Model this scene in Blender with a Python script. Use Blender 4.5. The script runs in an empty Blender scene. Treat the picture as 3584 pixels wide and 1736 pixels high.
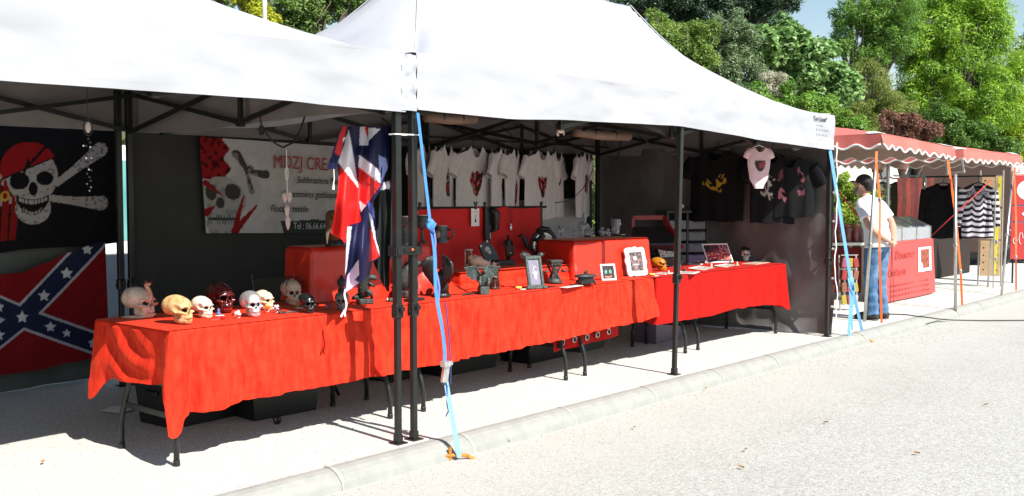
import bpy, math, random
import numpy as np
from mathutils import Vector, Matrix, Euler, noise as mnoise

# ------------------------------------------------------------------ camera, sky, sun, exposure
scene = bpy.context.scene
CAM = np.array([-4.249, -4.476, 1.492]); YAW = math.radians(49.09); PITCH = math.radians(-2.97); FPX = 3552.5
cd = bpy.data.cameras.new('camera'); cam = bpy.data.objects.new('camera', cd)
scene.collection.objects.link(cam); scene.camera = cam
cam.location = CAM
cam.rotation_euler = (math.pi / 2 + PITCH, 0, -YAW)
cd.sensor_width = 36.0; cd.lens = 36.0 * FPX / 3584.0
cd.clip_start = 0.05; cd.clip_end = 2000
SUN_D = Vector((0.11, 1.0, -1.09)).normalized()
world = bpy.data.worlds.new('World'); scene.world = world; world.use_nodes = True
nt = world.node_tree; nt.nodes.clear()
wo = nt.nodes.new('ShaderNodeOutputWorld'); bgn = nt.nodes.new('ShaderNodeBackground'); sk = nt.nodes.new('ShaderNodeTexSky')
sk.sky_type = 'NISHITA'; sk.sun_disc = False
sk.sun_elevation = math.asin(-SUN_D.z); sk.sun_rotation = math.pi + math.atan2(SUN_D.x, SUN_D.y)
sk.air_density = 1.25; sk.dust_density = 0.3; sk.ozone_density = 1.0
bgn.inputs['Strength'].default_value = 0.085
nt.links.new(sk.outputs[0], bgn.inputs['Color']); nt.links.new(bgn.outputs[0], wo.inputs['Surface'])
sl = bpy.data.lights.new('sun', 'SUN'); sl.energy = 5.0; sl.angle = math.radians(0.53); sl.color = (1.0, 0.955, 0.88)
so = bpy.data.objects.new('sun', sl); scene.collection.objects.link(so)
so.rotation_euler = SUN_D.to_track_quat('-Z', 'Y').to_euler(); so.location = (-3, -12, 14)
scene.view_settings.view_transform = 'Standard'; scene.view_settings.look = 'None'
scene.view_settings.exposure = 0.80; scene.view_settings.gamma = 1.0; scene.view_settings.use_curve_mapping = False
scene.render.engine = 'CYCLES'

# ------------------------------------------------------------------ helpers
COL = scene.collection
random.seed(7); rng = np.random.default_rng(7)
_fw = np.array([math.sin(YAW) * math.cos(PITCH), math.cos(YAW) * math.cos(PITCH), math.sin(PITCH)])
_rt = np.array([math.cos(YAW), -math.sin(YAW), 0.0]); _up = np.cross(_rt, _fw)
def at(u, v, X=None, Y=None, Z=None):
    """surveyed point: where the sight line through photo pixel (u, v) meets the plane X=, Y= or Z="""
    d = _fw * FPX + _rt * (u - 1792) - _up * (v - 868)
    if X is not None: t = (X - CAM[0]) / d[0]
    elif Y is not None: t = (Y - CAM[1]) / d[1]
    else: t = (Z - CAM[2]) / d[2]
    p = CAM + d * t
    return Vector((float(p[0]), float(p[1]), float(p[2])))
def far(u, v, D):
    d = _fw * FPX + _rt * (u - 1792) - _up * (v - 868)
    p = CAM + d * (D / FPX)
    return Vector((float(p[0]), float(p[1]), float(p[2])))
def V(*a): return Vector(a)
def tag(o, label=None, cat=None, group=None, kind=None):
    if label: o['label'] = label
    if cat: o['category'] = cat
    if group: o['group'] = group
    if kind: o['kind'] = kind
    return o
def thing(name, label, cat, loc=(0, 0, 0), rz=0.0, group=None, rx=0.0, ry=0.0, sc=1.0):
    o = bpy.data.objects.new(name, None); COL.objects.link(o); o.empty_display_size = 0.05
    o.location = loc; o.rotation_euler = (rx, ry, rz); o.scale = (sc, sc, sc)
    return tag(o, label, cat, group)
def copy_tree(o, parent=None):
    c = o.copy(); COL.objects.link(c); c.parent = parent
    for ch in list(o.children): copy_tree(ch, c)
    return c
def fbm(x, y=0.0, z=0.0, oct=3):
    return mnoise.fractal(Vector((x, y, z)), 1.0, 2.0, oct)
def sstep(a, b, x):
    t = min(1.0, max(0.0, (x - a) / (b - a))); return t * t * (3 - 2 * t)

class MB:
    def __init__(s): s.v = []; s.f = []; s.m = []
    def add(s, vs, fs, mi=0):
        n = len(s.v); s.v += [tuple(p) for p in vs]
        for f in fs: s.f.append(tuple(i + n for i in f)); s.m.append(mi)
        return s
    def box(s, c, d, M=None, mi=0, bev=0.0):
        hx, hy, hz = d[0] / 2, d[1] / 2, d[2] / 2
        if bev <= 0:
            p = [Vector((x, y, z)) for z in (-hz, hz) for y in (-hy, hy) for x in (-hx, hx)]
            fs = [(0, 2, 3, 1), (4, 5, 7, 6), (0, 1, 5, 4), (2, 6, 7, 3), (0, 4, 6, 2), (1, 3, 7, 5)]
        else:
            b = min(bev, hx * .98, hy * .98, hz * .98); p = []; fs = []
            rings = [(-hz, b), (-hz + b, 0), (hz - b, 0), (hz, b)]
            for z, o in rings:
                x, y = hx - o, hy - o
                p += [Vector((-x + b * (o == 0), -y, z)), Vector((x - b * (o == 0), -y, z)), Vector((x, -y + b * (o == 0), z)), Vector((x, y - b * (o == 0), z)),
                      Vector((x - b * (o == 0), y, z)), Vector((-x + b * (o == 0), y, z)), Vector((-x, y - b * (o == 0), z)), Vector((-x, -y + b * (o == 0), z))]
            for k in range(3):
                for i in range(8):
                    j = (i + 1) % 8; fs.append((k * 8 + i, k * 8 + j, k * 8 + 8 + j, k * 8 + 8 + i))
            fs.append(tuple(range(7, -1, -1))); fs.append(tuple(range(24, 32)))
        if M is not None: p = [M @ q for q in p]
        c = Vector(c); return s.add([q + c for q in p], fs, mi)
    def tube(s, pts, r, n=8, mi=0, cap=True, flat=1.0):
        pts = [Vector(p) for p in pts]; k = len(pts)
        rs = r if isinstance(r, (list, tuple)) else [r] * k
        vs = []; fs = []; ref = None
        for i, p in enumerate(pts):
            t = (pts[min(i + 1, k - 1)] - pts[max(i - 1, 0)])
            t = t.normalized() if t.length > 1e-9 else Vector((0, 0, 1))
            if ref is None:
                ref = Vector((0, 0, 1)) if abs(t.z) < .9 else Vector((1, 0, 0))
            a = (ref - t * ref.dot(t))
            a = a.normalized() if a.length > 1e-6 else t.orthogonal().normalized()
            b = t.cross(a); ref = a
            for j in range(n):
                th = 2 * math.pi * j / n
                vs.append(p + (a * math.cos(th) + b * math.sin(th) * flat) * rs[i])
        for i in range(k - 1):
            for j in range(n):
                j2 = (j + 1) % n; fs.append((i * n + j, i * n + j2, i * n + n + j2, i * n + n + j))
        if cap: fs.append(tuple(range(n - 1, -1, -1))); fs.append(tuple(range((k - 1) * n, k * n)))
        return s.add(vs, fs, mi)
    def bar(s, a, b, w, h=None, mi=0, upv=(0, 0, 1)):
        a = Vector(a); b = Vector(b); d = b - a; L = d.length; d.normalize(); u = Vector(upv)
        if abs(d.dot(u)) > .98: u = Vector((0, 1, 0))
        x = d.cross(u).normalized(); u = x.cross(d)
        M = Matrix((x, d, u)).transposed()
        return s.box((a + b) / 2, (w, L, h or w), M, mi)
    def lathe(s, prof, n=16, c=(0, 0, 0), mi=0, M=None):
        c = Vector(c); vs = []; fs = []; k = len(prof)
        for r, z in prof:
            for j in range(n):
                th = 2 * math.pi * j / n; q = Vector((r * math.cos(th), r * math.sin(th), z))
                vs.append((M @ q if M is not None else q) + c)
        for i in range(k - 1):
            for j in range(n):
                j2 = (j + 1) % n; fs.append((i * n + j, i * n + j2, i * n + n + j2, i * n + n + j))
        if prof[0][0] > 1e-5: fs.append(tuple(range(n - 1, -1, -1)))
        if prof[-1][0] > 1e-5: fs.append(tuple(range((k - 1) * n, k * n)))
        return s.add(vs, fs, mi)
    def ell(s, c, r, nu=12, nv=8, mi=0, M=None):
        if not isinstance(r, (tuple, list)): r = (r, r, r)
        vs = []; fs = []; c = Vector(c)
        vs.append(Vector((0, 0, -r[2])))
        for i in range(1, nv):
            ph = -math.pi / 2 + math.pi * i / nv
            for j in range(nu):
                th = 2 * math.pi * j / nu
                vs.append(Vector((r[0] * math.cos(ph) * math.cos(th), r[1] * math.cos(ph) * math.sin(th), r[2] * math.sin(ph))))
        vs.append(Vector((0, 0, r[2])))
        for j in range(nu): fs.append((0, 1 + (j + 1) % nu, 1 + j))
        for i in range(nv - 2):
            for j in range(nu):
                a = 1 + i * nu + j; b = 1 + i * nu + (j + 1) % nu; fs.append((a, b, b + nu, a + nu))
        t = len(vs) - 1; o = 1 + (nv - 2) * nu
        for j in range(nu): fs.append((o + j, o + (j + 1) % nu, t))
        if M is not None: vs = [M @ q for q in vs]
        return s.add([q + c for q in vs], fs, mi)
    def prism(s, poly, d, M=None, c=(0, 0, 0), mi=0):
        """poly in x,z; extruded along y from 0 to d"""
        n = len(poly); c = Vector(c)
        vs = [Vector((x, 0, z)) for x, z in poly] + [Vector((x, d, z)) for x, z in poly]
        if M is not None: vs = [M @ q for q in vs]
        fs = [tuple(range(n)), tuple(range(2 * n - 1, n - 1, -1))] + [(i, i + n, (i + 1) % n + n, (i + 1) % n) for i in range(n)]
        return s.add([q + c for q in vs], fs, mi)
    def grid(s, nu, nv, fn, mi=0, flip=False):
        vs = [fn(i / nu, j / nv) for j in range(nv + 1) for i in range(nu + 1)]; w = nu + 1
        fs = [((j * w + i), (j * w + i + 1), (j * w + w + i + 1), (j * w + w + i)) for j in range(nv) for i in range(nu)]
        if flip: fs = [f[::-1] for f in fs]
        return s.add(vs, fs, mi)
    def build(s, name, mats, parent=None, smooth=False, loc=None):
        me = bpy.data.meshes.new(name); me.from_pydata(s.v, [], s.f)
        if not isinstance(mats, (list, tuple)): mats = [mats]
        for m in mats: me.materials.append(m)
        if len(mats) > 1: me.polygons.foreach_set('material_index', s.m)
        if smooth: me.polygons.foreach_set('use_smooth', [True] * len(me.polygons))
        me.update()
        o = bpy.data.objects.new(name, me); COL.objects.link(o); o.parent = parent
        if loc is not None: o.location = loc
        return o
def share(name, src, parent, loc=(0, 0, 0), rot=(0, 0, 0), sc=(1, 1, 1)):
    o = bpy.data.objects.new(name, src.data); COL.objects.link(o); o.parent = parent
    o.location = loc; o.rotation_euler = rot; o.scale = sc; return o
def solid(o, t, off=-1.0):
    m = o.modifiers.new('thick', 'SOLIDIFY'); m.thickness = t; m.offset = off; return o
def printed(name, nu, nv, pos, colr, mat, parent=None, smooth=True):
    """sheet whose print is stored as a per-vertex colour: pos(u,v)->xyz, colr(U,V)->rgb arrays (linear)"""
    U, Vv = np.meshgrid(np.linspace(0, 1, nu + 1), np.linspace(0, 1, nv + 1))
    vs = [pos(float(a), float(b)) for a, b in zip(U.ravel(), Vv.ravel())]; w = nu + 1
    fs = [((j * w + i), (j * w + i + 1), (j * w + w + i + 1), (j * w + w + i)) for j in range(nv) for i in range(nu)]
    me = bpy.data.meshes.new(name); me.from_pydata([tuple(p) for p in vs], [], fs); me.materials.append(mat)
    a = me.color_attributes.new('print', 'FLOAT_COLOR', 'POINT')
    c = np.ones((len(vs), 4), np.float32); c[:, :3] = colr(U.ravel(), Vv.ravel())
    a.data.foreach_set('color', c.ravel())
    if smooth: me.polygons.foreach_set('use_smooth', [True] * len(me.polygons))
    me.update()
    o = bpy.data.objects.new(name, me); COL.objects.link(o); o.parent = parent
    return o
def text(name, body, size, mat, parent, M, sx=1.0, shear=0.0, ext=0.0008, align='LEFT'):
    """lettering as a mesh; M places the x (reading) / y (up) plane"""
    cu = bpy.data.curves.new(name, 'FONT'); cu.body = body; cu.size = size; cu.shear = shear; cu.extrude = ext; cu.align_x = align; cu.resolution_u = 3
    tmp = bpy.data.objects.new('tmp', cu); COL.objects.link(tmp)
    dg = bpy.context.evaluated_depsgraph_get(); me = bpy.data.meshes.new_from_object(tmp.evaluated_get(dg))
    bpy.data.objects.remove(tmp); bpy.data.curves.remove(cu)
    me.name = name; me.transform(M @ Matrix.Diagonal((sx, 1, 1, 1))); me.materials.clear(); me.materials.append(mat)
    o = bpy.data.objects.new(name, me); COL.objects.link(o); o.parent = parent; return o
def facing(x, y, z, rz=0.0, tilt=0.0):
    """matrix for things read from -Y: local x -> world x (turned rz), local y -> up"""
    return Matrix.Translation((x, y, z)) @ Matrix.Rotation(rz, 4, 'Z') @ Matrix.Rotation(math.pi / 2 + tilt, 4, 'X')

# ------------------------------------------------------------------ materials
MATS = {}
def mat(name, col=(.5, .5, .5), rough=.6, metal=0.0, var=0.0, vscale=8.0, bump=0.0, bscale=60.0, col2=None, sheen=0.0, sheenc=(1, 1, 1), coat=0.0, trans=0.0, ior=1.45, spec=0.5, detail=5.0, stretch=None, attr=False, sub=0.0, emit=None):
    if name in MATS: return MATS[name]
    m = bpy.data.materials.new(name); m.use_nodes = True; n = m.node_tree.nodes; L = m.node_tree.links; n.clear()
    out = n.new('ShaderNodeOutputMaterial'); b = n.new('ShaderNodeBsdfPrincipled'); L.new(b.outputs[0], out.inputs[0])
    b.inputs['Base Color'].default_value = (*col, 1); b.inputs['Roughness'].default_value = rough; b.inputs['Metallic'].default_value = metal
    b.inputs['Specular IOR Level'].default_value = spec; b.inputs['IOR'].default_value = ior
    if coat: b.inputs['Coat Weight'].default_value = coat; b.inputs['Coat Roughness'].default_value = .1
    if trans: b.inputs['Transmission Weight'].default_value = trans
    if sheen:
        b.inputs['Sheen Weight'].default_value = sheen; b.inputs['Sheen Tint'].default_value = (*sheenc, 1); b.inputs['Sheen Roughness'].default_value = .35
    tc = n.new('ShaderNodeTexCoord'); src = tc.outputs['Object']
    if stretch:
        mp = n.new('ShaderNodeMapping'); mp.inputs['Scale'].default_value = stretch; L.new(src, mp.inputs[0]); src = mp.outputs[0]
    base = None
    if attr:
        a = n.new('ShaderNodeVertexColor'); a.layer_name = 'print'; base = a.outputs[0]; L.new(base, b.inputs['Base Color'])
    if var or col2:
        no = n.new('ShaderNodeTexNoise'); no.inputs['Scale'].default_value = vscale; no.inputs['Detail'].default_value = detail; no.inputs['Roughness'].default_value = .6; L.new(src, no.inputs['Vector'])
        rp = n.new('ShaderNodeValToRGB'); L.new(no.outputs['Fac'], rp.inputs[0])
        rp.color_ramp.elements[0].position = .33; rp.color_ramp.elements[1].position = .68
        if attr:
            k0 = 1 - var; rp.color_ramp.elements[0].color = (k0, k0, k0, 1); rp.color_ramp.elements[1].color = (1, 1, 1, 1)
            mx = n.new('ShaderNodeMix'); mx.data_type = 'RGBA'; mx.blend_type = 'MULTIPLY'; mx.inputs[0].default_value = 1
            L.new(base, mx.inputs[6]); L.new(rp.outputs[0], mx.inputs[7]); L.new(mx.outputs[2], b.inputs['Base Color'])
        else:
            c2 = col2 if col2 else tuple(min(1, c * (1 + var)) for c in col); c1 = col if col2 else tuple(c * (1 - var) for c in col)
            rp.color_ramp.elements[0].color = (*c1, 1); rp.color_ramp.elements[1].color = (*c2, 1); L.new(rp.outputs[0], b.inputs['Base Color'])
    if bump:
        nb = n.new('ShaderNodeTexNoise'); nb.inputs['Scale'].default_value = bscale; nb.inputs['Detail'].default_value = 4; L.new(src, nb.inputs['Vector'])
        bm = n.new('ShaderNodeBump'); bm.inputs['Strength'].default_value = bump; bm.inputs['Distance'].default_value = .01; L.new(nb.outputs['Fac'], bm.inputs['Height']); L.new(bm.outputs[0], b.inputs['Normal'])
    if emit: b.inputs['Emission Color'].default_value = (*emit, 1); b.inputs['Emission Strength'].default_value = 1
    MATS[name] = m; return m
def leafmat(name, c1, c2, trans=.35, rough=.5):
    m = bpy.data.materials.new(name); m.use_nodes = True; n = m.node_tree.nodes; L = m.node_tree.links; n.clear()
    out = n.new('ShaderNodeOutputMaterial'); b = n.new('ShaderNodeBsdfPrincipled'); t = n.new('ShaderNodeBsdfTranslucent'); mx = n.new('ShaderNodeMixShader')
    a = n.new('ShaderNodeAttribute'); a.attribute_name = 'tint'
    rp = n.new('ShaderNodeValToRGB'); rp.color_ramp.elements[0].color = (*c1, 1); rp.color_ramp.elements[1].color = (*c2, 1)
    L.new(a.outputs['Fac'], rp.inputs[0]); L.new(rp.outputs[0], b.inputs['Base Color']); L.new(rp.outputs[0], t.inputs['Color'])
    b.inputs['Roughness'].default_value = rough; mx.inputs[0].default_value = trans
    L.new(b.outputs[0], mx.inputs[1]); L.new(t.outputs[0], mx.inputs[2]); L.new(mx.outputs[0], out.inputs[0]); return m

M_WHITE = mat('tent_white', (.375, .383, .41), .75, var=.04, vscale=2.0, bump=.22, bscale=9, spec=.2)
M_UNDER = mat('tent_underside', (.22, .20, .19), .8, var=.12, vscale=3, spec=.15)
M_BLACKM = mat('black_painted_metal', (.012, .014, .013), .38, var=.25, vscale=14)
M_ALU = mat('dull_aluminium', (.52, .52, .50), .38, metal=.85, var=.1, vscale=20)
M_WALLB = mat('dark_grey_wall_fabric', (.030, .032, .030), .75, var=.15, vscale=4, bump=.15, bscale=10)
M_WALLS = mat('grey_pvc_wall', (.112, .104, .102), .5, var=.2, vscale=2.5, bump=.6, bscale=4)
M_RED1 = mat('red_velvet', (.50, .018, .009), .75, col2=(.68, .044, .018), vscale=15, bump=.4, bscale=24, sheen=.24, sheenc=(1, .36, .20), detail=10, spec=.08, stretch=(1.7, 1.7, .45))
M_RED2 = mat('plain_red_cloth', (.40, .008, .006), .8, var=.14, vscale=9, bump=.3, bscale=26, spec=.12, sheen=.25, sheenc=(1, .3, .2), detail=8)
M_SATIN = mat('red_satin', (.56, .030, .012), .36, var=.14, vscale=6, bump=.2, bscale=22, sheen=.15, sheenc=(1, .5, .3))
M_BONE = mat("bone", (.56, .43, .27), .5, col2=(.74, .64, .48), vscale=9, bump=.12, bscale=45)
M_BLACKPL = mat('black_plastic', (.012, .012, .013), .42, var=.2, vscale=8)
M_PEWTER = mat('dark_pewter_resin', (.05, .058, .055), .42, metal=.25, var=.45, vscale=30, bump=.5, bscale=90)
M_BLACKR = mat('black_resin', (.018, .018, .02), .3, var=.3, vscale=25, bump=.4, bscale=80)
M_PAPER = mat('white_paper', (.80, .79, .76), .7, var=.03, vscale=12)
M_BLUEST = mat('blue_strap', (.06, .23, .56), .6, var=.12, vscale=40, bump=.2, bscale=300)
M_ORST = mat('orange_strap', (.80, .12, .015), .6, var=.12, vscale=40)
M_STEEL = mat('zinc_steel', (.55, .55, .52), .35, metal=.9, var=.15, vscale=30)
M_PRINT = mat('printed_fabric', attr=True, rough=.8, var=.12, vscale=18, spec=.15, bump=.1, bscale=60)
M_PRINTG = mat('printed_card', attr=True, rough=.45, var=.05, vscale=18)
M_INKB = mat('black_ink', (.015, .015, .018), .6)
M_INKR = mat('red_ink', (.36, .03, .03), .6)
M_INKG = mat('grey_ink', (.42, .43, .47), .6)
M_CABLE = mat('black_rubber_cable', (.015, .015, .015), .6)
# ------------------------------------------------------------------ ground, kerb, road, bank
def groundmat(name, c1, c2, cdark, s1, s2, bump):
    m = bpy.data.materials.new(name); m.use_nodes = True; n = m.node_tree.nodes; L = m.node_tree.links
    b = n['Principled BSDF']; b.inputs['Roughness'].default_value = .9; b.inputs['Specular IOR Level'].default_value = .2
    tc = n.new('ShaderNodeTexCoord'); big = n.new('ShaderNodeTexNoise'); big.inputs['Scale'].default_value = .8; big.inputs['Detail'].default_value = 6; L.new(tc.outputs['Object'], big.inputs['Vector'])
    r = n.new('ShaderNodeValToRGB'); r.color_ramp.elements[0].color = (*c1, 1); r.color_ramp.elements[1].color = (*c2, 1); r.color_ramp.elements[0].position = .35; r.color_ramp.elements[1].position = .65; L.new(big.outputs['Fac'], r.inputs[0])
    vo = n.new('ShaderNodeTexVoronoi'); vo.inputs['Scale'].default_value = s1; L.new(tc.outputs['Object'], vo.inputs['Vector'])
    r2 = n.new('ShaderNodeValToRGB'); r2.color_ramp.elements[0].color = (*cdark, 1); r2.color_ramp.elements[1].color = (1, 1, 1, 1); r2.color_ramp.elements[0].position = .12; r2.color_ramp.elements[1].position = .55
    sp = n.new('ShaderNodeSeparateColor'); L.new(vo.outputs['Color'], sp.inputs[0]); L.new(sp.outputs[0], r2.inputs[0])
    mx = n.new('ShaderNodeMix'); mx.data_type = 'RGBA'; mx.blend_type = 'MULTIPLY'; mx.inputs[0].default_value = 1; L.new(r.outputs[0], mx.inputs[6]); L.new(r2.outputs[0], mx.inputs[7])
    fn = n.new('ShaderNodeTexNoise'); fn.inputs['Scale'].default_value = s2; fn.inputs['Detail'].default_value = 8; L.new(tc.outputs['Object'], fn.inputs['Vector'])
    r3 = n.new('ShaderNodeValToRGB'); r3.color_ramp.elements[0].color = (.84, .83, .82, 1); r3.color_ramp.elements[1].color = (1.08, 1.08, 1.08, 1); r3.color_ramp.elements[0].position = .35; r3.color_ramp.elements[1].position = .6; L.new(fn.outputs['Fac'], r3.inputs[0])
    m2 = n.new('ShaderNodeMix'); m2.data_type = 'RGBA'; m2.blend_type = 'MULTIPLY'; m2.inputs[0].default_value = 1; L.new(mx.outputs[2], m2.inputs[6]); L.new(r3.outputs[0], m2.inputs[7]); L.new(m2.outputs[2], b.inputs['Base Color'])
    bp_ = n.new('ShaderNodeBump'); bp_.inputs['Strength'].default_value = bump; bp_.inputs['Distance'].default_value = .012
    ad = n.new('ShaderNodeMath'); ad.operation = 'ADD'; L.new(vo.outputs['Distance'], ad.inputs[0]); L.new(fn.outputs['Fac'], ad.inputs[1]); L.new(ad.outputs[0], bp_.inputs['Height']); L.new(bp_.outputs[0], b.inputs['Normal'])
    return m
M_GRAVEL = groundmat('pale_gravel', (.60, .588, .54), (.64, .63, .585), (.74, .725, .70), 120, 40, .3)
M_ROAD = groundmat('worn_pale_asphalt', (.40, .399, .370), (.425, .424, .395), (.80, .79, .78), 100, 45, .25)
n_ = M_ROAD.node_tree.nodes; L_ = M_ROAD.node_tree.links; b_ = n_['Principled BSDF']; old = b_.inputs['Base Color'].links[0].from_socket
tc_ = n_.new('ShaderNodeTexCoord'); sp_ = n_.new('ShaderNodeSeparateXYZ'); L_.new(tc_.outputs['Object'], sp_.inputs[0]); nn_ = n_.new('ShaderNodeTexNoise'); nn_.inputs['Scale'].default_value = 1.6; nn_.inputs['Detail'].default_value = 9; nn_.inputs['Roughness'].default_value = .75; L_.new(tc_.outputs['Object'], nn_.inputs['Vector'])
ma_ = n_.new('ShaderNodeMath'); ma_.operation = 'MULTIPLY_ADD'; L_.new(nn_.outputs['Fac'], ma_.inputs[0]); ma_.inputs[1].default_value = 1.5; L_.new(sp_.outputs[1], ma_.inputs[2])
mr_ = n_.new('ShaderNodeMapRange'); mr_.inputs['From Min'].default_value = -.75; mr_.inputs['From Max'].default_value = .45; mr_.inputs['To Max'].default_value = .8; L_.new(ma_.outputs[0], mr_.inputs['Value'])
mm_ = n_.new('ShaderNodeMix'); mm_.data_type = 'RGBA'; mm_.inputs[7].default_value = (.45, .446, .41, 1); L_.new(mr_.outputs[0], mm_.inputs[0]); L_.new(old, mm_.inputs[6]); L_.new(mm_.outputs[2], b_.inputs['Base Color'])   # dusty gravel margin along the kerb
M_KERB = mat('kerb_concrete', (.26, .263, .24), .85, col2=(.325, .328, .305), vscale=7, bump=.3, bscale=70, detail=9)
M_SOIL = mat('bank_soil', (.035, .04, .018), .95, col2=(.09, .085, .04), vscale=2.5, bump=.6, bscale=6)

g = MB().add([(-60, -.10, 0), (120, -.10, 0), (120, 90, 0), (-60, 90, 0)], [(0, 1, 2, 3)]).build('ground', M_GRAVEL); tag(g, kind='structure')
r = MB().add([(-60, -60, -.10), (120, -60, -.10), (120, -.12, -.10), (-60, -.12, -.10)], [(0, 1, 2, 3)]).build('road', M_ROAD); tag(r, kind='structure')
kerb = bpy.data.objects.new('kerb', None); COL.objects.link(kerb); tag(kerb, kind='structure')
prof = [(-.085, -.14), (-.085, .003), (-.135, .004), (-.170, -.004), (-.205, -.024), (-.238, -.058), (-.262, -.14)]
m0 = MB(); L0 = 1.0335
n = len(prof)
m0.add([(x, y, z) for x in (0, L0) for y, z in prof], [tuple(range(n)), tuple(range(2 * n - 1, n - 1, -1))] + [(i, (i + 1) % n, (i + 1) % n + n, i + n) for i in range(n)])
k0 = m0.build('kerb_stone', M_KERB, kerb); k0.location = (-7.99, 0, 0)
mj = MB(); mj.add([(x, y - .001, z + .0025) for x in (-.013, .013) for y, z in prof], [tuple(range(n)), tuple(range(2 * n - 1, n - 1, -1))] + [(i, (i + 1) % n, (i + 1) % n + n, i + n) for i in range(n)])
j0 = mj.build('mortar_joint', mat('pale_mortar', (.34, .335, .31), .9, var=.25, vscale=20, bump=.4, bscale=60), kerb); j0.location = (-7.99, 0, 0)
for i in range(1, 42): share('mortar_joint', j0, kerb, (-7.99 + i * 1.034, 0, 0))
for i in range(1, 42):
    share('kerb_stone', k0, kerb, (-7.99 + i * 1.034, random.uniform(-.003, .003), random.uniform(-.003, .002)), (random.uniform(-.006, .006), 0, random.uniform(-.002, .002)))
fill = MB().box((0, -.19, -.075), (.0, .0, .0)) if False else MB().add([(-60, -.086, -.006), (120, -.086, -.006), (120, -.255, -.10), (-60, -.255, -.10)], [(0, 1, 2, 3)])
fo = fill.build('kerb_mortar', mat('kerb_mortar', (.40, .39, .36), .9, bump=.4, bscale=60), kerb); fo.location.z = -.012
# loose chippings
def pebbles(N, xr, yfun, zf, s0, s1, mt):
    oc = np.array([(1, 0, 0), (-1, 0, 0), (0, 1, 0), (0, -1, 0), (0, 0, 1), (0, 0, -1)], float)
    tri = np.array([(0, 2, 4), (2, 1, 4), (1, 3, 4), (3, 0, 4), (2, 0, 5), (1, 2, 5), (3, 1, 5), (0, 3, 5)])
    x = rng.uniform(xr[0], xr[1], N); y = yfun(N); s = s0 + (s1 - s0) * rng.random(N) ** 2.5
    jit = 1 + rng.uniform(-.4, .4, (N, 6, 3)); v = oc[None] * jit * s[:, None, None] * np.array([1, 1, .6]); 
    th = rng.uniform(0, 6.28, N); c, si = np.cos(th)[:, None], np.sin(th)[:, None]
    vx = v[:, :, 0] * c - v[:, :, 1] * si + x[:, None]; vy = v[:, :, 0] * si + v[:, :, 1] * c + y[:, None]; vz = v[:, :, 2] + zf + (s * .3)[:, None]
    vs = np.stack([vx, vy, vz], -1).reshape(-1, 3); fs = (tri[None] + (np.arange(N) * 6)[:, None, None]).reshape(-1, 3)
    me = bpy.data.meshes.new('loose_gravel'); me.from_pydata(vs.tolist(), [], fs.tolist()); me.materials.append(mt)
    o = bpy.data.objects.new('loose_gravel', me); COL.objects.link(o); return o
M_PEB = mat('chippings', (.36, .355, .33), .9, col2=(.52, .515, .485), vscale=30)
o = pebbles(7000, (-3.5, 9), lambda N: -.25 - np.abs(rng.normal(0, .32, N)), -.10, .0025, .008, M_PEB); tag(o, 'loose pale chippings scattered on the road beside the kerb', 'gravel', kind='stuff')
o = pebbles(6000, (-3.5, 6.5), lambda N: rng.uniform(-.07, 1.6, N), 0, .002, .008, M_PEB); tag(o, 'loose pale gravel grains on the ground around the table legs', 'gravel', kind='stuff')
# bank behind the stalls
def bank_z(x, y):
    t = sstep(6.2, 11.0, y)
    return 3.7 * t + (fbm(x * .35, y * .35, 3, 3) * .45 + .15) * t + (y - 10.5) * .05 * (y > 10.5)
mb = MB(); mb.grid(110, 26, lambda u, v: (-14 + 84 * u, 6.1 + 16 * v * v, bank_z(-14 + 84 * u, 6.1 + 16 * v * v) - .02))
tag(mb.build('bank', M_SOIL, smooth=True), kind='structure')

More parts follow.
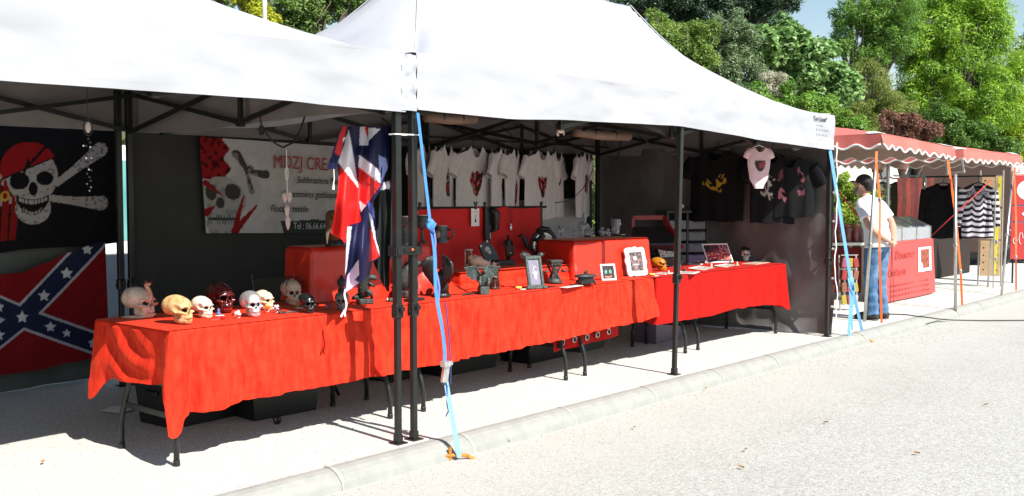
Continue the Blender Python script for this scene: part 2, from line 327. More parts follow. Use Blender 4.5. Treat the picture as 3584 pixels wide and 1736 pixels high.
# ------------------------------------------------------------------ vegetation
def leafmesh(name, C, Rr, N, size, mt, parent=None, aspect=.5, up=.35, out=.5, shell=.55, droop=0.0, seed=1, jit=.35):
    """N diamond leaves spread through the union of ellipsoid clumps C (centres) / Rr (radii)"""
    g_ = np.random.default_rng(seed); C = np.array(C, float); Rr = np.array(Rr, float)
    w = (Rr.prod(1)) ** (2 / 3); w /= w.sum()
    # break every clump into sub-clumps for an uneven outline with gaps
    subs = []; 
    for c, r_ in zip(C, Rr):
        k = 26
        d = g_.normal(size=(k, 3)); d /= np.linalg.norm(d, axis=1)[:, None]
        rad = g_.uniform(.35, 1.02, k)[:, None]
        subs.append((c + d * r_ * rad, np.repeat(r_[None], k, 0) * g_.uniform(.2, .42, k)[:, None]))
    ci = g_.choice(len(C), N, p=w); si = g_.integers(0, 26, N)
    SC = np.stack([s[0] for s in subs]); SR = np.stack([s[1] for s in subs]); tone = g_.uniform(-.22, .22, (len(C), 26))
    d = g_.normal(size=(N, 3)); d /= np.linalg.norm(d, axis=1)[:, None]
    rad = shell + (1 - shell) * g_.random(N) ** .6; rad *= 1 + g_.normal(0, .10, N)
    P = SC[ci, si] + d * SR[ci, si] * rad[:, None]
    nrm = d * out + np.array([0, 0, up]) + g_.normal(0, jit, (N, 3)); nrm /= np.linalg.norm(nrm, axis=1)[:, None]
    t = g_.normal(size=(N, 3)); t[:, 2] -= droop; t -= nrm * (t * nrm).sum(1)[:, None]; t /= np.linalg.norm(t, axis=1)[:, None]
    b_ = np.cross(nrm, t); s = size * g_.uniform(.55, 1.25, N)[:, None]
    v0 = P; v1 = P + t * s * .45 + b_ * s * aspect * .5 + nrm * s * .05; v2 = P + t * s; v3 = P + t * s * .45 - b_ * s * aspect * .5 + nrm * s * .05
    vs = np.stack([v0, v1, v2, v3], 1).reshape(-1, 3).astype(np.float32); nl = N
    me = bpy.data.meshes.new(name); me.vertices.add(nl * 4); me.vertices.foreach_set('co', vs.ravel())
    me.loops.add(nl * 4); me.loops.foreach_set('vertex_index', np.arange(nl * 4, dtype=np.int32))
    me.polygons.add(nl); me.polygons.foreach_set('loop_start', np.arange(0, nl * 4, 4, dtype=np.int32)); me.polygons.foreach_set('loop_total', np.full(nl, 4, np.int32))
    a = me.attributes.new('tint', 'FLOAT', 'FACE'); tv = np.clip(g_.random(nl) * .75 + .12 + tone[ci, si], 0, 1).astype(np.float32); a.data.foreach_set('value', tv)
    me.materials.append(mt); me.update(); me.validate()
    o = bpy.data.objects.new(name, me); COL.objects.link(o); o.parent = parent; return o
M_BARK = mat('bark', (.075, .06, .045), .9, col2=(.16, .135, .105), vscale=9, bump=.5, bscale=40)
def plant(name, label, cat, clumps, D, N, size, c1, c2, seed, aspect=.5, group=None, trans=.3, droop=0, trunk=.07, up=.35, depth=1.0, **kw):
    N = int(N * 2.3); size *= .76; c1 = tuple(min(.6, a * 2.1) for a in c1); c2 = tuple(min(.75, a * 1.85) for a in c2)
    P = [far(u, v, D + dd) for u, v, ru, *x in clumps for dd in [x[0] if x else 0]]; R_ = [ru * D / FPX for u, v, ru, *x in clumps]
    mx = sum(p.x for p in P) / len(P); my = sum(p.y for p in P) / len(P); bz = bank_z(mx, my) if my > 6.1 else 0
    zlow = min(p.z for p in P)
    if bz > zlow - .1: bz = max(0, zlow - .4)
    t = thing(name, label, cat, (mx, my, bz), group=group)
    base = Vector((mx, my, bz)); C = [p - base for p in P]
    leafmesh('crown', C, [(r_, r_ * depth, r_ * .95) for r_ in R_], N, size, leafmat(name + '_leaf', c1, c2, trans + .1), t, aspect=aspect, seed=seed, droop=droop, up=up, **kw)
    m = MB(); rr = random.Random(seed); top = sum(C, Vector()) / len(C)
    fork = Vector((top.x * .3, top.y * .3, max(.15, min(c.z for c in C) * .55)))
    m.tube([(0, 0, -.2), (fork.x * .4, fork.y * .4, fork.z * .5), fork], [trunk * 1.25, trunk * 1.05, trunk], 8)
    for c, r_ in zip(C, R_):
        md = (fork + c) / 2 + Vector((rr.uniform(-.2, .2), rr.uniform(-.2, .2), rr.uniform(0, .25)))
        m.tube([fork, md, c, c + Vector((rr.uniform(-.4, .4), 0, .6)) * r_], [trunk * .8, trunk * .5, trunk * .3, trunk * .08], 6)
        for q in range(3):
            e = c + Vector((rr.uniform(-1, 1), rr.uniform(-1, 1), rr.uniform(-.3, .9))) * r_ * .8
            m.tube([md, (md + e) / 2 + Vector((0, 0, .1)), e], [trunk * .3, trunk * .2, trunk * .06], 5)
    m.build('trunk', M_BARK, t, smooth=True); return t
plant('conifer_tree', 'dark green conifer rising behind the shrubs above the tent ridge', 'tree',
      [(2215, 20, 75), (2330, -30, 110), (2450, -20, 120), (2570, 0, 110), (2680, 15, 85), (2750, 5, 60), (2420, 55, 90)], 28, 26000, .15, (.008, .022, .012), (.035, .065, .028), 11, aspect=.28, trunk=.2, droop=.4, trans=.1)
plant('olive_green_shrub', 'yellowish green shrub just beside the white tent slope, below the conifer', 'shrub',
      [(2310, 105, 75), (2385, 170, 95), (2450, 120, 70), (2440, 230, 90), (2350, 190, 80)], 18.5, 15000, .085, (.045, .090, .014), (.17, .24, .048), 12, aspect=.4)
plant('grey_green_shrub', 'grey green small-leaved shrub growing between the yellowish shrub and the broad-leaved one', 'shrub',
      [(2540, 165, 100), (2490, 250, 95), (2600, 260, 105), (2570, 110, 70), (2560, 330, 90), (2680, 330, 80)], 19, 22000, .075, (.035, .07, .025), (.17, .22, .115), 13, aspect=.45)
plant('broad_leaved_shrub', 'broad-leaved green shrub with large pale leaves catching the sun', 'shrub',
      [(2690, 165, 95), (2790, 180, 105), (2870, 235, 90), (2945, 310, 65), (2760, 115, 65), (2630, 135, 55), (2800, 280, 90), (2900, 330, 70)], 20, 11000, .16, (.03, .075, .015), (.20, .31, .11), 14, aspect=.75, droop=.5, up=.5)
plant('silver_shrub', 'small silvery shrub with pale twigs, below the broad-leaved shrub', 'shrub',
      [(2700, 295, 55), (2655, 350, 50), (2745, 330, 45)], 18, 7000, .06, (.10, .105, .06), (.42, .40, .31), 15, aspect=.35)
plant('feathery_shrub', 'brownish green feathery shrub left of the big pale green tree', 'shrub',
      [(3030, 285, 80), (3100, 350, 80), (2985, 370, 70), (3140, 410, 70), (3050, 420, 70)], 23, 17000, .10, (.05, .085, .014), (.20, .225, .055), 16, aspect=.22, droop=-.4)
plant('hedge_shrub', 'low bright green bush over the right corner of the white tent', 'shrub',
      [(2780, 385, 85), (2870, 410, 85), (2690, 410, 80), (2950, 450, 70), (2600, 375, 85), (3010, 470, 60)], 17, 20000, .08, (.028, .075, .010), (.15, .27, .035), 17, aspect=.5)
plant('locust_tree', 'feathery green tree with dark trunk side against the blue sky', 'tree',
      [(2975, 55, 75), (2945, 150, 45), (3050, 50, 85), (3140, 15, 100), (3070, 175, 70), (3010, 200, 45), (3130, 130, 90)], 27, 17000, .14, (.024, .065, .012), (.14, .25, .036), 18, aspect=.24, trunk=.16, droop=.2)
plant('pale_locust_tree', 'big pale green feathery tree filling the top right corner', 'tree',
      [(3230, 70, 110), (3340, 150, 130), (3450, 90, 130), (3270, 270, 120), (3410, 310, 130), (3510, 260, 90), (3380, 430, 110), (3215, 180, 90), (3340, 10, 110), (3480, 400, 100), (3200, 350, 80), (3420, -20, 90)], 30, 60000, .15, (.03, .085, .010), (.23, .36, .028), 19, aspect=.26, trunk=.2, droop=.25)
plant('lime_green_tree', 'lime green young tree at the right edge behind the pale feathery tree', 'tree',
      [(3560, 430, 110), (3600, 300, 100), (3520, 500, 80), (3640, 180, 110)], 31, 17000, .15, (.06, .15, .010), (.34, .46, .03), 20, aspect=.3, trunk=.15)
plant('reddish_bush', 'reddish brown bush just above the first red canopy', 'shrub',
      [(3125, 425, 45), (3190, 435, 50), (3250, 455, 45), (3160, 470, 45)], 20, 8000, .075, (.06, .025, .017), (.20, .105, .07), 21, aspect=.4)
plant('dark_green_bush', 'dark green bush behind the two red canopies, beside the white pole', 'shrub',
      [(3330, 470, 70), (3430, 480, 70), (3250, 500, 60), (3520, 520, 60), (3310, 410, 70)], 24, 14000, .09, (.015, .04, .008), (.10, .19, .025), 22, aspect=.45)
plant('roadside_bush', 'yellow green bush seen behind the standing man', 'shrub',
      [(2960, 660, 55), (3000, 740, 55), (2940, 760, 60), (3040, 700, 45)], 19, 9000, .075, (.05, .10, .012), (.28, .36, .05), 23, aspect=.5)
plant('far_green_bush', 'bright green bush beyond the hanging striped sweater', 'shrub',
      [(3370, 640, 45), (3450, 630, 45), (3540, 660, 55), (3300, 640, 40), (3580, 700, 60)], 31, 9000, .10, (.04, .10, .012), (.24, .36, .05), 24, aspect=.5)
plant('yellow_leaved_shrub', 'yellow green shrub in the gap between the two tent roofs', 'shrub',
      [(870, 0, 50), (905, 50, 40), (830, -40, 60), (940, 70, 35)], 13, 6500, .065, (.13, .16, .012), (.42, .43, .03), 25, aspect=.5)
plant('green_gap_shrub', 'green tangled shrub filling the dip between the two tent roofs', 'shrub',
      [(1000, 30, 70), (1090, 50, 75), (1160, 0, 80), (1040, 110, 60), (960, 110, 50), (1250, -30, 80), (760, -30, 60), (1120, -40, 80)], 13.6, 17000, .065, (.035, .075, .016), (.17, .24, .06), 26, aspect=.5)
# ivy and undergrowth covering the bank
pts = []; rad = []
for i in range(520):
    x = random.uniform(-6, 60); y = random.uniform(6.3, 11.5); pts.append((x, y, bank_z(x, y) + .15)); rr_ = random.uniform(.3, .75); rad.append((rr_, rr_, rr_ * .8))
tag(leafmesh('undergrowth', pts, rad, 130000, .10, leafmat('undergrowth_leaf', (.045, .11, .02), (.25, .36, .065), .4), seed=31, aspect=.5), 'tangled green undergrowth covering the bank behind the stalls', 'undergrowth', kind='stuff')
t = thing('white_post', 'slim pale post standing in the shrub between the tent roofs', 'post', far(927, 120, 12.4) - Vector((0, 0, 2.6)))
m = MB(); m.lathe([(.028, -1.2), (.028, 3.9), (.035, 3.9), (.035, 3.98), (.0, 4.0)], 10); m.build('shaft', mat('pale_post', (.62, .60, .52), .6, var=.2, vscale=6), t)
MB().lathe([(.05, 1.9), (.05, 1.96)], 10).build('clamp', M_STEEL, t)
# tufts of grass at the kerb
for q, (u, v) in enumerate([(1725, 1540), (1828, 1506), (1780, 1552)]):
    p = at(u, v, Z=-.098); m = MB()
    for k in range(16):
        a = random.uniform(0, 6.28); l_ = random.uniform(.02, .05); d = Vector((math.cos(a) * l_ * .7, math.sin(a) * l_ * .7, l_))
        s_ = Vector((-math.sin(a), math.cos(a), 0)) * .003; m.add([-s_, s_, d * .6 + s_ * .7, d, d * .6 - s_ * .7], [(0, 1, 2, 3, 4)])
    o = m.build('grass_tuft', mat('fresh_grass', (.14, .26, .02), .6, var=.3, vscale=40)); o.location = p
    tag(o, ['small green weed growing at the kerb foot near the blue strap stake', 'second small green weed at the kerb foot, farther along', 'tiny weed lying between the two larger kerb weeds'][q], 'weed')
# ------------------------------------------------------------------ the two white pop-up tents
EAVE = 2.335
def roof_h(x, y, Lx):
    dx = max(0, min(x, Lx - x)); dy = max(0, min(y, 3 - y)); d = min(dx, dy, 1.5); o = min(max(dx, dy), 1.5)
    ratio = d / o if o > 1e-6 else 1.0
    p = 1.35 + .72 * ratio ** 4
    return EAVE + 1.1 * (d / 1.5) ** p
legmesh = {}
mat('seam_tape', (.39, .395, .42), .7)
def tent(name, label, X0, Lx, zb, eave_tweak, rear_dx, lean, gap_l, gap_r):
    t = thing(name, label, 'tent', (X0, 0, 0), group='white pop-up tents of the stall')
    # roof: outer white skin, inner grey lining
    def rp(u, v, dz):
        x = -.03 + (Lx + .06) * u; y = -.035 + 3.07 * v
        edge = min(u, 1 - u, v, 1 - v)
        w = fbm(x * 1.3 + X0, y * 1.3, 1.7, 3) * .012 * min(1, edge * 14) + fbm(x * 5 + X0, y * 2.2, 9.1, 2) * .0045
        return (x, y, roof_h(x, y, Lx) + eave_tweak(x) * (1 - sstep(0, 1.2, y)) + w + dz)
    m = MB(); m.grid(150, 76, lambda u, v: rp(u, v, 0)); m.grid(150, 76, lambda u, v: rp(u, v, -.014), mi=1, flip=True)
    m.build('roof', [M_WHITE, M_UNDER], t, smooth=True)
    def val(n_, A, B, zbf, outn, front):
        A = Vector(A); B = Vector(B); outn = Vector(outn); mm = MB()
        def f(u, v, off):
            p = A.lerp(B, u); x = p.x if abs(outn.y) > .5 else p.y
            ze = EAVE + (eave_tweak(x) if front else 0) + .004; z = ze + (zbf(x) - ze) * v
            w = (fbm(x * 2.1 + X0, z * 3.5, 4.2, 3) * .020 + fbm(x * 6 + X0, z * 9 + x * 2, 7.7, 2) * .007) * min(1, v * 3) + .010 * math.sin(x * 3.1 + X0) * v
            q = p + outn * (w + off); return (q.x, q.y, z)
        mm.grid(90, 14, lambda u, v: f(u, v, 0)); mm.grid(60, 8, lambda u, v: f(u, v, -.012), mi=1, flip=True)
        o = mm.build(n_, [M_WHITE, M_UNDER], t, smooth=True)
        hm = MB()   # sewn hem and seam at the eave
        hm.grid(90, 1, lambda u, v: (lambda q: (q[0] + outn.x * .004, q[1] + outn.y * .004, q[2]))(f(u, .90 + .1 * v, 0)))
        hm.build('hem', M_WHITE, o, smooth=True); return o
    val('valance', (-.03 + gap_l, -.037, 0), (Lx + .03 - gap_r, -.037, 0), zb, (0, -1, 0), True)
    val('valance', (Lx + .032, -.03, 0), (Lx + .032, 3.03, 0), lambda s: 1.985 + .02 * math.sin(s * 2.1), (1, 0, 0), False)
    val('valance', (-.032, 3.03, 0), (-.032, -.03, 0), lambda s: 1.985 + .02 * math.sin(s * 2.6 + 1), (-1, 0, 0), False)
    val('valance', (Lx + .03, 3.037, 0), (-.03, 3.037, 0), lambda s: 1.99, (0, 1, 0), False)
    # legs
    if not legmesh:
        a = MB(); a.box((0, 0, 1.55), (.044, .044, 1.5), bev=.004); a.box((0, 0, .425), (.035, .035, .85), bev=.003); legmesh['leg'] = a
        b = MB(); b.box((0, 0, .80), (.058, .058, .085), bev=.008); b.tube([(0, -.028, .815), (0, -.052, .815)], .017, 10); b.tube([(-.028, 0, .79), (-.04, 0, .79)], .011, 8); legmesh['col'] = b
        c = MB(); c.box((0, 0, .004), (.085, .085, .008)); c.box((0, 0, .03), (.045, .045, .05), bev=.004); legmesh['foot'] = c
    objs = {}
    for ix, lx in enumerate((0, Lx / 2, Lx)):
        for ly in (0, 3):
            px = lx + (rear_dx.get(ix, 0) if ly else 0)
            if not objs:
                lg = legmesh['leg'].build('leg', M_BLACKM, t); co = legmesh['col'].build('leg_collar', M_BLACKM, lg); ft = legmesh['foot'].build('foot_plate', M_BLACKM, lg); objs.update(l=lg, c=co, f=ft)
                lg.location = (px, ly, 0)
            else:
                lg = share('leg', objs['l'], t, (px, ly, 0)); share('leg_collar', objs['c'], lg); share('foot_plate', objs['f'], lg)
            if ly == 0 and ix in lean: lg.location.x += lean[ix][0]; lg.rotation_euler.y = lean[ix][1]
    # scissor trusses along every side and across the middle
    def truss(A, B, nspan, z_hi=2.27, z_lo=1.985):
        A = Vector(A); B = Vector(B); d = (B - A).normalized(); nrm = Vector((-d.y, d.x, 0)) * .018
        for k in range(nspan):
            a = A.lerp(B, k / nspan); b = A.lerp(B, (k + 1) / nspan)
            for s, (z0, z1) in ((1, (z_hi, z_lo)), (-1, (z_lo, z_hi))):
                m_ = MB(); m_.bar(a + nrm * s + Vector((0, 0, z0)), b + nrm * s + Vector((0, 0, z1)), .018, .032); m_.build('truss_bar', M_BLACKM, t)
            if k:
                m_ = MB(); m_.box((a.x, a.y, (z_hi + z_lo) / 2), (.03, .03, z_hi - z_lo + .05), bev=.003); m_.box((a.x, a.y, z_lo), (.05, .05, .045), bev=.005); m_.build('truss_joint', M_BLACKM, t)
    truss((.04, .06, 0), (Lx - .04, .06, 0), int(Lx / 1.5)); truss((.04, 2.94, 0), (Lx - .04, 2.94, 0), int(Lx / 1.5))
    truss((.06, .06, 0), (.06, 2.94, 0), 2); truss((Lx - .06, .06, 0), (Lx - .06, 2.94, 0), 2); truss((Lx / 2, .06, 0), (Lx / 2, 2.94, 0), 2, 2.25, 1.97)
    for cx_, sx_ in ((0, 1), (Lx, -1)):
        for cy_, sy_ in ((0, 1), (3, -1)):
            pts_ = [(cx_ + sx_ * a, cy_ + sy_ * a, roof_h(cx_ + sx_ * a, cy_ + sy_ * a, Lx) + .006) for a in [k * 1.5 / 24 for k in range(25)]]
            MB().tube(pts_, .006, 5).build('roof_seam', MATS['seam_tape'], t, smooth=True)
    m_ = MB(); m_.box((Lx / 2, 1.5, 2.72), (.034, .034, 1.35)); m_.build('centre_pole', M_BLACKM, t)
    m_ = MB(); m_.bar((1.55, 1.5, 3.38), (Lx - 1.55, 1.5, 3.38), .03); m_.build('ridge_bar', M_BLACKM, t)
    return t
def interp(pts):
    def f(x):
        if x <= pts[0][0]: return pts[0][1]
        for (a, za), (b, zb_) in zip(pts, pts[1:]):
            if x <= b: k = (x - a) / (b - a); k = k * k * (3 - 2 * k) * .6 + k * .4; return za + (zb_ - za) * k
        return pts[-1][1]
    return f
tent1 = tent('canopy_tent', 'white pop-up tent at left, with the pirate flag at its back', -6.13, 6.0,
             interp([(0, 1.96), (3.7, 1.974), (5.2, 1.992), (6, 1.984)]), interp([(0, -.05), (3.7, -.032), (4.7, -.035), (6, .006)]), {2: -.15}, {}, 0, -.005)
tent2 = tent('canopy_tent', 'white pop-up tent at centre, sheltering the shirts and grey side wall', 0.0, 6.0,
             interp([(0, 2.004), (.8, 1.996), (1.6, 2.03), (3.0, 2.058), (3.4, 2.045), (4.6, 1.995), (6, 1.966)]), interp([(0, .008), (3, .0), (6, -.012)]), {0: -.19}, {1: (-.02, math.atan2(.066, 2.0))}, .03, 0)
# strip between the two tent corners
m = MB(); m.grid(4, 20, lambda u, v: (-.128 + .128 * u, -.040 + .008 * math.sin(v * 17 + u * 2) + .006 * fbm(v * 9, u), 2.33 - .335 * v))
o = m.build('corner_strip', mat('silver_strip', (.40, .42, .46), .45, var=.3, vscale=12), tent2, smooth=True); o['label'] = 'crumpled silver grey strip closing the gap between the two tents'
m = MB(); m.grid(3, 40, lambda u, v: (-.175 + .215 * u, .04 + 3.03 * v, 2.300 - .035 * (1 - abs(2 * u - 1)) + .006 * math.sin(v * 30)))
m.grid(3, 40, lambda u, v: (-.175 + .215 * u, .04 + 3.03 * v, 2.294 - .035 * (1 - abs(2 * u - 1)) + .006 * math.sin(v * 30)), flip=True)
m.build('rain_gutter', MATS['silver_strip'], tent2, smooth=True)
# back wall, side wall
m = MB(); m.grid(90, 22, lambda u, v: (-.15 + 6.13 * u, 3.06 + .025 * fbm(u * 9, v * 2, 2) + .006 * math.sin(u * 31) * (1 - v) ** 2, .015 + 2.05 * v))
m.build('back_wall', M_WALLB, tent2, smooth=True)
def sw(u, v):
    y = -.03 + 3.05 * u; z = .012 + 2.03 * v
    fo_ = .06 * fbm(y * 1.6, z * 1.2, 5, 3) + .012 * fbm(y * 6, z * 3, 2, 2) + .08 * math.exp(-((z - .28) / .3) ** 2) * math.sin(y * 3.2 + z * 4) * (1 - sstep(1.6, 2.6, y)) + .02 * math.sin(y * 9 + z * 5) * math.exp(-z * 2.2)
    fo_ -= .12 * math.exp(-z / .10) * sstep(.15, .6, y)
    return (6.045 + fo_ * .8, y, z)
m = MB(); m.grid(110, 70, sw); m.build('side_wall', M_WALLS, tent2, smooth=True)
m = MB(); pts = [sw(0, k / 24) for k in range(25)]
m.tube([(p[0] - .005 + .008 * math.sin(k * 1.3), p[1] - .035 + .006 * math.sin(k * 2.1), p[2]) for k, p in enumerate(pts)], .011, 6, flat=.5)
o = m.build('edge_strip', mat('white_webbing', (.72, .72, .70), .6), tent2, smooth=True)
for z in (.32, .62, .93, 1.22, 1.52):
    MB().box((6.02, -.045, z), (.05, .02, .022), bev=.003).build('wall_clip', M_STEEL, tent2)
# printed name on the valance
my = -.037 - .045
def vy(x, z):
    v = (EAVE - z) / .36; w = (fbm(x * 2.1, z * 3.5, 4.2, 3) * .020 + fbm(x * 6, z * 9 + x * 2, 7.7, 2) * .007) * min(1, v * 3) + .010 * math.sin(x * 3.1) * v
    return -.037 - w - .005
text('lettering', 'Tom Sanati*', .068, M_INKB, tent2, facing(5.50, min(vy(5.5, 2.26), vy(5.7, 2.26), vy(5.85, 2.26)), 2.245), sx=.95, shear=.15)
for z, w in ((2.205, .16), (2.165, .3), (2.115, .3)):
    for k in range(8): MB().box((5.60 + k * w / 8, vy(5.60 + k * w / 8, z), z), (w / 16, .002, .012 if w < .2 else .02)).build('faint_mark', M_INKG, tent2)
# joining clamp and zip tie on the leg pair
m = MB(); m.box((-.065, -.03, 1.163), (.19, .03, .052), bev=.005); m.box((-.065, .03, 1.163), (.19, .03, .052), bev=.005); m.box((-.065, -.047, 1.163), (.10, .01, .02)); m.box((-.165, 0, 1.163), (.012, .07, .06)); m.box((.035, 0, 1.163), (.012, .07, .06))
c = thing('leg_clamp', 'black bracket clamping the two tent legs together', 'clamp', (0, 0, 0)); m.build('bracket', M_BLACKPL, c)
MB().lathe([(.008, 0), (.008, .006), (0, .007)], 8, c=(-.055, -.052, 1.168), M=Matrix.Rotation(math.pi / 2, 3, 'X')).build('bolt', M_ORST, c)
m = MB(); m.tube([(-.165, -.027, 1.852), (.03, -.027, 1.855), (.03, .027, 1.855), (-.165, .027, 1.852), (-.165, -.027, 1.852)], .004, 5)
tag(m.build('zip_tie', M_PAPER), 'pale zip tie binding both tent legs above the flags', 'zip tie')

# ------------------------------------------------------------------ folding tables
TM = {}
def table(cx, yf, label, rz=0.0):
    t = thing('folding_table', label, 'table', (cx, yf + .30, 0), rz, group='folding tables under the red cloths')
    if not TM:
        a = MB(); a.box((0, .02, .728), (1.60, .62, .032), bev=.01)
        TM['top'] = a.build('tabletop', mat('grey_table_plastic', (.42, .42, .40), .6), t)
        def leg(s):
            y = .30 * s; yi = .20 * s
            return [(0, yi, .712), (0, yi, .44), (0, yi + .01 * s, .38), (0, yi + .045 * s, .30), (0, y - .02 * s, .22), (0, y, .15), (0, y, .012)]
        a = MB(); a.tube(leg(-1), .016, 10); TM['leg0'] = a.build('leg', M_BLACKM, t, smooth=True)
        a = MB(); a.tube(leg(1), .016, 10); TM['leg1'] = a.build('leg', M_BLACKM, t, smooth=True)
        a = MB(); a.box((0, 0, .27), (.014, .53, .032)); TM['bar'] = a.build('crossbar', M_BLACKM, t)
        a = MB(); a.tube([(0, 0, 0), (.33, 0, .25)], .009, 8); a.bar((0, -.2, 0), (0, .2, 0), .014, .02); TM['br'] = a.build('brace', M_BLACKM, t, smooth=True)
        a = MB(); a.lathe([(.019, 0), (.019, .03), (.016, .034)], 10); TM['cap'] = a.build('foot_cap', M_BLACKPL, TM['leg0'])
        TM['cap'].location = (0, -.30, 0)
        TM['leg0'].location = TM['leg1'].location = TM['bar'].location = (-.79, 0, 0); TM['br'].location = (-.79, 0, .44)
        share('foot_cap', TM['cap'], TM['leg1'], (0, .30, 0)); first = True
    else:
        share('tabletop', TM['top'], t); first = False
    for sx in ((1,) if first else (-1, 1)):
        l0 = share('leg', TM['leg0'], t, (.79 * sx, 0, 0)); share('foot_cap', TM['cap'], l0, (0, -.30, 0))
        l1 = share('leg', TM['leg1'], t, (.79 * sx, 0, 0)); share('foot_cap', TM['cap'], l1, (0, .30, 0))
        share('crossbar', TM['bar'], t, (.79 * sx, 0, 0)); share('brace', TM['br'], t, (.79 * sx, 0, .44), (0, 0, math.pi if sx > 0 else 0))
    return t
table(-.49, .545, 'folding table at the left end of the long red cloth, below the skulls')
table(1.395, .53, 'folding table behind the tent leg pair, below the winged figures', math.radians(-.6))
table(3.24, .53, 'folding table under the right end of the long velvet cloth')
table(5.08, .53, 'folding table by the grey side wall, under the plain red cloth', math.radians(-1))

# ------------------------------------------------------------------ cloths
def drape(name, path, closed, ztop, drop, off, mt, parent=None, rows=22, step=.02, round_=.016, top=None, smooth=True):
    """cloth hanging from the polyline path; drop(s)->hem drop, off(s,t)->outward offset (s = metres along the path); also covers the top"""
    P = [Vector((a, b, 0)) for a, b in path]
    if closed: P = P + [P[0]]
    segs = []; s0 = 0; pts = []
    for a, b in zip(P, P[1:]):
        L_ = (b - a).length; d = (b - a) / L_; nn = Vector((d.y, -d.x, 0)); k = max(2, int(L_ / step)); segs.append((a, d, nn, L_, s0))
        for i in range(k): pts.append((s0 + L_ * i / k, a + d * L_ * i / k, nn))
        s0 += L_
    pts.append((s0, P[-1], segs[-1][2])); TOT = s0
    # blend normals near corners
    corners = [sg[4] for sg in segs[1:]] + ([0, TOT] if closed else [])
    out = []
    for s, p, nn in pts:
        n2 = nn.copy()
        for i, sg in enumerate(segs):
            for j in ((i + 1,) if not closed else (i + 1, )):
                pass
        for i in range(len(segs) - (0 if closed else 1)):
            a = segs[i]; b = segs[(i + 1) % len(segs)]; sc = a[4] + a[3]
            for scc in ((sc, sc - TOT) if closed else (sc,)):
                dd = s - scc
                if abs(dd) < .07:
                    k = .5 + .5 * dd / .07; n2 = (a[2] * (1 - k) + b[2] * k).normalized()
        out.append((s, p, n2))
    m = MB(); rowsv = []
    for j in range(rows + 1):
        t_ = j / rows; row = []
        for s, p, nn in out:
            D = drop(s)
            if j <= 3:
                a = (j / 3) * math.pi / 2; o_ = round_ * math.sin(a) - round_; z = ztop - round_ * (1 - math.cos(a)); tt = 0.0
            else:
                tt = (j - 3) / (rows - 3); o_ = off(s, tt); z = ztop - round_ - (D - round_) * tt
            q = p + nn * o_; row.append((q.x, q.y, z))
        rowsv.append(row)
    w = len(out); vs = [v for r_ in rowsv for v in r_]
    fs = [(j * w + i, j * w + w + i, j * w + w + i + 1, j * w + i + 1) for j in range(rows) for i in range(w - 1)]
    m.add(vs, fs)
    if top:
        A, B, C_, D_ = [Vector((a, b, ztop)) for a, b in top]
        def tf(u, v):
            q = A.lerp(B, u).lerp(D_.lerp(C_, u), v); e = min(1, 12 * min(u, 1 - u, v, 1 - v)); return (q.x, q.y, ztop + .004 * e * fbm(q.x * 4, q.y * 4, 1, 3) + .0012 * e)
        m.grid(max(6, int((B - A).length / .05)), max(5, int((D_ - A).length / .05)), tf)
    o = m.build(name, mt, parent, smooth=smooth); return o
ZT = .757
# long velvet cloth: left end, front, short return on the right
path = [(-1.335, 1.33), (-1.325, .515), (3.385, .475), (3.40, .62)]
sFL = .815; sFR = sFL + 4.71
def drop1(s):
    if s < sFL:
        e = .315 + .15 * math.exp(-((s - .02) / .10) ** 2) + .015 * math.sin(s * 5) + .03 * sstep(.74, .8, s)
    else:
        x = s - sFL; e = interp([(0, .48), (.25, .475), (.45, .45), (1.45, .443), (3.1, .417), (4.4, .366), (4.71, .34)])(x) + .006 * fbm(x * 3, 0, 2)
    return e + .10 * math.exp(-((s - sFL - .015) / .045) ** 2) + .02 * fbm(s * 7, 1, 4) * .4
def off1(s, t):
    x = s - sFL
    o_ = .014 * t
    if x < 0:   # left end: swag between the two corners
        u = s / sFL
        o_ += .045 * t * math.exp(-((s - .03) / .10) ** 2)
        rad = math.hypot((u - .95) * 1.0, t * .8 + .05); sag = math.sin(rad * 21) * .016 * sstep(.1, .5, rad) * (1 - u * .25) * math.sin(math.pi * min(1, u * 1.15)) * (1 - t * .4)
        o_ += sag + .02 * fbm(u * 3, t * 2, 8) * t
    else:
        o_ += (.024 * fbm(x * 2.6, t * .3, 3, 2) + .036 * fbm(x * 6.5 + t * .4, t * .4, 6, 2) + .014 * fbm(x * 19, t * 1.6, 9, 2)) * min(1, t * 1.6 + .12) + .004 * fbm(x * 9 + t * 5, t * 7 - x * 4, 3, 2)
        # gathers at the right-hand corner
        k = sstep(3.95, 4.5, x); o_ += k * .012 * math.sin(x * 26 + t * 5) * (1 - abs(t - .45)) + .03 * k * t
        k2 = math.exp(-((x - 1.62) / .2) ** 2) + math.exp(-((x - 2.3) / .14) ** 2); o_ += k2 * .017 * math.sin(x * 46 + t * 2) * (.3 + .7 * t)
    o_ += (.070 * t ** .8) * math.exp(-((x - .01) / .055) ** 2) - .030 * t * math.exp(-((x - .15) / .05) ** 2) - .055 * t * math.exp(-((x + .13) / .07) ** 2) + .014 * t * math.sin(x * 75) * math.exp(-((x - .12) / .12) ** 2)
    return o_
cl1 = drape('tablecloth', path, False, ZT, drop1, off1, M_RED1, rows=40, step=.0125, top=[(-1.335, .515 + .0), (3.385, .475), (3.385, 1.32), (-1.335, 1.33)])
tag(cl1, 'long sunlit red velvet cloth over the skull table, hanging in front', 'tablecloth')
path2 = [(3.415, .60), (3.425, .468), (5.93, .44), (5.95, 1.25)]
def drop2(s): 
    x = s - .13; return interp([(-.13, .40), (0, .425), (1.0, .425), (1.35, .40), (2.0, .405), (2.35, .44), (2.5, .50), (2.7, .46), (3.3, .42)])(x) + .012 * fbm(x * 4, 2, 1)
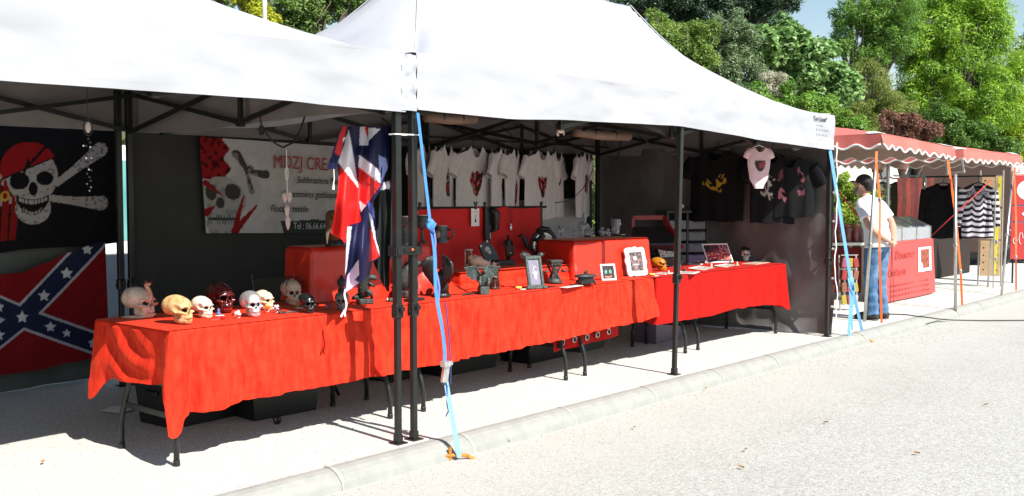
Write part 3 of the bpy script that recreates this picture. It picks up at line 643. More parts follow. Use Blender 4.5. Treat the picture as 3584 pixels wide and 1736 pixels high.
def off2(s, t):
    x = s - .13; e = math.exp(-((x - 2.50) / .09) ** 2)
    return .012 * t + (.014 * fbm(x * 2.2, t * .4, 5, 2) + .006 * fbm(x * 11, t, 2, 2)) * (t + .1) + .05 * e * t - .02 * t * math.exp(-((x - 2.3) / .07) ** 2) + .012 * t * math.sin(x * 40) * sstep(2.1, 2.4, x)
cl2 = drape('tablecloth', path2, False, ZT + .002, drop2, off2, M_RED2, rows=30, step=.0167, top=[(3.415, .468), (5.93, .44), (5.95, 1.25), (3.415, 1.30)])
tag(cl2, 'plain deep red cloth over the table by the grey side wall', 'tablecloth')
def boxdrape(name, label, x0, x1, y0, y1, z0, z1, rz, mt, flare=.02, seed=0, fl=None):
    cx, cy = (x0 + x1) / 2, (y0 + y1) / 2; ca, sa = math.cos(rz), math.sin(rz)
    def R_(x, y): dx, dy = x - cx, y - cy; return (cx + dx * ca - dy * sa, cy + dx * sa + dy * ca)
    pth = [R_(x0, y1), R_(x0, y0), R_(x1, y0), R_(x1, y1)]
    def off(s, t): return flare * t * t + (.03 * fbm(s * 2.3, t * .7, seed, 2) + .020 * fbm(s * 8, t * 1.5, seed + 3, 2)) * (t * .85 + .1) + (fl(s, t) if fl else 0)
    o = drape(name, pth, True, z1, lambda s: z1 - z0 - .001 + .002 * math.sin(s * 9), off, mt, rows=22, step=.02, round_=.042, top=[pth[1], pth[2], pth[3], pth[0]])
    return tag(o, label, 'display riser', 'cloth covered risers on the velvet table')
boxdrape('display_riser', 'red draped riser behind the hanging flags, goblets on top', .06, 1.12, 1.02, 1.33, ZT + .004, 1.138, math.radians(-4), M_SATIN, .03, 1,
         fl=lambda s, t: .26 * t ** 2.2 * math.exp(-((s - 1.40) / .17) ** 2))
boxdrape('display_riser', 'low red draped step in the middle, carrying the dragon skull and mirror', 1.42, 2.72, .93, 1.31, ZT + .004, .892, math.radians(-2), M_RED1, .02, 5)
boxdrape('display_riser', 'shiny orange red draped riser at right, topped with glass skulls', 2.78, 3.80, .83, 1.27, ZT + .004, 1.098, math.radians(-6), M_SATIN, .025, 9,
         fl=lambda s, t: .05 * t * math.exp(-((s - .46) / .12) ** 2))
# ------------------------------------------------------------------ skulls
def ico(sub):
    import bmesh
    b = bmesh.new(); bmesh.ops.create_icosphere(b, subdivisions=sub, radius=1.0)
    v = np.array([p.co[:] for p in b.verts]); f = [tuple(q.index for q in fc.verts) for fc in b.faces]; b.free(); return v, f
ICOV, ICOF = ico(5)
def skull_mesh(name, jaw=True, gape=0.0):
    """skull of height 1, chin/base at z=0, face towards -Y: union of ellipsoids seen from an inner point, then hollows pushed in"""
    O = np.array([0, -.03, .46]); d = ICOV + np.array([0, -.50, -.06]); d = d / np.linalg.norm(d, axis=1)[:, None]
    els = [((0, .14, .60), (.345, .44, .36)), ((0, -.05, .58), (.305, .33, .32)), ((0, -.24, .38), (.225, .185, .25)), ((0, -.29, .565), (.27, .115, .075)),
           ((.25, -.19, .405), (.065, .17, .05)), ((-.25, -.19, .405), (.065, .17, .05)), ((0, -.30, .24), (.17, .15, .12)), ((.12, -.16, .16), (.09, .22, .11)), ((-.12, -.16, .16), (.09, .22, .11))]
    if jaw: els += [((0, -.29, .085), (.165, .13, .085)), ((.185, -.02, .20), (.055, .11, .17)), ((-.185, -.02, .20), (.055, .11, .17)), ((.13, -.16, .085), (.07, .17, .07)), ((-.13, -.16, .085), (.07, .17, .07))]
    rr = np.zeros(len(d))
    for c, r in els:
        c = np.array(c); r = np.array(r); a = ((d / r) ** 2).sum(1); oc = (O - c) / r; b = (d / r * oc).sum(1); cc = (oc ** 2).sum() - 1
        disc = b * b - a * cc; ok = disc > 0; t = np.where(ok, (-b + np.sqrt(np.maximum(disc, 0))) / a, 0); t = np.maximum(t, 0)
        k = 60.0; rr = np.log(np.exp(k * rr * .5) + np.exp(k * t * .5)) / (k * .5) if False else np.maximum(rr, t)
    rr = np.maximum(rr, .16)
    # light smoothing over neighbours
    nb = [[] for _ in d]
    for f in ICOF:
        for i in range(3): nb[f[i]].append(f[(i + 1) % 3])
    nbm = np.array([x[:5] if len(x) >= 5 else (x + x)[:5] for x in nb])
    for _ in range(2): rr = .5 * rr + .5 * rr[nbm].mean(1)
    p = O + d * rr[:, None]
    hole = np.zeros(len(p), bool)
    def dent(c, R, depth, pw=.55, sc=(1, 1, 1), cut=0.0):
        nonlocal p, hole
        q = (p - np.array(c)) / np.array(sc); ds = np.linalg.norm(q, axis=1); hole |= ds < R * cut; k = np.clip(1 - (ds / R) ** 2, 0, 1) ** pw
        v = O - p; L = np.linalg.norm(v, axis=1); p = p + v / L[:, None] * np.minimum(depth * k, L * .8)[:, None]
    for s in (-1, 1):
        dent((.130 * s, -.385, .475), .122, .10, .3, (1.05, 1.3, .90), .86)           # orbits
        dent((.29 * s, -.15, .53), .13, .07, .7, (.8, 1, 1))                   # temples
        dent((.225 * s, -.06, .275), .125, .2, .3, (1, 1.0, .75))              # gap behind the cheek bone
        dent((.15 * s, -.33, .31), .07, .035, .8)                               # below the cheek
    dent((0, -.42, .355), .070, .08, .3, (.8, 1.3, 1.35), .85); dent((.028, -.41, .325), .035, .08, .5); dent((-.028, -.41, .325), .035, .08, .5)
    dent((0, -.42, .168), .12, .028, .5, (1.2, 1, .2)); dent((.13, -.30, .168), .09, .03, .5, (1, 1.4, .22)); dent((-.13, -.30, .168), .09, .03, .5, (1, 1.4, .22))
    dent((0, .12, .16), .36, .06, .8, (1, 1, .6)); dent((0, -.42, .575), .05, .02, .8)
    p[:, 2] -= p[:, 2].min()
    p[:, 2] = np.maximum(p[:, 2], .004)
    F_ = [f for f in ICOF if not (hole[f[0]] and hole[f[1]] and hole[f[2]])]
    me = bpy.data.meshes.new(name); me.from_pydata(p.tolist(), [], F_); me.polygons.foreach_set('use_smooth', [True] * len(me.polygons)); me.update()
    return me
SKULL = skull_mesh('skull')
TEETH = MB()
for row, (z, h) in enumerate(((.205, .05), (.140, .05))):
    for k in range(10):
        a = (k - 4.5) / 4.5; x = .135 * math.sin(a * 1.25); y = -.30 - .125 * math.cos(a * 1.35); TEETH.box((x, y, z + (.008 if row == 0 else 0)), (.027, .034, h), Matrix.Rotation(a * 1.0, 3, 'Z'), bev=.008)
TEETH0 = None
def skull(name, label, u, v, h, rz, bone, teeth=None, Z=ZT, loc=None, rx=0, cat='skull', grp='skulls on the red velvet table'):
    global TEETH0
    p = Vector(loc) if loc is not None else at(u, v, Z=Z)
    t = thing(name, label, cat, p, math.radians(rz), grp, rx=rx, sc=h); t.scale = (h * 1.08, h * 1.16, h)
    me = SKULL.copy(); me.materials.append(bone)
    o = bpy.data.objects.new('cranium', me); COL.objects.link(o); o.parent = t
    if teeth:
        if TEETH0 is None: TEETH0 = TEETH.build('teeth', teeth, t)
        else:
            m2 = TEETH0.data.copy(); m2.materials.clear(); m2.materials.append(teeth); q = bpy.data.objects.new('teeth', m2); COL.objects.link(q); q.parent = t
    return t
M_TOOTH = mat('teeth_ivory', (.70, .60, .40), .4, var=.15, vscale=30)
M_TAN = mat('tan_bone', (.36, .20, .07), .5, col2=(.66, .46, .22), vscale=6, bump=.25, bscale=40)
M_PALE = mat('pale_bone', (.62, .53, .40), .5, col2=(.76, .70, .58), vscale=7, bump=.1, bscale=50)
M_PINKB = mat('stained_bone', (.50, .33, .25), .5, col2=(.70, .60, .47), vscale=5, bump=.12, bscale=50)
M_SILVER = mat('silver_leaf', (.62, .62, .64), .33, metal=.75, col2=(.80, .80, .82), vscale=40, bump=.4, bscale=70)
M_BLKG = mat('black_gloss', (.012, .012, .012), .16, coat=.5)
M_REDBLK = mat('black_and_red_lacquer', (.012, .008, .008), .2, col2=(.16, .012, .01), vscale=9, coat=.5, detail=9)
M_SMOKE = mat('smoky_grey_resin', (.20, .18, .165), .25, var=.3, vscale=12)
# (local face is -Y; rz turns it; photo shows faces looking to the right)
sk1 = skull('horned_skull', 'pale skull with a reddish serpent over the brow, leftmost on the table', 492, 1112, 0.195, 14, M_PINKB, M_TOOTH)
m = MB(); m.tube([(-.08, -.30, .50), (-.03, -.40, .58), (.0, -.36, .74), (.06, -.24, .90), (.02, -.2, 1.02), (-.02, -.28, 1.06), (.03, -.36, 1.04)], [.03, .055, .07, .062, .055, .05, .03], 10)
m.build('serpent', mat('serpent_flesh', (.55, .20, .14), .4, col2=(.70, .45, .33), vscale=8), sk1, smooth=True)
m = MB(); m.tube([(.02, -.24, 1.02), (.10, -.30, 1.10), (.13, -.34, 1.06)], [.04, .045, .015], 8); m.tube([(-.02, -.2, 1.05), (.04, -.16, 1.13), (.10, -.2, 1.15)], [.03, .03, .01], 6); m.build('serpent_head', mat('dark_red_resin', (.16, .03, .025), .4), sk1, smooth=True)
m = MB(); m.tube([(.18, -.40, .44), (.10, -.50, .47), (0, -.53, .45)], [.03, .05, .02], 8); m.build('tongue', mat('orange_resin', (.62, .20, .08), .4), sk1, smooth=True)
m = MB(); m.tube([(-.38, .28, .045), (-.30, .0, .05), (-.22, -.2, .045), (-.08, -.42, .10), (.10, -.46, .14)], [.03, .055, .05, .055, .02], 8); m.build('tail', M_PINKB, sk1, smooth=True)
skull('tan_skull', 'large mottled tan skull at the front left corner of the table', 628, 1133, 0.174, 14, M_TAN, M_TAN)
skull('white_skull', 'small clean white skull right of the large tan one', 712, 1113, 0.138, 4, M_PALE, M_PALE)
skull('lacquer_skull', 'big black and dark red lacquered skull behind the white one', 775, 1093, 0.198, -4, M_REDBLK, mat('red_teeth', (.45, .02, .02), .25, coat=.5))
skull('silver_skull', 'shiny silver skull at the table front', 882, 1108, 0.164, -14, M_SILVER, M_SILVER)
skull('cream_skull', 'cream skull half hidden behind the silver skull', 926, 1085, 0.135, 6, mat('cream_bone', (.76, .58, .30), .5, col2=(.80, .68, .45), vscale=7), M_TOOTH)
sk7 = skull('spider_skull', 'bone skull with a black spider on its crown, by the red riser', 1022, 1066, 0.178, -22, M_BONE, M_TOOTH)
m = MB(); m.ell((0, .10, 1.035), (.065, .09, .055)); m.ell((0, -.01, 1.03), (.045, .05, .04))
for s in (-1, 1):
    for k, (ax, ay) in enumerate(((.30, -.30), (.36, -.10), (.36, .14), (.28, .34))):
        zt = 1.0 - .36 * (ax * ax + (ay - .12) ** 2) ** .5 * .9
        m.tube([(0, .02, 1.03), (ax * s * .45, ay * .55, 1.06), (ax * s * .8, ay * .85, zt + .02), (ax * s, ay * 1.05, zt - .10)], [.016, .018, .015, .008], 6)
m.build('spider', M_BLACKR, sk7, smooth=True)
skull('black_skull', 'glossy black skull at the table front edge', 1076, 1096, 0.132, -16, M_BLKG, M_BLKG)
sk9 = skull('smoky_skull', 'smoky grey skull with a dark spout, under the hanging flag tassel', 1196, 1083, 0.124, -46, M_SMOKE, M_SMOKE)
m = MB(); m.lathe([(.16, .93), (.19, .98), (.17, 1.06), (.10, 1.12), (.16, 1.24), (.22, 1.36), (.20, 1.52), (.10, 1.66), (.05, 1.78), (0, 1.80)], 14); m.build('stopper', M_BLACKR, sk9, smooth=True)
skull('display_skull', 'small white skull standing on the low red step behind the dark frame', 1855, 915, 0.1, -2, M_PALE, M_PALE, loc=at(1842, 920, Z=.895))
sk11 = skull('painted_skull', 'white skull mask with painted black hair, beside the car picture', 2610, 913, 0.156, -60, mat('painted_bone', (.80, .76, .62), .4, col2=(.84, .80, .70), vscale=6), None)
m = MB(); m.ell((0, .16, .72), (.352, .45, .315), 16, 10)
for k in range(9): a = -1.1 + k * .275; m.tube([(math.sin(a) * .2, -.12, .97), (math.sin(a) * .22, -.27, .86 - .04 * (k % 2)), (math.sin(a) * .18, -.33, .76 - .06 * (k % 3))], [.05, .035, .01], 6)
m.build('hair', mat('painted_black', (.02, .022, .02), .35, var=.5, vscale=20), sk11, smooth=True)
m = MB(); m.ell((-.33, .05, .55), (.09, .16, .16)); m.ell((-.30, -.1, .78), (.10, .12, .05)); m.build('ornament', mat('olive_ornament', (.22, .14, .03), .4, col2=(.4, .03, .02), vscale=6), sk11, smooth=True)
tg = skull('striped_skull', 'orange and black tiger striped skull by the leaning print', 2308, 948, 0.14, 8, None or mat('tiger_stripe', (.02, .012, .005), .4, col2=(.85, .33, .02), vscale=7, stretch=(1, 2.2, 7), detail=2), mat('tiger_teeth', (.78, .42, .05), .4))
# ------------------------------------------------------------------ small trinkets among the skulls
def trinket(name, label, u, v, mk, cat='trinket', Z=ZT, rz=0.0):
    t = thing(name, label, cat, at(u, v, Z=Z), rz, 'trinkets between the skulls'); mk(t); return t
def mk_ring(col, stones):
    def f(t):
        m = MB(); m.tube([(.016 * math.cos(a), 0, .018 + .016 * math.sin(a)) for a in [k * math.pi / 6 for k in range(13)]], .003, 6); m.build('band', M_STEEL, t, smooth=True)
        m = MB()
        for k in range(stones): m.ell((random.uniform(-.014, .014), random.uniform(-.012, .012), .022 + random.uniform(0, .022)), .0095, 8, 6)
        m.build('stone', col, t, smooth=True)
    return f
M_CRY = mat('crystal', (.80, .78, .78), .15, var=.1, vscale=60, coat=.5)
trinket('blue_ring', 'tiny blue stone figure on a white tag, in front of the lacquered skull', 765, 1105, lambda t: (MB().lathe([(.012, .004), (.012, .02), (.006, .026), (.009, .034), (.006, .042), (0, .046)], 10).build('figure', mat('blue_glass', (.08, .20, .42), .2), t, smooth=True), MB().box((0, -.01, .002), (.05, .03, .003)).build('price_tag', M_PAPER, t)))
trinket('red_bead_pin', 'hair pin with one glossy red bead near the front table edge', 780, 1120, lambda t: (MB().ell((0, 0, .013), .013, 10, 8).build('bead', mat('red_glass', (.45, .01, .015), .1, coat=.8), t, smooth=True), MB().tube([(-.012, .005, .006), (-.06, .02, .004)], .002, 5).build('pin', M_STEEL, t)))
trinket('crystal_brooch', 'white crystal brooch left of the silver skull', 833, 1115, mk_ring(M_CRY, 7))
trinket('crystal_ring', 'sparkling ring with white and dark red stones right of the silver skull', 967, 1096, mk_ring(mat('crystal_pink', (.70, .45, .48), .12, col2=(.86, .82, .82), vscale=70), 8))
trinket('orange_bead', 'small orange glass bead just below the cream skull', 934, 1094, mk_ring(mat('orange_glass', (.75, .16, .01), .1, coat=.6), 3))
trinket('violet_ring', 'small ring with a violet stone between the black and smoky skulls', 1150, 1085, mk_ring(mat('violet_glass', (.20, .06, .14), .12, coat=.6), 4))
trinket('green_figure', 'tiny green and yellow figure tucked behind the black skull', 1040, 1078, lambda t: (MB().lathe([(.012, 0), (.014, .015), (.008, .028), (.011, .038), (0, .046)], 9).build('figure', mat('green_yellow', (.25, .22, .05), .4), t, smooth=True), MB().box((.0, -.02, .002), (.05, .03, .003)).build('price_tag', M_PAPER, t)))
trinket('black_hook', 'black curved hook lying on the cloth before the spider skull', 1000, 1098, lambda t: MB().tube([(-.05, .02, .03), (-.035, .01, .008), (0, 0, .007), (.05, -.015, .008), (.075, -.03, .006)], [.004, .009, .009, .008, .004], 8).build('shaft', M_BLACKR, t, smooth=True) and MB().tube([(-.035, .01, .008), (-.02, .03, .035)], [.008, .004], 7).build('barb', M_BLACKR, t, smooth=True), 'hook')
trinket('cone_pendant', 'dark cone shaped pendant lying near the tent legs', 1360, 1057, lambda t: (MB().lathe([(.014, 0), (.017, .012), (.012, .03), (.0, .075)], 10, c=(0, 0, .016), M=Matrix.Rotation(math.radians(100), 3, 'Y')).build('cone', M_PEWTER, t, smooth=True), MB().ell((-.01, 0, .016), .012, 8, 6).build('cap', M_STEEL, t, smooth=True)), 'pendant', rz=math.radians(-30))
# ------------------------------------------------------------------ gothic figures and wares
def spiky(m, rnd, n, c, R_, l, r=.006):
    for k in range(n):
        d = Vector((rnd.uniform(-1, 1), rnd.uniform(-1, 1), rnd.uniform(-.4, 1))).normalized(); b = Vector(c) + Vector((d.x * R_[0], d.y * R_[1], d.z * R_[2])) * .8
        m.tube([b, b + d * l * .6, b + d * l + Vector((0, 0, l * .25))], [r, r * .7, r * .1], 5)
def dragon(label, u, v, rz, s=1.0, wings=True, Z=ZT, mt=None, name='dragon_figurine'):
    mt = mt or M_PEWTER; rnd = random.Random(int(u)); t = thing(name, label, 'figurine', at(u, v, Z=Z), math.radians(rz), 'dark fantasy figurines on the velvet table', sc=s)
    MB().box((0, 0, .022), (.12, .09, .044), bev=.008).build('plinth', mt, t)
    m = MB(); m.tube([(0, .02, .05), (0, .03, .10), (0, .01, .15), (.01, -.01, .19), (.03, -.03, .215), (.06, -.05, .21), (.085, -.055, .195)], [.03, .048, .045, .03, .026, .024, .010], 10)
    m.tube([(0, .04, .07), (-.05, .05, .055), (-.09, .02, .05), (-.10, -.03, .06)], [.03, .022, .014, .004], 8)
    for s_ in (-1, 1): m.tube([(.0, s_ * .035, .11), (.035, s_ * .045, .085), (.045, s_ * .04, .05)], [.022, .018, .012], 7); m.tube([(.02, s_ * .03, .17), (.05, s_ * .04, .15), (.07, s_ * .03, .135)], [.014, .011, .007], 6)
    spiky(m, rnd, 26, (0, .02, .13), (.05, .05, .09), .03); m.build('body', mt, t, smooth=True)
    if wings:
        for s_ in (-1, 1):
            w = MB(); root = Vector((-.01, s_ * .03, .17)); tips = [Vector((-.02, s_ * .10, .27)), Vector((-.05, s_ * .16, .20)), Vector((-.05, s_ * .15, .13)), Vector((-.03, s_ * .08, .10))]
            for a_, b_ in zip(tips, tips[1:]): md = (a_ + b_) / 2 * .8 + root * .2; w.add([root, a_, md, b_], [(0, 1, 2, 3)])
            for a_ in tips: w.tube([root, (root + a_) / 2 + Vector((0, 0, .01)), a_], [.008, .006, .003], 6)
            w.build('wing', mt, t)
    return t
dragon('grey dragon figurine on a stepped base, just left of the black flag end', 1277, 1064, -20, .86, False)
t = thing('claw_dish', 'small dark dish held by a dragon claw, under the black flag', 'dish', at(1320, 1020, Z=ZT), 0, 'dark fantasy figurines on the velvet table')
MB().lathe([(.03, .0), (.022, .01), (.014, .04), (.03, .06), (.042, .075), (.042, .09), (.03, .088)], 14).build('dish', M_PEWTER, t, smooth=True)
m = MB(); [m.tube([(.03 * math.cos(a), .03 * math.sin(a), 0), (.05 * math.cos(a), .05 * math.sin(a), .04), (.045 * math.cos(a), .045 * math.sin(a), .10)], [.008, .007, .002], 6) for a in (0.3, 1.9, 3.5, 5.0)]; m.build('claw', M_PEWTER, t, smooth=True)
dragon('dark standing dragon figurine glimpsed between the two tent legs', 1424, 1040, 10, 1.15, False)
t = thing('black_tray', 'flat black tray lying beside the tent legs on the cloth', 'tray', at(1450, 1053, Z=ZT), math.radians(8)); MB().box((0, 0, .010), (.16, .07, .016), bev=.004).build('base', M_BLACKR, t); MB().box((0, 0, .020), (.13, .045, .006), bev=.002).build('inlay', M_PEWTER, t)
# kneeling winged angel behind the blue strap
t = thing('winged_angel', 'dark kneeling angel with tall folded wings behind the blue strap', 'figurine', at(1545, 1040, Z=ZT), math.radians(15), 'dark fantasy figurines on the velvet table')
MB().lathe([(.065, 0), (.07, .012), (.06, .03), (.05, .035)], 16).build('base', M_BLACKR, t, smooth=True)
m = MB(); m.tube([(0, .0, .03), (.01, .0, .09), (.0, .0, .16), (.01, -.01, .20)], [.055, .05, .04, .02], 10); m.ell((.025, -.015, .225), (.022, .022, .027)); m.tube([(.02, -.03, .17), (.06, -.04, .13), (.075, -.02, .10)], [.014, .012, .009], 7); m.build('body', M_BLACKR, t, smooth=True)
for s_ in (-1, 1):
    w = MB()
    for k in range(7):
        a = k / 6; top = Vector((-.03 - .02 * a, s_ * (.03 + .05 * a), .31 - .02 * a)); bot = Vector((-.035 - .01 * a, s_ * (.02 + .085 * a), .05 + .10 * a))
        w.tube([top, top.lerp(bot, .3) + Vector((-.01, s_ * .03, 0)), top.lerp(bot, .75) + Vector((0, s_ * .015, 0)), bot], [.008, .016, .013, .003], 6)
    w.build('wing', M_BLACKR, t, smooth=True)
# gargoyle with spread wings on a cube
t = thing('gargoyle', 'greenish grey gargoyle with spread bat wings crouching on a cube', 'figurine', at(1692, 1030, Z=ZT), math.radians(-28), 'dark fantasy figurines on the velvet table', sc=.85)
M_GARG = mat('greenish_pewter', (.06, .085, .078), .45, metal=.2, var=.4, vscale=30, bump=.4, bscale=90)
MB().box((0, 0, .035), (.085, .085, .07), bev=.004).build('plinth', M_GARG, t)
m = MB(); m.tube([(0, .02, .07), (0, .015, .12), (0, -.005, .165), (0, -.02, .19)], [.034, .036, .03, .018], 9); m.ell((0, -.03, .205), (.02, .026, .022))
for s_ in (-1, 1):
    m.tube([(.02 * s_, 0, .10), (.045 * s_, -.03, .115), (.035 * s_, -.035, .072)], [.018, .017, .011], 7); m.tube([(.03 * s_, -.01, .16), (.042 * s_, -.03, .12), (.02 * s_, -.045, .085)], [.013, .011, .008], 7); m.tube([(.01 * s_, -.03, .22), (.02 * s_, -.02, .245)], [.006, .001], 5)
m.build('body', M_GARG, t, smooth=True)
for s_ in (-1, 1):
    w = MB(); root = Vector((.015 * s_, .025, .17)); el = Vector((.06 * s_, .05, .245)); tips = [Vector((.17 * s_, .03, .235)), Vector((.14 * s_, .05, .15)), Vector((.09 * s_, .05, .115)), Vector((.03 * s_, .04, .10))]
    w.tube([root, el, tips[0]], [.008, .006, .003], 6)
    for a_, b_ in zip(tips, tips[1:]): w.add([el, a_, (a_ + b_) / 2 * .85 + el * .15, b_], [(0, 1, 2, 3)]); w.tube([el, b_], [.004, .002], 5)
    w.add([root, el, tips[-1]], [(0, 1, 2)]); w.build('wing', M_GARG, t)
# hooded reaper
t = thing('hooded_reaper', 'dark brown hooded reaper statue beside the gargoyle', 'figurine', at(1728, 1012, Z=ZT), math.radians(-15), 'dark fantasy figurines on the velvet table', sc=.72)
M_BROWNR = mat('dark_brown_resin', (.045, .022, .016), .4, var=.4, vscale=22, bump=.4, bscale=70)
m = MB(); m.lathe([(.07, 0), (.075, .012), (.062, .03), (.055, .07), (.056, .14), (.06, .19), (.055, .235), (.035, .275), (.012, .30), (0, .305)], 18)
for k in range(12):
    a = k * .52; m.tube([(.058 * math.cos(a), .058 * math.sin(a), .03), (.052 * math.cos(a + .1), .052 * math.sin(a + .1), .12), (.05 * math.cos(a + .2), .05 * math.sin(a + .2), .2)], [.012, .009, .004], 5)
m.build('robe', M_BROWNR, t, smooth=True)
m = MB(); m.ell((.0, -.048, .225), (.024, .022, .032)); m.tube([(-.05, -.02, .18), (-.03, -.06, .14), (.0, -.07, .13)], [.016, .012, .008], 7); m.build('face', mat('reaper_bone', (.20, .15, .10), .5), t, smooth=True)
m = MB(); m.tube([(.04 * math.cos(k * .45 - .4) * 1.0, -.05 - .004 * k, .225 + .055 * math.sin(k * .45 - .4) * 1.2) for k in range(9)], .007, 6); m.build('hood_rim', M_BROWNR, t, smooth=True)
# twisted black wand on the cloth
t = thing('beaded_chain', 'dark beaded chain lying in front of the gargoyle', 'chain', at(1650, 1031, Z=ZT), 0)
m = MB(); [m.ell((-.09 + k * .0105, .004 * math.sin(k * .9), .007), .0065, 6, 5) for k in range(18)]; m.build('bead_row', M_PEWTER, t)
# dark scorpion frame, chalice, oval box
t = thing('scorpion_frame', 'dark stone-look picture frame with a scorpion, leaning back', 'picture frame', at(1878, 1012, Z=ZT), math.radians(-20), 'frames on the velvet table', sc=.84)
T_ = Matrix.Rotation(math.radians(-14), 4, 'X')
m = MB()
for c_, d_ in (((0, 0, .02), (.20, .03, .04)), ((0, 0, .30), (.17, .03, .035)), ((-.072, 0, .16), (.03, .026, .27)), ((.072, 0, .16), (.03, .026, .27))): m.box(c_, d_, bev=.006)
for s_ in (-1, 1): m.box((.085 * s_, -.004, .012), (.05, .045, .024), bev=.006); m.ell((.09 * s_, -.005, .325), (.028, .022, .02)); spiky(m, random.Random(3 + s_), 7, (.095 * s_, 0, .33), (.02, .02, .015), .025, .005)
m.v = [tuple(T_ @ Vector(p)) for p in m.v]; m.build('frame', M_GARG, t)
m = MB(); m.box((0, .004, .16), (.115, .006, .25)); m.v = [tuple(T_ @ Vector(p)) for p in m.v]; m.build('backing', mat('grey_violet_print', (.20, .19, .25), .5, var=.25, vscale=12), t)
m = MB(); m.ell((.008, 0, .12), (.014, .004, .03)); m.ell((.004, 0, .16), (.012, .004, .012)); m.tube([(.0, 0, .165), (-.012, 0, .19), (.0, 0, .215), (.022, 0, .205)], .005, 6); [m.tube([(.006, 0, .15), (.006 + s_ * .03, 0, .155 + .012 * k)], .003, 5) for s_ in (-1, 1) for k in (-1, 0, 1)]; m.v = [tuple(T_ @ Vector(p)) for p in m.v]; m.build('scorpion', mat('silver_print', (.66, .64, .62), .4), t)
m = MB(); m.bar((0, .09, .0), (0, .055, .2), .02, .006); m.build('strut', M_BLACKPL, t)
t = thing('scale_chalice', 'dark square candle stand with two side dishes', 'candle holder', at(1940, 993, Z=ZT), math.radians(-20), 'dark fantasy figurines on the velvet table', sc=.78)
m = MB(); m.lathe([(.085, 0), (.088, .03), (.075, .04), (.072, .055), (.05, .06)], 20); m.build('base', M_PEWTER, t, smooth=True)
m = MB(); m.box((0, 0, .24), (.15, .12, .03), bev=.006); m.box((0, 0, .215), (.13, .10, .03), bev=.006)
for s_ in (-1, 1):
    for q in (-1, 1): m.tube([(.06 * s_, .04 * q, .21), (.035 * s_, .03 * q, .15), (.022 * s_, .02 * q, .11), (.04 * s_, .03 * q, .055)], [.014, .012, .012, .016], 7)
m.tube([(0, 0, .055), (0, -.01, .12), (0, 0, .21)], [.03, .026, .035], 9); m.build('stem', M_PEWTER, t, smooth=False)
for s_ in (-1, 1):
    w = MB(); w.lathe([(.008, .0), (.03, .008), (.036, .024), (.032, .022), (.0, .012)], 14, c=(.115 * s_, -.01, .118)); w.tube([(.05 * s_, 0, .19), (.085 * s_, 0, .17), (.115 * s_, -.01, .125)], .006, 6); w.build('side_dish', M_PEWTER, t, smooth=True)
t = thing('trinket_box', 'oval black lidded trinket box with little feet', 'box', at(2050, 998, Z=ZT), math.radians(-10), 'dark fantasy figurines on the velvet table', sc=.78)
def ovl(prof, n=24, ax=1.55): 
    m = MB(); m.lathe(prof, n); m.v = [(x * ax, y, z) for x, y, z in m.v]; return m
ovl([(.062, .018), (.068, .03), (.062, .07), (.066, .085)]).build('body', M_BLACKR, t, smooth=True)
lid = ovl([(.085, .088), (.09, .095), (.088, .108), (.05, .118), (.02, .122), (0, .123)]).build('lid', M_PEWTER, t, smooth=True)
m = MB(); m.ell((0, 0, .135), (.025, .018, .016)); m.ell((.012, -.004, .150), (.012, .012, .012)); m.build('knob', M_BLACKR, lid, smooth=True)
for sx in (-1, 1):
    for sy in (-1, 1): MB().tube([(.085 * sx, .035 * sy, .05), (.098 * sx, .043 * sy, .025), (.092 * sx, .04 * sy, 0)], [.012, .01, .012], 7).build('foot', M_BLACKR, t, smooth=True)
t = thing('plain_card', 'pale card lying flat between candle stand and trinket box', 'card', at(2000, 1003, Z=ZT + .004), math.radians(6)); MB().box((0, 0, .001), (.26, .07, .003)).build('sheet', mat('pale_card', (.62, .58, .52), .6, var=.1, vscale=20), t); MB().box((.03, .0, .0035), (.1, .02, .0015)).build('printed_line', M_INKG, t)
t = thing('small_dagger', 'slim black dagger lying before the candle stand', 'dagger', at(1925, 1005, Z=ZT + .003), math.radians(-14)); MB().tube([(-.02, 0, .006), (.09, 0, .006)], [.007, .001], 6).build('blade', M_BLACKR, t); MB().tube([(-.07, 0, .006), (-.02, 0, .006)], .007, 7).build('grip', M_PEWTER, t); MB().box((-.02, 0, .006), (.008, .05, .01), bev=.003).build('guard', M_PEWTER, t)
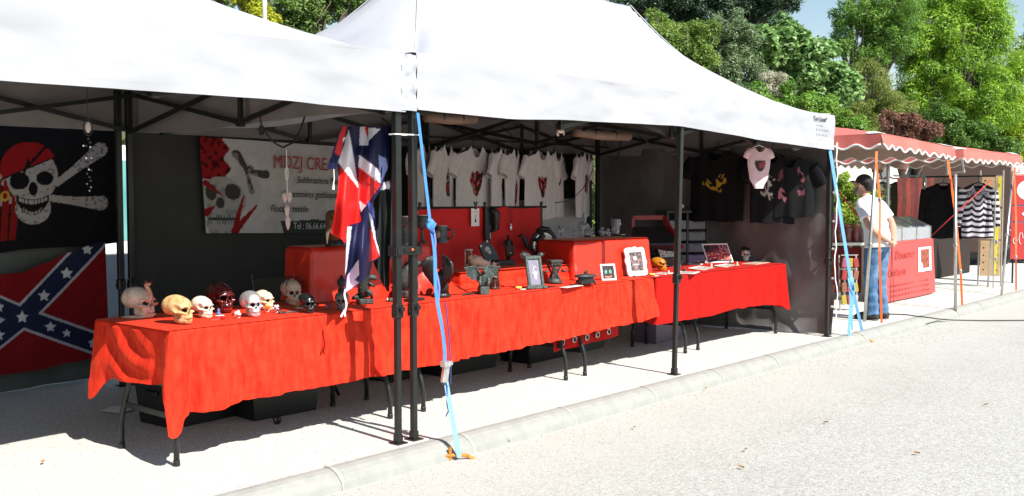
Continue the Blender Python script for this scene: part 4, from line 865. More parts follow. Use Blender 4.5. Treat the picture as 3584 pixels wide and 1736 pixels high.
def leanframe(name, label, p, rz, w, h, tilt, fw, fmat, art, cat='picture frame', ornate=False, th=.016, grp='frames on the velvet table'):
    t = thing(name, label, cat, p, math.radians(rz), grp); T_ = Matrix.Rotation(math.radians(-tilt), 4, 'X')
    m = MB()
    if ornate:
        N = 96; outer = []; inner = []
        for k in range(N):
            a = 2 * math.pi * k / N; c_, s_ = math.cos(a), math.sin(a); q = 1 / max(abs(c_) ** 6 + abs(s_) ** 6, 1e-6) ** (1 / 6)
            wob = 1 + .035 * math.cos(a * 8) + .02 * math.cos(a * 12 + 1); outer.append((c_ * q * w / 2 * wob, h / 2 + s_ * q * h / 2 * wob))
            q2 = 1 / max(abs(c_), abs(s_)); inner.append((c_ * q2 * (w / 2 - fw), h / 2 + s_ * q2 * (h / 2 - fw)))
        vs = [(x, -th / 2, z) for x, z in outer] + [(x, -th / 2 - .004, z) for x, z in inner] + [(x, th / 2, z) for x, z in outer] + [(x, th / 2, z) for x, z in inner]
        fs = []
        for k in range(N):
            j = (k + 1) % N; fs += [(k, j, N + j, N + k), (2 * N + k, 3 * N + k, 3 * N + j, 2 * N + j), (k, 2 * N + k, 2 * N + j, j), (N + k, N + j, 3 * N + j, 3 * N + k)]
        m.add(vs, fs)
    else:
        for c_, d_ in (((0, 0, fw / 2), (w, th, fw)), ((0, 0, h - fw / 2), (w, th, fw)), ((-w / 2 + fw / 2, 0, h / 2), (fw, th, h - 2 * fw)), ((w / 2 - fw / 2, 0, h / 2), (fw, th, h - 2 * fw))): m.box(c_, d_, bev=.003)
    m.v = [tuple(T_ @ Vector(q)) for q in m.v]; m.build('frame', fmat, t)
    pos = lambda u, v: tuple(T_ @ Vector((-w / 2 + fw * .9 + (w - 1.8 * fw) * u, .001, fw * .9 + (h - 1.8 * fw) * v)))
    printed('artwork', 60, 60, pos, art, M_PRINTG, t, smooth=False)
    m = MB(); m.bar((0, h * .42, .001), (0, h * .75 * math.sin(math.radians(tilt)) + .004, h * .72), .02, .006); m.build('strut', M_BLACKPL, t); return t
def mixc(base, mask, c): return np.where(mask[:, None], np.array(c)[None], base)
def flat(U, c): return np.repeat(np.array(c, float)[None], len(U), 0)
def nz(U, Vv, s, seed=0): return np.array([mnoise.noise(Vector((a * s + seed, b * s, seed * 1.7))) for a, b in zip(U, Vv)])
def art_face(U, Vv):      # plain two-eyed dark picture (generic)
    c = flat(U, (.03, .02, .025)); c = mixc(c, nz(U, Vv, 6, 2) > .25, (.07, .03, .03))
    for x in (.33, .70): c = mixc(c, ((U - x) / .09) ** 2 + ((Vv - .55) / .15) ** 2 < 1, (.16, .55, .42)); c = mixc(c, ((U - x) / .03) ** 2 + ((Vv - .55) / .12) ** 2 < 1, (.01, .01, .01))
    return mixc(c, (abs(Vv - .16 - .35 * (U - .5) ** 2) < .05) & (abs(U - .5) < .3), (.55, .22, .12))
leanframe('picture_frame', 'small white edged dark picture on the velvet cloth', at(2132, 982, Z=ZT), -22, .15, .145, 14, .016, M_PAPER, art_face)
def art_dark(U, Vv):
    c = flat(U, (.14, .11, .115)); n1 = nz(U, Vv, 7, 5); c = mixc(c, n1 > .15, (.22, .15, .15)); c = mixc(c, n1 < -.25, (.06, .05, .055))
    c = mixc(c, ((U - .5) / .13) ** 2 + ((Vv - .68) / .10) ** 2 < 1, (.75, .73, .70)); c = mixc(c, ((U - .44) / .03) ** 2 + ((Vv - .69) / .035) ** 2 < 1, (.05, .04, .04)); c = mixc(c, ((U - .57) / .03) ** 2 + ((Vv - .69) / .035) ** 2 < 1, (.05, .04, .04))
    c = mixc(c, (abs(Vv - .36) < .03) & (abs(U - .5) < .25), (.5, .42, .40)); return mixc(c, (Vv < .3) & (Vv > .05) & (abs(U - .5) < (Vv - .05) * .5), (.33, .2, .2))
leanframe('ornate_frame', 'white ornate wavy frame leaning against the right riser', at(2232, 966, Z=ZT), -14, .245, .265, 13, .045, mat('white_lacquer', (.82, .81, .78), .4), art_dark, ornate=True)
def art_cars(U, Vv):
    n1 = nz(U, Vv, 5, 9); n2 = nz(U, Vv, 14, 3); c = flat(U, (.10, .02, .03)); c = mixc(c, (Vv < .75) & (n1 > -.1), (.30, .03, .06)); c = mixc(c, (Vv < .55) & (n2 > .0), (.75, .09, .03)); c = mixc(c, (Vv < .6) & (n2 > .3), (.80, .55, .5))
    c = mixc(c, (Vv > .45) & (U > .62) & (n2 > .1), (.70, .30, .33)); c = mixc(c, (Vv < .12) | ((U < .25) & (Vv > .6)), (.02, .015, .02)); return mixc(c, (n2 < -.4), (.06, .05, .06))
leanframe('car_picture', 'white framed picture of red cars standing on the plain red table', at(2522, 920, Z=ZT), -24, .345, .235, 30, .014, mat('white_frame', (.80, .79, .77), .5), art_cars, grp='prints on the plain red table')
def art_mix(seed, base=(.55, .5, .46)):
    def f(U, Vv):
        n1 = nz(U, Vv, 9, seed); n2 = nz(U, Vv, 16, seed + 4); c = flat(U, base); c = mixc(c, n1 > .15, (.40, .12, .10)); c = mixc(c, n2 > .25, (.10, .09, .10)); c = mixc(c, n2 < -.3, (.74, .70, .62)); c = mixc(c, (n1 < -.35), (.16, .22, .10)); return mixc(c, Vv > .9, (.7, .7, .68))
    return f
leanframe('leaning_print', 'black framed busy photo print leaning on the plain red table', at(2352, 935, Z=ZT), -20, .25, .23, 28, .016, M_BLACKPL, art_mix(3), grp='prints on the plain red table')
M_GREYCARD = mat('grey_card', (.16, .16, .17), .6)
for q, (u, v, rz, w, d, sd, lab, tl) in enumerate([(2405, 955, 20, .27, .19, 11, 'white bordered print lying nearest the middle tent leg', .0), (2462, 940, 12, .34, .2, 13, 'white bordered print lying flat in the middle of the plain red table', .03), (2548, 931, 8, .34, .17, 17, 'long print lying below the car picture, propped on a small stand', .03), (2645, 922, 6, .40, .16, 21, 'beige print lying in front of the painted skull', .0), (2435, 925, 25, .18, .14, 23, 'small dark print lying behind the other prints', .02), (2322, 958, 10, .22, .13, 29, 'pale paper lying beside the tiger striped skull', .0)]):
    t = thing('art_print', lab, 'print', at(u, v, Z=ZT + .004), math.radians(rz), 'prints on the plain red table'); T_ = Matrix.Rotation(tl * 3, 4, 'X')
    m = MB(); m.box((0, 0, .003), (w, d, .004)); m.v = [tuple(T_ @ Vector(p)) for p in m.v]; m.build('sheet', M_PAPER if q not in (3,) else mat('beige_card', (.62, .48, .36), .6), t)
    printed('artwork', 34, 24, lambda a, b, w=w, d=d, T_=T_: tuple(T_ @ Vector((-w * .42 + w * .84 * a, -d * .36 + d * .76 * b, .0065))), art_mix(sd, (.60, .55, .5) if q != 3 else (.6, .45, .33)), M_PRINTG, t, smooth=False)
for q, (u, v, lab) in enumerate([(2378, 932, 'small crystal trinket by the middle leg on the plain red table'), (2395, 948, 'dark small charm in front of the leaning print'), (2450, 915, 'little pale figurine between the print and the car picture'), (2490, 935, 'pale pebble charm lying on the flat print'), (2470, 922, 'second little pale figurine behind the flat print'), (2555, 925, 'grey charm under the car picture'), (2340, 960, 'tiny white charm near the tiger skull'), (2580, 928, 'tiny pink charm lying right of the car picture')]):
    t = thing('small_charm', lab, 'charm', at(u, v, Z=ZT + .006), q, 'charms on the plain red table'); m = MB(); m.lathe([(.012, 0), (.014, .01), (.006, .018), (.010, .03), (0, .038)], 9); m.build('body', [M_CRY, M_PEWTER, M_PALE, M_PALE][q % 4], t, smooth=True); MB().tube([(.0, 0, .012), (.025, .01, .006), (.03, .02, .004)], [.006, .005, .002], 6).build('arm', [M_CRY, M_PEWTER, M_PALE, M_PALE][q % 4], t, smooth=True)
for q, (u, v, col, lab) in enumerate([(1815, 1012, (.70, .50, .10), 'yellow flower shaped charm on a white tag before the low step'), (2282, 965, (.72, .55, .15), 'yellow charm at the foot of the white ornate frame')]):
    t = thing('yellow_charm', lab, 'charm', at(u, v, Z=ZT + .003), .3, 'charms on the velvet table'); m = MB(); [m.ell((.016 * math.cos(k * 1.05), .016 * math.sin(k * 1.05), .012), .011, 7, 5) for k in range(6)]; m.build('petals', mat('yellow_resin', (.75, .55, .10), .5), t, smooth=True); MB().box((-.01, -.045, .002), (.07, .03, .003)).build('price_tag', M_PAPER, t)
# ------------------------------------------------------------------ on the low middle step (z .895) and behind
ZS = .894
t = thing('bone_hourglass', 'hourglass with bone posts and pink sand at the left of the low step', 'hourglass', at(1640, 930, Z=ZS), math.radians(10), 'wares on the low red step', sc=.80)
for z in (.008, .168): MB().lathe([(.045, -.008), (.05, 0), (.045, .01)], 12, c=(0, 0, z)).build('plate', M_BONE, t, smooth=True)
for k in range(3): a = k * 2.09 + .4; m = MB(); m.tube([(.038 * math.cos(a), .038 * math.sin(a), z) for z in (.012, .03, .085, .14, .162)], [.012, .007, .006, .007, .012], 8); m.build('post', M_BONE, t, smooth=True)
MB().lathe([(.026, .018), (.028, .05), (.006, .086), (.006, .09), (.028, .125), (.026, .158)], 14).build('glass', mat('pinkish_glass', (.55, .18, .18), .1, trans=.5), t, smooth=True)
t = thing('dragon_skull', 'cream horned dragon skull with rows of teeth on the low step', 'figurine', at(1680, 940, Z=ZS), math.radians(-8), 'wares on the low red step', sc=.82)
m = MB(); m.tube([(-.13, 0, .06), (-.07, 0, .075), (0, 0, .065), (.07, 0, .05), (.125, 0, .04)], [.03, .05, .045, .032, .018], 12); m.ell((-.06, -.03, .10), (.035, .02, .018)); m.build('cranium', M_BONE, t, smooth=True)
m = MB(); m.tube([(-.14, -.03, .02), (-.05, -.045, .012), (.06, -.03, .012), (.13, 0, .016)], [.012, .016, .014, .01], 8); m.tube([(-.14, .03, .02), (-.05, .045, .012), (.06, .03, .012), (.13, 0, .016)], [.012, .016, .014, .01], 8); m.build('jaw', M_BONE, t, smooth=True)
m = MB(); [m.tube([(-.03 + k * .02, -.038 + k * .003, .045), (-.028 + k * .02, -.042 + k * .003, .016)], [.006, .001], 5) for k in range(8)]; m.build('teeth', M_TOOTH, t)
m = MB(); [m.tube([(-.13 + k * .022, 0, .10), (-.15 + k * .022, 0, .15 - abs(k - 3) * .006)], [.010, .001], 6) for k in range(8)]; m.tube([(.12, 0, .05), (.135, 0, .085)], [.012, .002], 6); m.build('horn', M_BONE, t, smooth=True)
t = thing('coffin_box', 'black coffin shaped box lid with a silver skull, propped open', 'box', at(1752, 928, Z=ZS), math.radians(-12), 'wares on the low red step', sc=.9)
MB().box((.03, 0, .025), (.20, .12, .05), bev=.004).build('base', M_BLACKR, t)
T_ = Matrix.Translation((-.03, .05, .03)) @ Matrix.Rotation(math.radians(-30), 4, 'Y') @ Matrix.Rotation(math.radians(-12), 4, 'X')
m = MB(); m.prism([(-.06, 0), (.06, 0), (.075, .12), (.05, .22), (-.05, .22), (-.075, .12)], .022); m.v = [tuple(T_ @ Vector(p)) for p in m.v]; lidc = m.build('lid', M_BLACKR, t)
me = SKULL.copy(); me.transform(T_ @ Matrix.Translation((0, -.004, .09)) @ Matrix.Diagonal((.085, .03, .085, 1))); me.materials.append(mat('silvery_bone', (.55, .52, .46), .4)); o = bpy.data.objects.new('skull_relief', me); COL.objects.link(o); o.parent = lidc
m = MB(); [m.box((x, -.004, z), (.022, .012, .022), bev=.003) for x in (-.042, .042) for z in (.205,)]; m.v = [tuple(T_ @ Vector(p)) for p in m.v]; m.build('corner', mat('silvery_bone'), lidc)
t = thing('knight_statue', 'slim black armoured figure with a shield before the red backcloth', 'figurine', at(1778, 918, Z=ZS), math.radians(-15), 'wares on the low red step', sc=.74)
MB().lathe([(.05, 0), (.052, .012), (.035, .022)], 14).build('base', M_BLACKR, t, smooth=True)
m = MB(); m.tube([(-.012, 0, .02), (-.016, 0, .09), (-.01, 0, .16)], [.014, .017, .022], 8); m.tube([(.018, 0, .02), (.016, 0, .09), (.01, 0, .16)], [.014, .017, .022], 8); m.tube([(0, 0, .15), (0, 0, .21), (0, 0, .265), (0, 0, .285)], [.03, .034, .038, .016], 10); m.ell((0, -.005, .31), (.02, .022, .026)); m.tube([(-.035, 0, .26), (-.065, -.01, .215), (-.045, -.035, .18)], [.015, .013, .010], 7); m.tube([(.035, 0, .26), (.055, -.02, .21), (.04, -.04, .19)], [.015, .013, .010], 7); m.build('body', M_BLACKR, t, smooth=True)
m = MB(); m.prism([(-.05, .09), (0, .06), (.05, .09), (.055, .2), (-.055, .2)], .012, c=(.0, -.05, 0)); m.build('shield', M_BLACKR, t); MB().ell((.0, -.054, .115), (.012, .006, .012)).build('price_dot', mat('yellow_sticker', (.80, .55, .03), .5), t)
# dragon mirror
pm = at(1903, 914, Z=ZS)
t = thing('dragon_mirror', 'round mirror in a black dragon frame with spread wing, leaning back', 'mirror', pm, math.radians(-36), 'wares on the low red step', sc=.80); T_ = Matrix.Rotation(math.radians(3), 4, 'X')
m = MB(); R0 = .145; m.tube([(R0 * math.cos(a), 0, .19 + R0 * 1.08 * math.sin(a)) for a in [k * math.pi / 18 for k in range(37)]], .024, 8)
m.tube([(-.13, -.02, .25), (-.06, -.05, .24), (-.02, -.05, .29), (-.05, -.03, .34), (-.10, -.02, .36)], [.02, .028, .03, .024, .012], 8); m.tube([(-.05, -.04, .05), (.02, -.05, .04), (.08, -.05, .06), (.10, -.05, .10)], [.03, .035, .028, .01], 8)
spiky(m, random.Random(5), 24, (0, 0, .19), (.16, .02, .17), .03, .007); m.tube([(-.09, .0, .34), (-.03, 0, .37), (.05, 0, .36), (.09, 0, .33)], [.02, .035, .03, .012], 8)
m.v = [tuple(T_ @ Vector(p)) for p in m.v]; m.build('frame', M_BLACKR, t, smooth=True)
m = MB(); m.tube([(-.12, .0, .12), (-.20, -.01, .17), (-.24, -.02, .27), (-.28, -.02, .30), (-.31, -.02, .285)], [.022, .028, .026, .02, .006], 8); m.v = [tuple(T_ @ Vector(p)) for p in m.v]; m.build('tail', M_BLACKR, t, smooth=True)
m = MB(); m.lathe([(.135, 0), (0, .001)], 36, M=Matrix.Rotation(math.pi / 2, 3, 'X')); m.v = [tuple(T_ @ Vector((x, y - .008, z * 1.08 + .19))) for x, y, z in m.v]; m.build('mirror_glass', mat('mirror_glass', (.50, .46, .44), .22, metal=1.0), t)
MB().tube([(.10, -.055, .02), (.12, -.06, .05), (.13, -.06, .09)], [.012, .008, .002], 6).build('claw', M_STEEL, t, smooth=True)
# ------------------------------------------------------------------ on the left riser: goblets, tankards, animal skull
ZR = 1.142
def goblet(label, p, s=1.0):
    t = thing('goblet', label, 'goblet', p, 0.4, 'drinking vessels on the left riser', sc=s)
    MB().lathe([(.042, 0), (.044, .006), (.02, .014), (.011, .025), (.016, .045), (.009, .06), (.013, .08), (.009, .095), (.014, .108)], 16).build('stem', M_PEWTER, t, smooth=True)
    MB().lathe([(.014, .104), (.04, .12), (.052, .15), (.053, .185), (.050, .205), (.046, .204), (.047, .18), (.03, .13), (0, .12)], 18).build('bowl', M_PEWTER, t, smooth=True)
    m = MB(); [m.tube([(.05 * math.cos(a), .05 * math.sin(a), .12), (.058 * math.cos(a + .3), .058 * math.sin(a + .3), .16), (.056 * math.cos(a + .6), .056 * math.sin(a + .6), .195)], [.006, .007, .003], 6) for a in (0, 1.05, 2.1, 3.14, 4.2, 5.2)]; m.build('relief', M_PEWTER, t, smooth=True)
    MB().lathe([(.052, .203), (.053, .208), (.046, .208), (.046, .203)], 18).build('rim', M_STEEL, t, smooth=True); return t
goblet('dark pewter goblet with a steel rim, right of the tent legs', at(1478, 852, Z=ZR))
t = thing('tankard', 'short dark pewter tankard behind the blue strap', 'tankard', at(1545, 850, Z=ZR), -1.0, 'drinking vessels on the left riser')
MB().lathe([(.052, 0), (.054, .008), (.047, .02), (.046, .09), (.05, .115), (.05, .125), (.045, .124), (.042, .03), (0, .025)], 18).build('cup', M_PEWTER, t, smooth=True)
MB().tube([(.045, 0, .10), (.085, 0, .095), (.09, 0, .05), (.048, 0, .025)], .008, 8).build('handle', M_PEWTER, t, smooth=True); MB().ell((-.02, -.042, .065), (.024, .012, .032)).build('relief', mat('bronzed_relief', (.22, .15, .08), .4, metal=.4), t, smooth=True)
MB().lathe([(.050, .124), (.051, .128), (.044, .128), (.044, .124)], 18).build('rim', M_STEEL, t, smooth=True)
t = thing('tankard', 'tall dark tankard seen between the two tent legs', 'tankard', at(1420, 858, Z=ZR), .5, 'drinking vessels on the left riser')
MB().lathe([(.05, 0), (.052, .01), (.042, .03), (.044, .10), (.04, .14), (.048, .19), (.048, .2), (.043, .199), (.04, .04), (0, .03)], 16).build('cup', M_PEWTER, t, smooth=True); MB().tube([(.045, 0, .16), (.085, 0, .15), (.09, 0, .07), (.046, 0, .04)], .009, 8).build('handle', M_PEWTER, t, smooth=True); MB().lathe([(.049, .199), (.05, .205), (.043, .205), (.043, .199)], 16).build('rim', M_STEEL, t, smooth=True)
t = thing('horned_bust', 'brown tusked animal bust half hidden by the union flag', 'figurine', at(1170, 862, Z=ZR), math.radians(-20), 'drinking vessels on the left riser')
MB().lathe([(.06, 0), (.065, .012), (.05, .03), (.045, .06)], 14).build('base', M_BLACKR, t, smooth=True)
m = MB(); m.tube([(0, 0, .05), (-.01, -.01, .12), (-.02, -.03, .18), (-.02, -.06, .20)], [.05, .055, .05, .03], 10); m.ell((-.015, -.01, .205), (.05, .05, .045)); m.build('head', mat('brown_fur_resin', (.12, .06, .03), .6, var=.4, vscale=30, bump=.5, bscale=80), t, smooth=True)
for s_ in (-1, 1): MB().tube([(.03 * s_ - .02, -.06, .12), (.06 * s_ - .02, -.09, .09), (.065 * s_ - .02, -.10, .02)], [.014, .011, .002], 7).build('tusk', M_BONE, t, smooth=True)
# ------------------------------------------------------------------ glassware on the right riser
ZG = 1.102
M_GLASS = mat('clear_glass', (.92, .94, .96), .05, trans=.82, ior=1.42)
def gskull(name, label, u, v, s, rz): 
    t = thing(name, label, 'glass', at(u, v, Z=ZG), math.radians(rz), 'glass skulls on the right riser', sc=s)
    me = SKULL.copy(); me.transform(Matrix.Diagonal((1, .8, .9, 1))); me.materials.append(M_GLASS); o = bpy.data.objects.new('body', me); COL.objects.link(o); o.parent = t
    MB().lathe([(.22, .86), (.25, .9), (.26, 1.05), (.28, 1.1), (.24, 1.1), (.22, .92)], 16).build('rim', M_GLASS, t, smooth=True); return t
gskull('skull_glass', 'small glass skull cup at the left end of the glass row', 1962, 828, .095, 20)
gskull('skull_glass', 'low glass skull cup, second in the glass row', 2012, 830, .075, 10)
gskull('skull_glass', 'small glass skull in front of the decanter', 2070, 828, .07, 5)
gskull('skull_glass', 'pair-left small square glass skull near the riser middle', 2108, 826, .075, 0)
gskull('skull_glass', 'pair-right small square glass skull near the riser middle', 2128, 827, .065, 10)
t = thing('glass_mug', 'tall glass skull mug at the right end of the glass row', 'glass', at(2155, 818, Z=ZG), 0, 'glass skulls on the right riser')
MB().lathe([(.036, 0), (.04, .02), (.042, .06), (.047, .09), (.05, .14), (.05, .15), (.045, .149), (.04, .05), (0, .02)], 18).build('body', M_GLASS, t, smooth=True); m = MB(); [m.ell((x, -.044, .10), (.016, .008, .016)) for x in (-.02, .02)]; m.ell((0, -.046, .07), (.008, .006, .012)); m.build('face_relief', M_GLASS, t, smooth=True)
t = thing('skull_decanter', 'glass skull decanter with round stopper in the glass row', 'decanter', at(2046, 824, Z=ZG), math.radians(15), 'glass skulls on the right riser')
me = SKULL.copy(); me.transform(Matrix.Diagonal((.14, .14, .14, 1))); me.materials.append(M_GLASS); o = bpy.data.objects.new('body', me); COL.objects.link(o); o.parent = t
MB().lathe([(.018, .13), (.02, .17), (.024, .175), (.014, .18), (.012, .185), (.02, .2), (.014, .22), (0, .225)], 14).build('stopper', M_GLASS, t, smooth=True)
for q, (u, v, lab) in enumerate([(1995, 832, 'white price card at the left edge of the glass row'), (2178, 822, 'white price card beside the tall glass mug')]):
    t = thing('price_card', lab, 'card', at(u, v, Z=ZG), .2, 'price cards on the right riser'); MB().box((0, 0, .003), (.07, .035, .004)).build('sheet', M_PAPER, t); MB().box((0, 0, .006), (.05, .006, .001)).build('printed_line', M_INKG, t)
# ------------------------------------------------------------------ red backcloth with hung wares
t = thing('backcloth_stand', 'red cloth screen clipped to a black rail behind the middle step', 'display screen', (0, 0, 0))
A = at(1462, 722, Y=1.58); B = at(1893, 719, Y=1.58)
m = MB(); m.grid(60, 30, lambda u, v: (A.x + (B.x - A.x) * u - .0 * v, 1.58 + .018 * fbm(u * 4, v * 1.2, 3) + .006 * fbm(u * 14, v * 3, 1), A.z - .012 + (B.z - A.z) * u - (A.z - .76) * v)); m.build('cloth', mat('red_screen_cloth', (.55, .012, .010), .8, var=.1, vscale=4, bump=.15, bscale=20), t, smooth=True)
MB().tube([(A.x - .09, 1.585, A.z - .015), (B.x + .08, 1.585, B.z - .015)], .011, 8).build('rail', M_BLACKM, t)
for x in (A.x - .03, B.x + .03): MB().tube([(x, 1.60, 0), (x, 1.60, A.z + .02)], .013, 8).build('post', M_BLACKM, t)
for x in (A.x + .01, (A.x + B.x) / 2, B.x - .01): m = MB(); m.bar((x - .01, 1.565, A.z + .03), (x + .008, 1.57, A.z - .03), .010, .016); m.bar((x + .012, 1.565, A.z + .03), (x - .006, 1.57, A.z - .03), .010, .016); m.build('clip', M_BLACKPL, t)
p = at(1663, 720, Y=1.555)
t = thing('tag_card', 'white card with a hanging pendant, clipped on the red screen', 'card', p, math.radians(2)); MB().box((0, 0, -.10), (.105, .003, .155)).build('card', M_PAPER, t); m = MB(); m.bar((-.02, -.006, .035), (.012, -.004, -.03), .009, .012); m.bar((.02, -.006, .035), (-.01, -.004, -.03), .009, .012); m.build('clip', M_BLACKPL, t)
MB().tube([(-.02, -.004, -.07), (0, -.005, -.12), (.02, -.004, -.07)], .0018, 5).build('chain', M_INKG, t); MB().ell((0, -.006, -.132), (.010, .004, .014)).build('pendant', M_PEWTER, t, smooth=True); MB().box((0, -.003, -.05), (.06, .002, .006)).build('printed_line', M_INKG, t)
p = at(1712, 722, Y=1.55)
t = thing('dagger_plaque', 'black dragon dagger plaque hanging point down on the red screen', 'plaque', p, math.radians(4)); m = MB(); m.prism([(-.055, 0), (.055, 0), (.06, -.20), (.0, -.345), (-.05, -.28)], .02); m.build('board', M_BLACKR, t)
m = MB(); m.tube([(.02, -.01, -.02), (.07, -.02, -.07), (.06, -.02, -.15), (.08, -.02, -.20), (.03, -.02, -.22)], [.03, .04, .035, .025, .01], 8); spiky(m, random.Random(8), 12, (.06, -.02, -.12), (.04, .02, .09), .03, .007); m.build('dragon', M_BLACKR, t, smooth=True); MB().box((.01, -.004, -.26), (.012, .004, .05)).build('blade_mark', M_STEEL, t)
p = at(1787, 720, Y=1.555)
t = thing('necklace', 'silver owl pendant on a thin black cord against the red screen', 'necklace', p); MB().tube([(-.02, 0, .0), (-.018, -.002, -.08), (0, -.004, -.165), (.016, -.002, -.08), (.018, 0, 0)], .0022, 5).build('cord', M_INKB, t); m = MB(); m.ell((0, -.006, -.20), (.016, .006, .024)); m.ell((0, -.007, -.172), (.012, .006, .010)); m.build('pendant', mat('silver_white', (.75, .74, .72), .3, metal=.5), t, smooth=True)
# ------------------------------------------------------------------ garments
def tshirt(name, label, p, rz, W, L, cloth, pr=None, seed=0, hanger=True, long_=False, grp=None, cat='shirt', side=0.0):
    """hangs from p (neck centre); faces -Y before turning"""
    t = thing(name, label, cat, p, math.radians(rz), grp); sd = seed * 3.1
    def body(sgn, neck):
        def f(u, v):
            a = 2 * u - 1; w = W * (.5 + .03 * v + .02 * math.sin(v * 3)) if v > .3 else W * (.5 - .05 * math.sin(v / .3 * math.pi))
            zt = -.03 - .055 * abs(a) ** 1.3 - (neck * max(0, 1 - (a / .36) ** 2) if abs(a) < .36 else 0) + (.045 * max(0, 1 - abs(abs(a) - .36) / .2) if True else 0)
            z = zt + (-L - zt) * v; wr = .010 * fbm(a * 2.2 + sd, v * 1.1, sd, 2) + .006 * math.sin(a * 9 + sd + v * 1.5) * v
            return (a * w, sgn * (.055 * math.sqrt(max(0, 1 - a * a)) * (1 - .35 * v)) + wr + side * a, z + .008 * math.sin(a * 6 + sd) * v)
        return f
    if pr:
        printed('body_front', 56, 70, body(-1, .085), pr, M_PRINT, t)
    else:
        m = MB(); m.grid(30, 34, body(-1, .085)); m.build('body_front', cloth, t, smooth=True)
    m = MB(); m.grid(24, 24, body(1, .015), flip=True); m.build('body_back', cloth, t, smooth=True)
    for s in (-1, 1):
        m = MB(); e = (.60 if long_ else .19); q = []; rr = []
        for k in range(6):
            a = k / 5; q.append((s * (W * .46 + (.11 if not long_ else .09) * a ** .8), .005 + .012 * math.sin(a * 4 + sd), -.115 - e * a)); rr.append(.085 - (.012 if not long_ else .042) * a)
        m.tube(q, rr, 12, flat=.5, cap=False); m.build('sleeve', cloth, t, smooth=True)
    if hanger:
        m = MB(); m.tube([(-W * .40, 0, -.075), (-W * .2, 0, -.03), (0, 0, .0), (W * .2, 0, -.03), (W * .40, 0, -.075)], .009, 6); m.tube([(0, 0, 0), (0, 0, .05), (.02, 0, .075), (.0, 0, .095), (-.018, 0, .08)], .004, 6); m.build('hanger', M_BLACKPL, t, smooth=True)
    return t
M_WSHIRT = mat('white_cotton', (.80, .76, .78), .9, var=.04, vscale=10, bump=.15, bscale=30, spec=.1)
M_BSHIRT = mat('black_cotton', (.010, .010, .012), .9, var=.2, vscale=10, bump=.2, bscale=30, spec=.1)
WB = (.80, .76, .78)
def motif(cx, cy, rx, ry, cols, seed, base=WB, th=.05):
    def f(U, Vv):
        v_ = 1 - Vv; d = ((U - cx) / rx) ** 2 + ((v_ - cy) / ry) ** 2; n1 = nz(U * 7 + seed, Vv * 8, 1, seed); n2 = nz(U * 15, Vv * 15, 1, seed + 9)
        inside = d + n1 * .5 < .72; c = flat(U, base)
        c = mixc(c, inside, cols[0]); c = mixc(c, inside & (n2 > th), cols[1]); 
        if len(cols) > 2: c = mixc(c, inside & (n2 < -.25), cols[2])
        return c
    return lambda U, Vv: f(U, 1 - Vv)
RK = [(.36, .02, .02), (.03, .02, .025), (.50, .22, .2)]; KR = [(.05, .03, .03), (.30, .03, .03), (.35, .30, .28)]
rail = thing('clothes_rail', 'black rail across the back of the tent carrying the white shirts', 'rail', (0, 0, 0)); a_ = at(1440, 470, Y=2.78); b_ = at(2080, 492, Y=2.78)
MB().tube([(a_.x - .3, 2.78, 2.075), (b_.x + .3, 2.78, 2.075)], .011, 8).build('bar', M_BLACKM, rail)
for x in (a_.x - .25, (a_.x + b_.x) / 2, b_.x + .25): MB().tube([(x, 2.78, 2.06), (x, 2.80, 2.16), (x, 2.93, 2.24)], .006, 6).build('strap', M_BLACKPL, rail)
SH = [(1490, .50, 30, .74, motif(.62, .50, .13, .28, RK, 1), 'white shirt with a red and black print, leftmost on the rail'),
      (1552, .46, 24, .78, motif(.5, .42, .11, .26, KR, 2), 'white shirt with a tall dark red figure print, second from left on the rail'),
      (1656, .52, 6, .80, motif(.5, .40, .22, .22, RK, 3), 'broad white shirt with a large red wing-shaped print, facing the front'),
      (1745, .46, 28, .78, motif(.55, .45, .13, .24, KR, 4), 'white shirt turned sideways beside the broad front-facing shirt'),
      (1792, .44, 26, .78, motif(.55, .55, .10, .30, RK, 5), 'white shirt with a narrow red vertical print, right of the sideways shirt'),
      (1888, .52, 8, .78, motif(.5, .42, .17, .22, RK, 6), 'white shirt with a red and black car-like print'),
      (1955, .46, 18, .76, motif(.62, .42, .09, .05, [(.05, .04, .05), (.1, .1, .1)], 7), 'white shirt with a tiny dark print, tucked behind the car print shirt'),
      (2040, .46, 22, .76, motif(.5, .42, .14, .26, KR, 8), 'white shirt with a dark oval print, rightmost on the rail')]
for k, (u, W_, rz, L_, pr, lab) in enumerate(SH):
    p = at(u, 500, Y=2.78); p.z = 2.0; p.y = 2.78 + (.06 if k in (0, 6) else 0)
    tshirt('white_t_shirt', lab, p, rz - 2, W_ * 1.02, L_, M_WSHIRT, pr, k, grp='white shirts on the back rail')
a_ = at(1452, 640, Y=2.93); b_ = at(2042, 660, Y=2.93)
m = MB(); m.grid(40, 30, lambda u, v: (a_.x + (b_.x - a_.x) * u, 2.94 + .05 * fbm(u * 3 + v, v * 2, 6) + .02 * math.sin(u * 9 + v * 5), 1.46 + .14 * max(0, .15 - u) - .10 * u * (1 - u) - .75 * v))
tag(m.build('white_sheet', mat('greyish_white_plastic', (.50, .49, .52), .45, var=.06, vscale=6, bump=.2, bscale=12), smooth=True), 'crumpled whitish plastic sheet hanging below the white shirts', 'sheet')
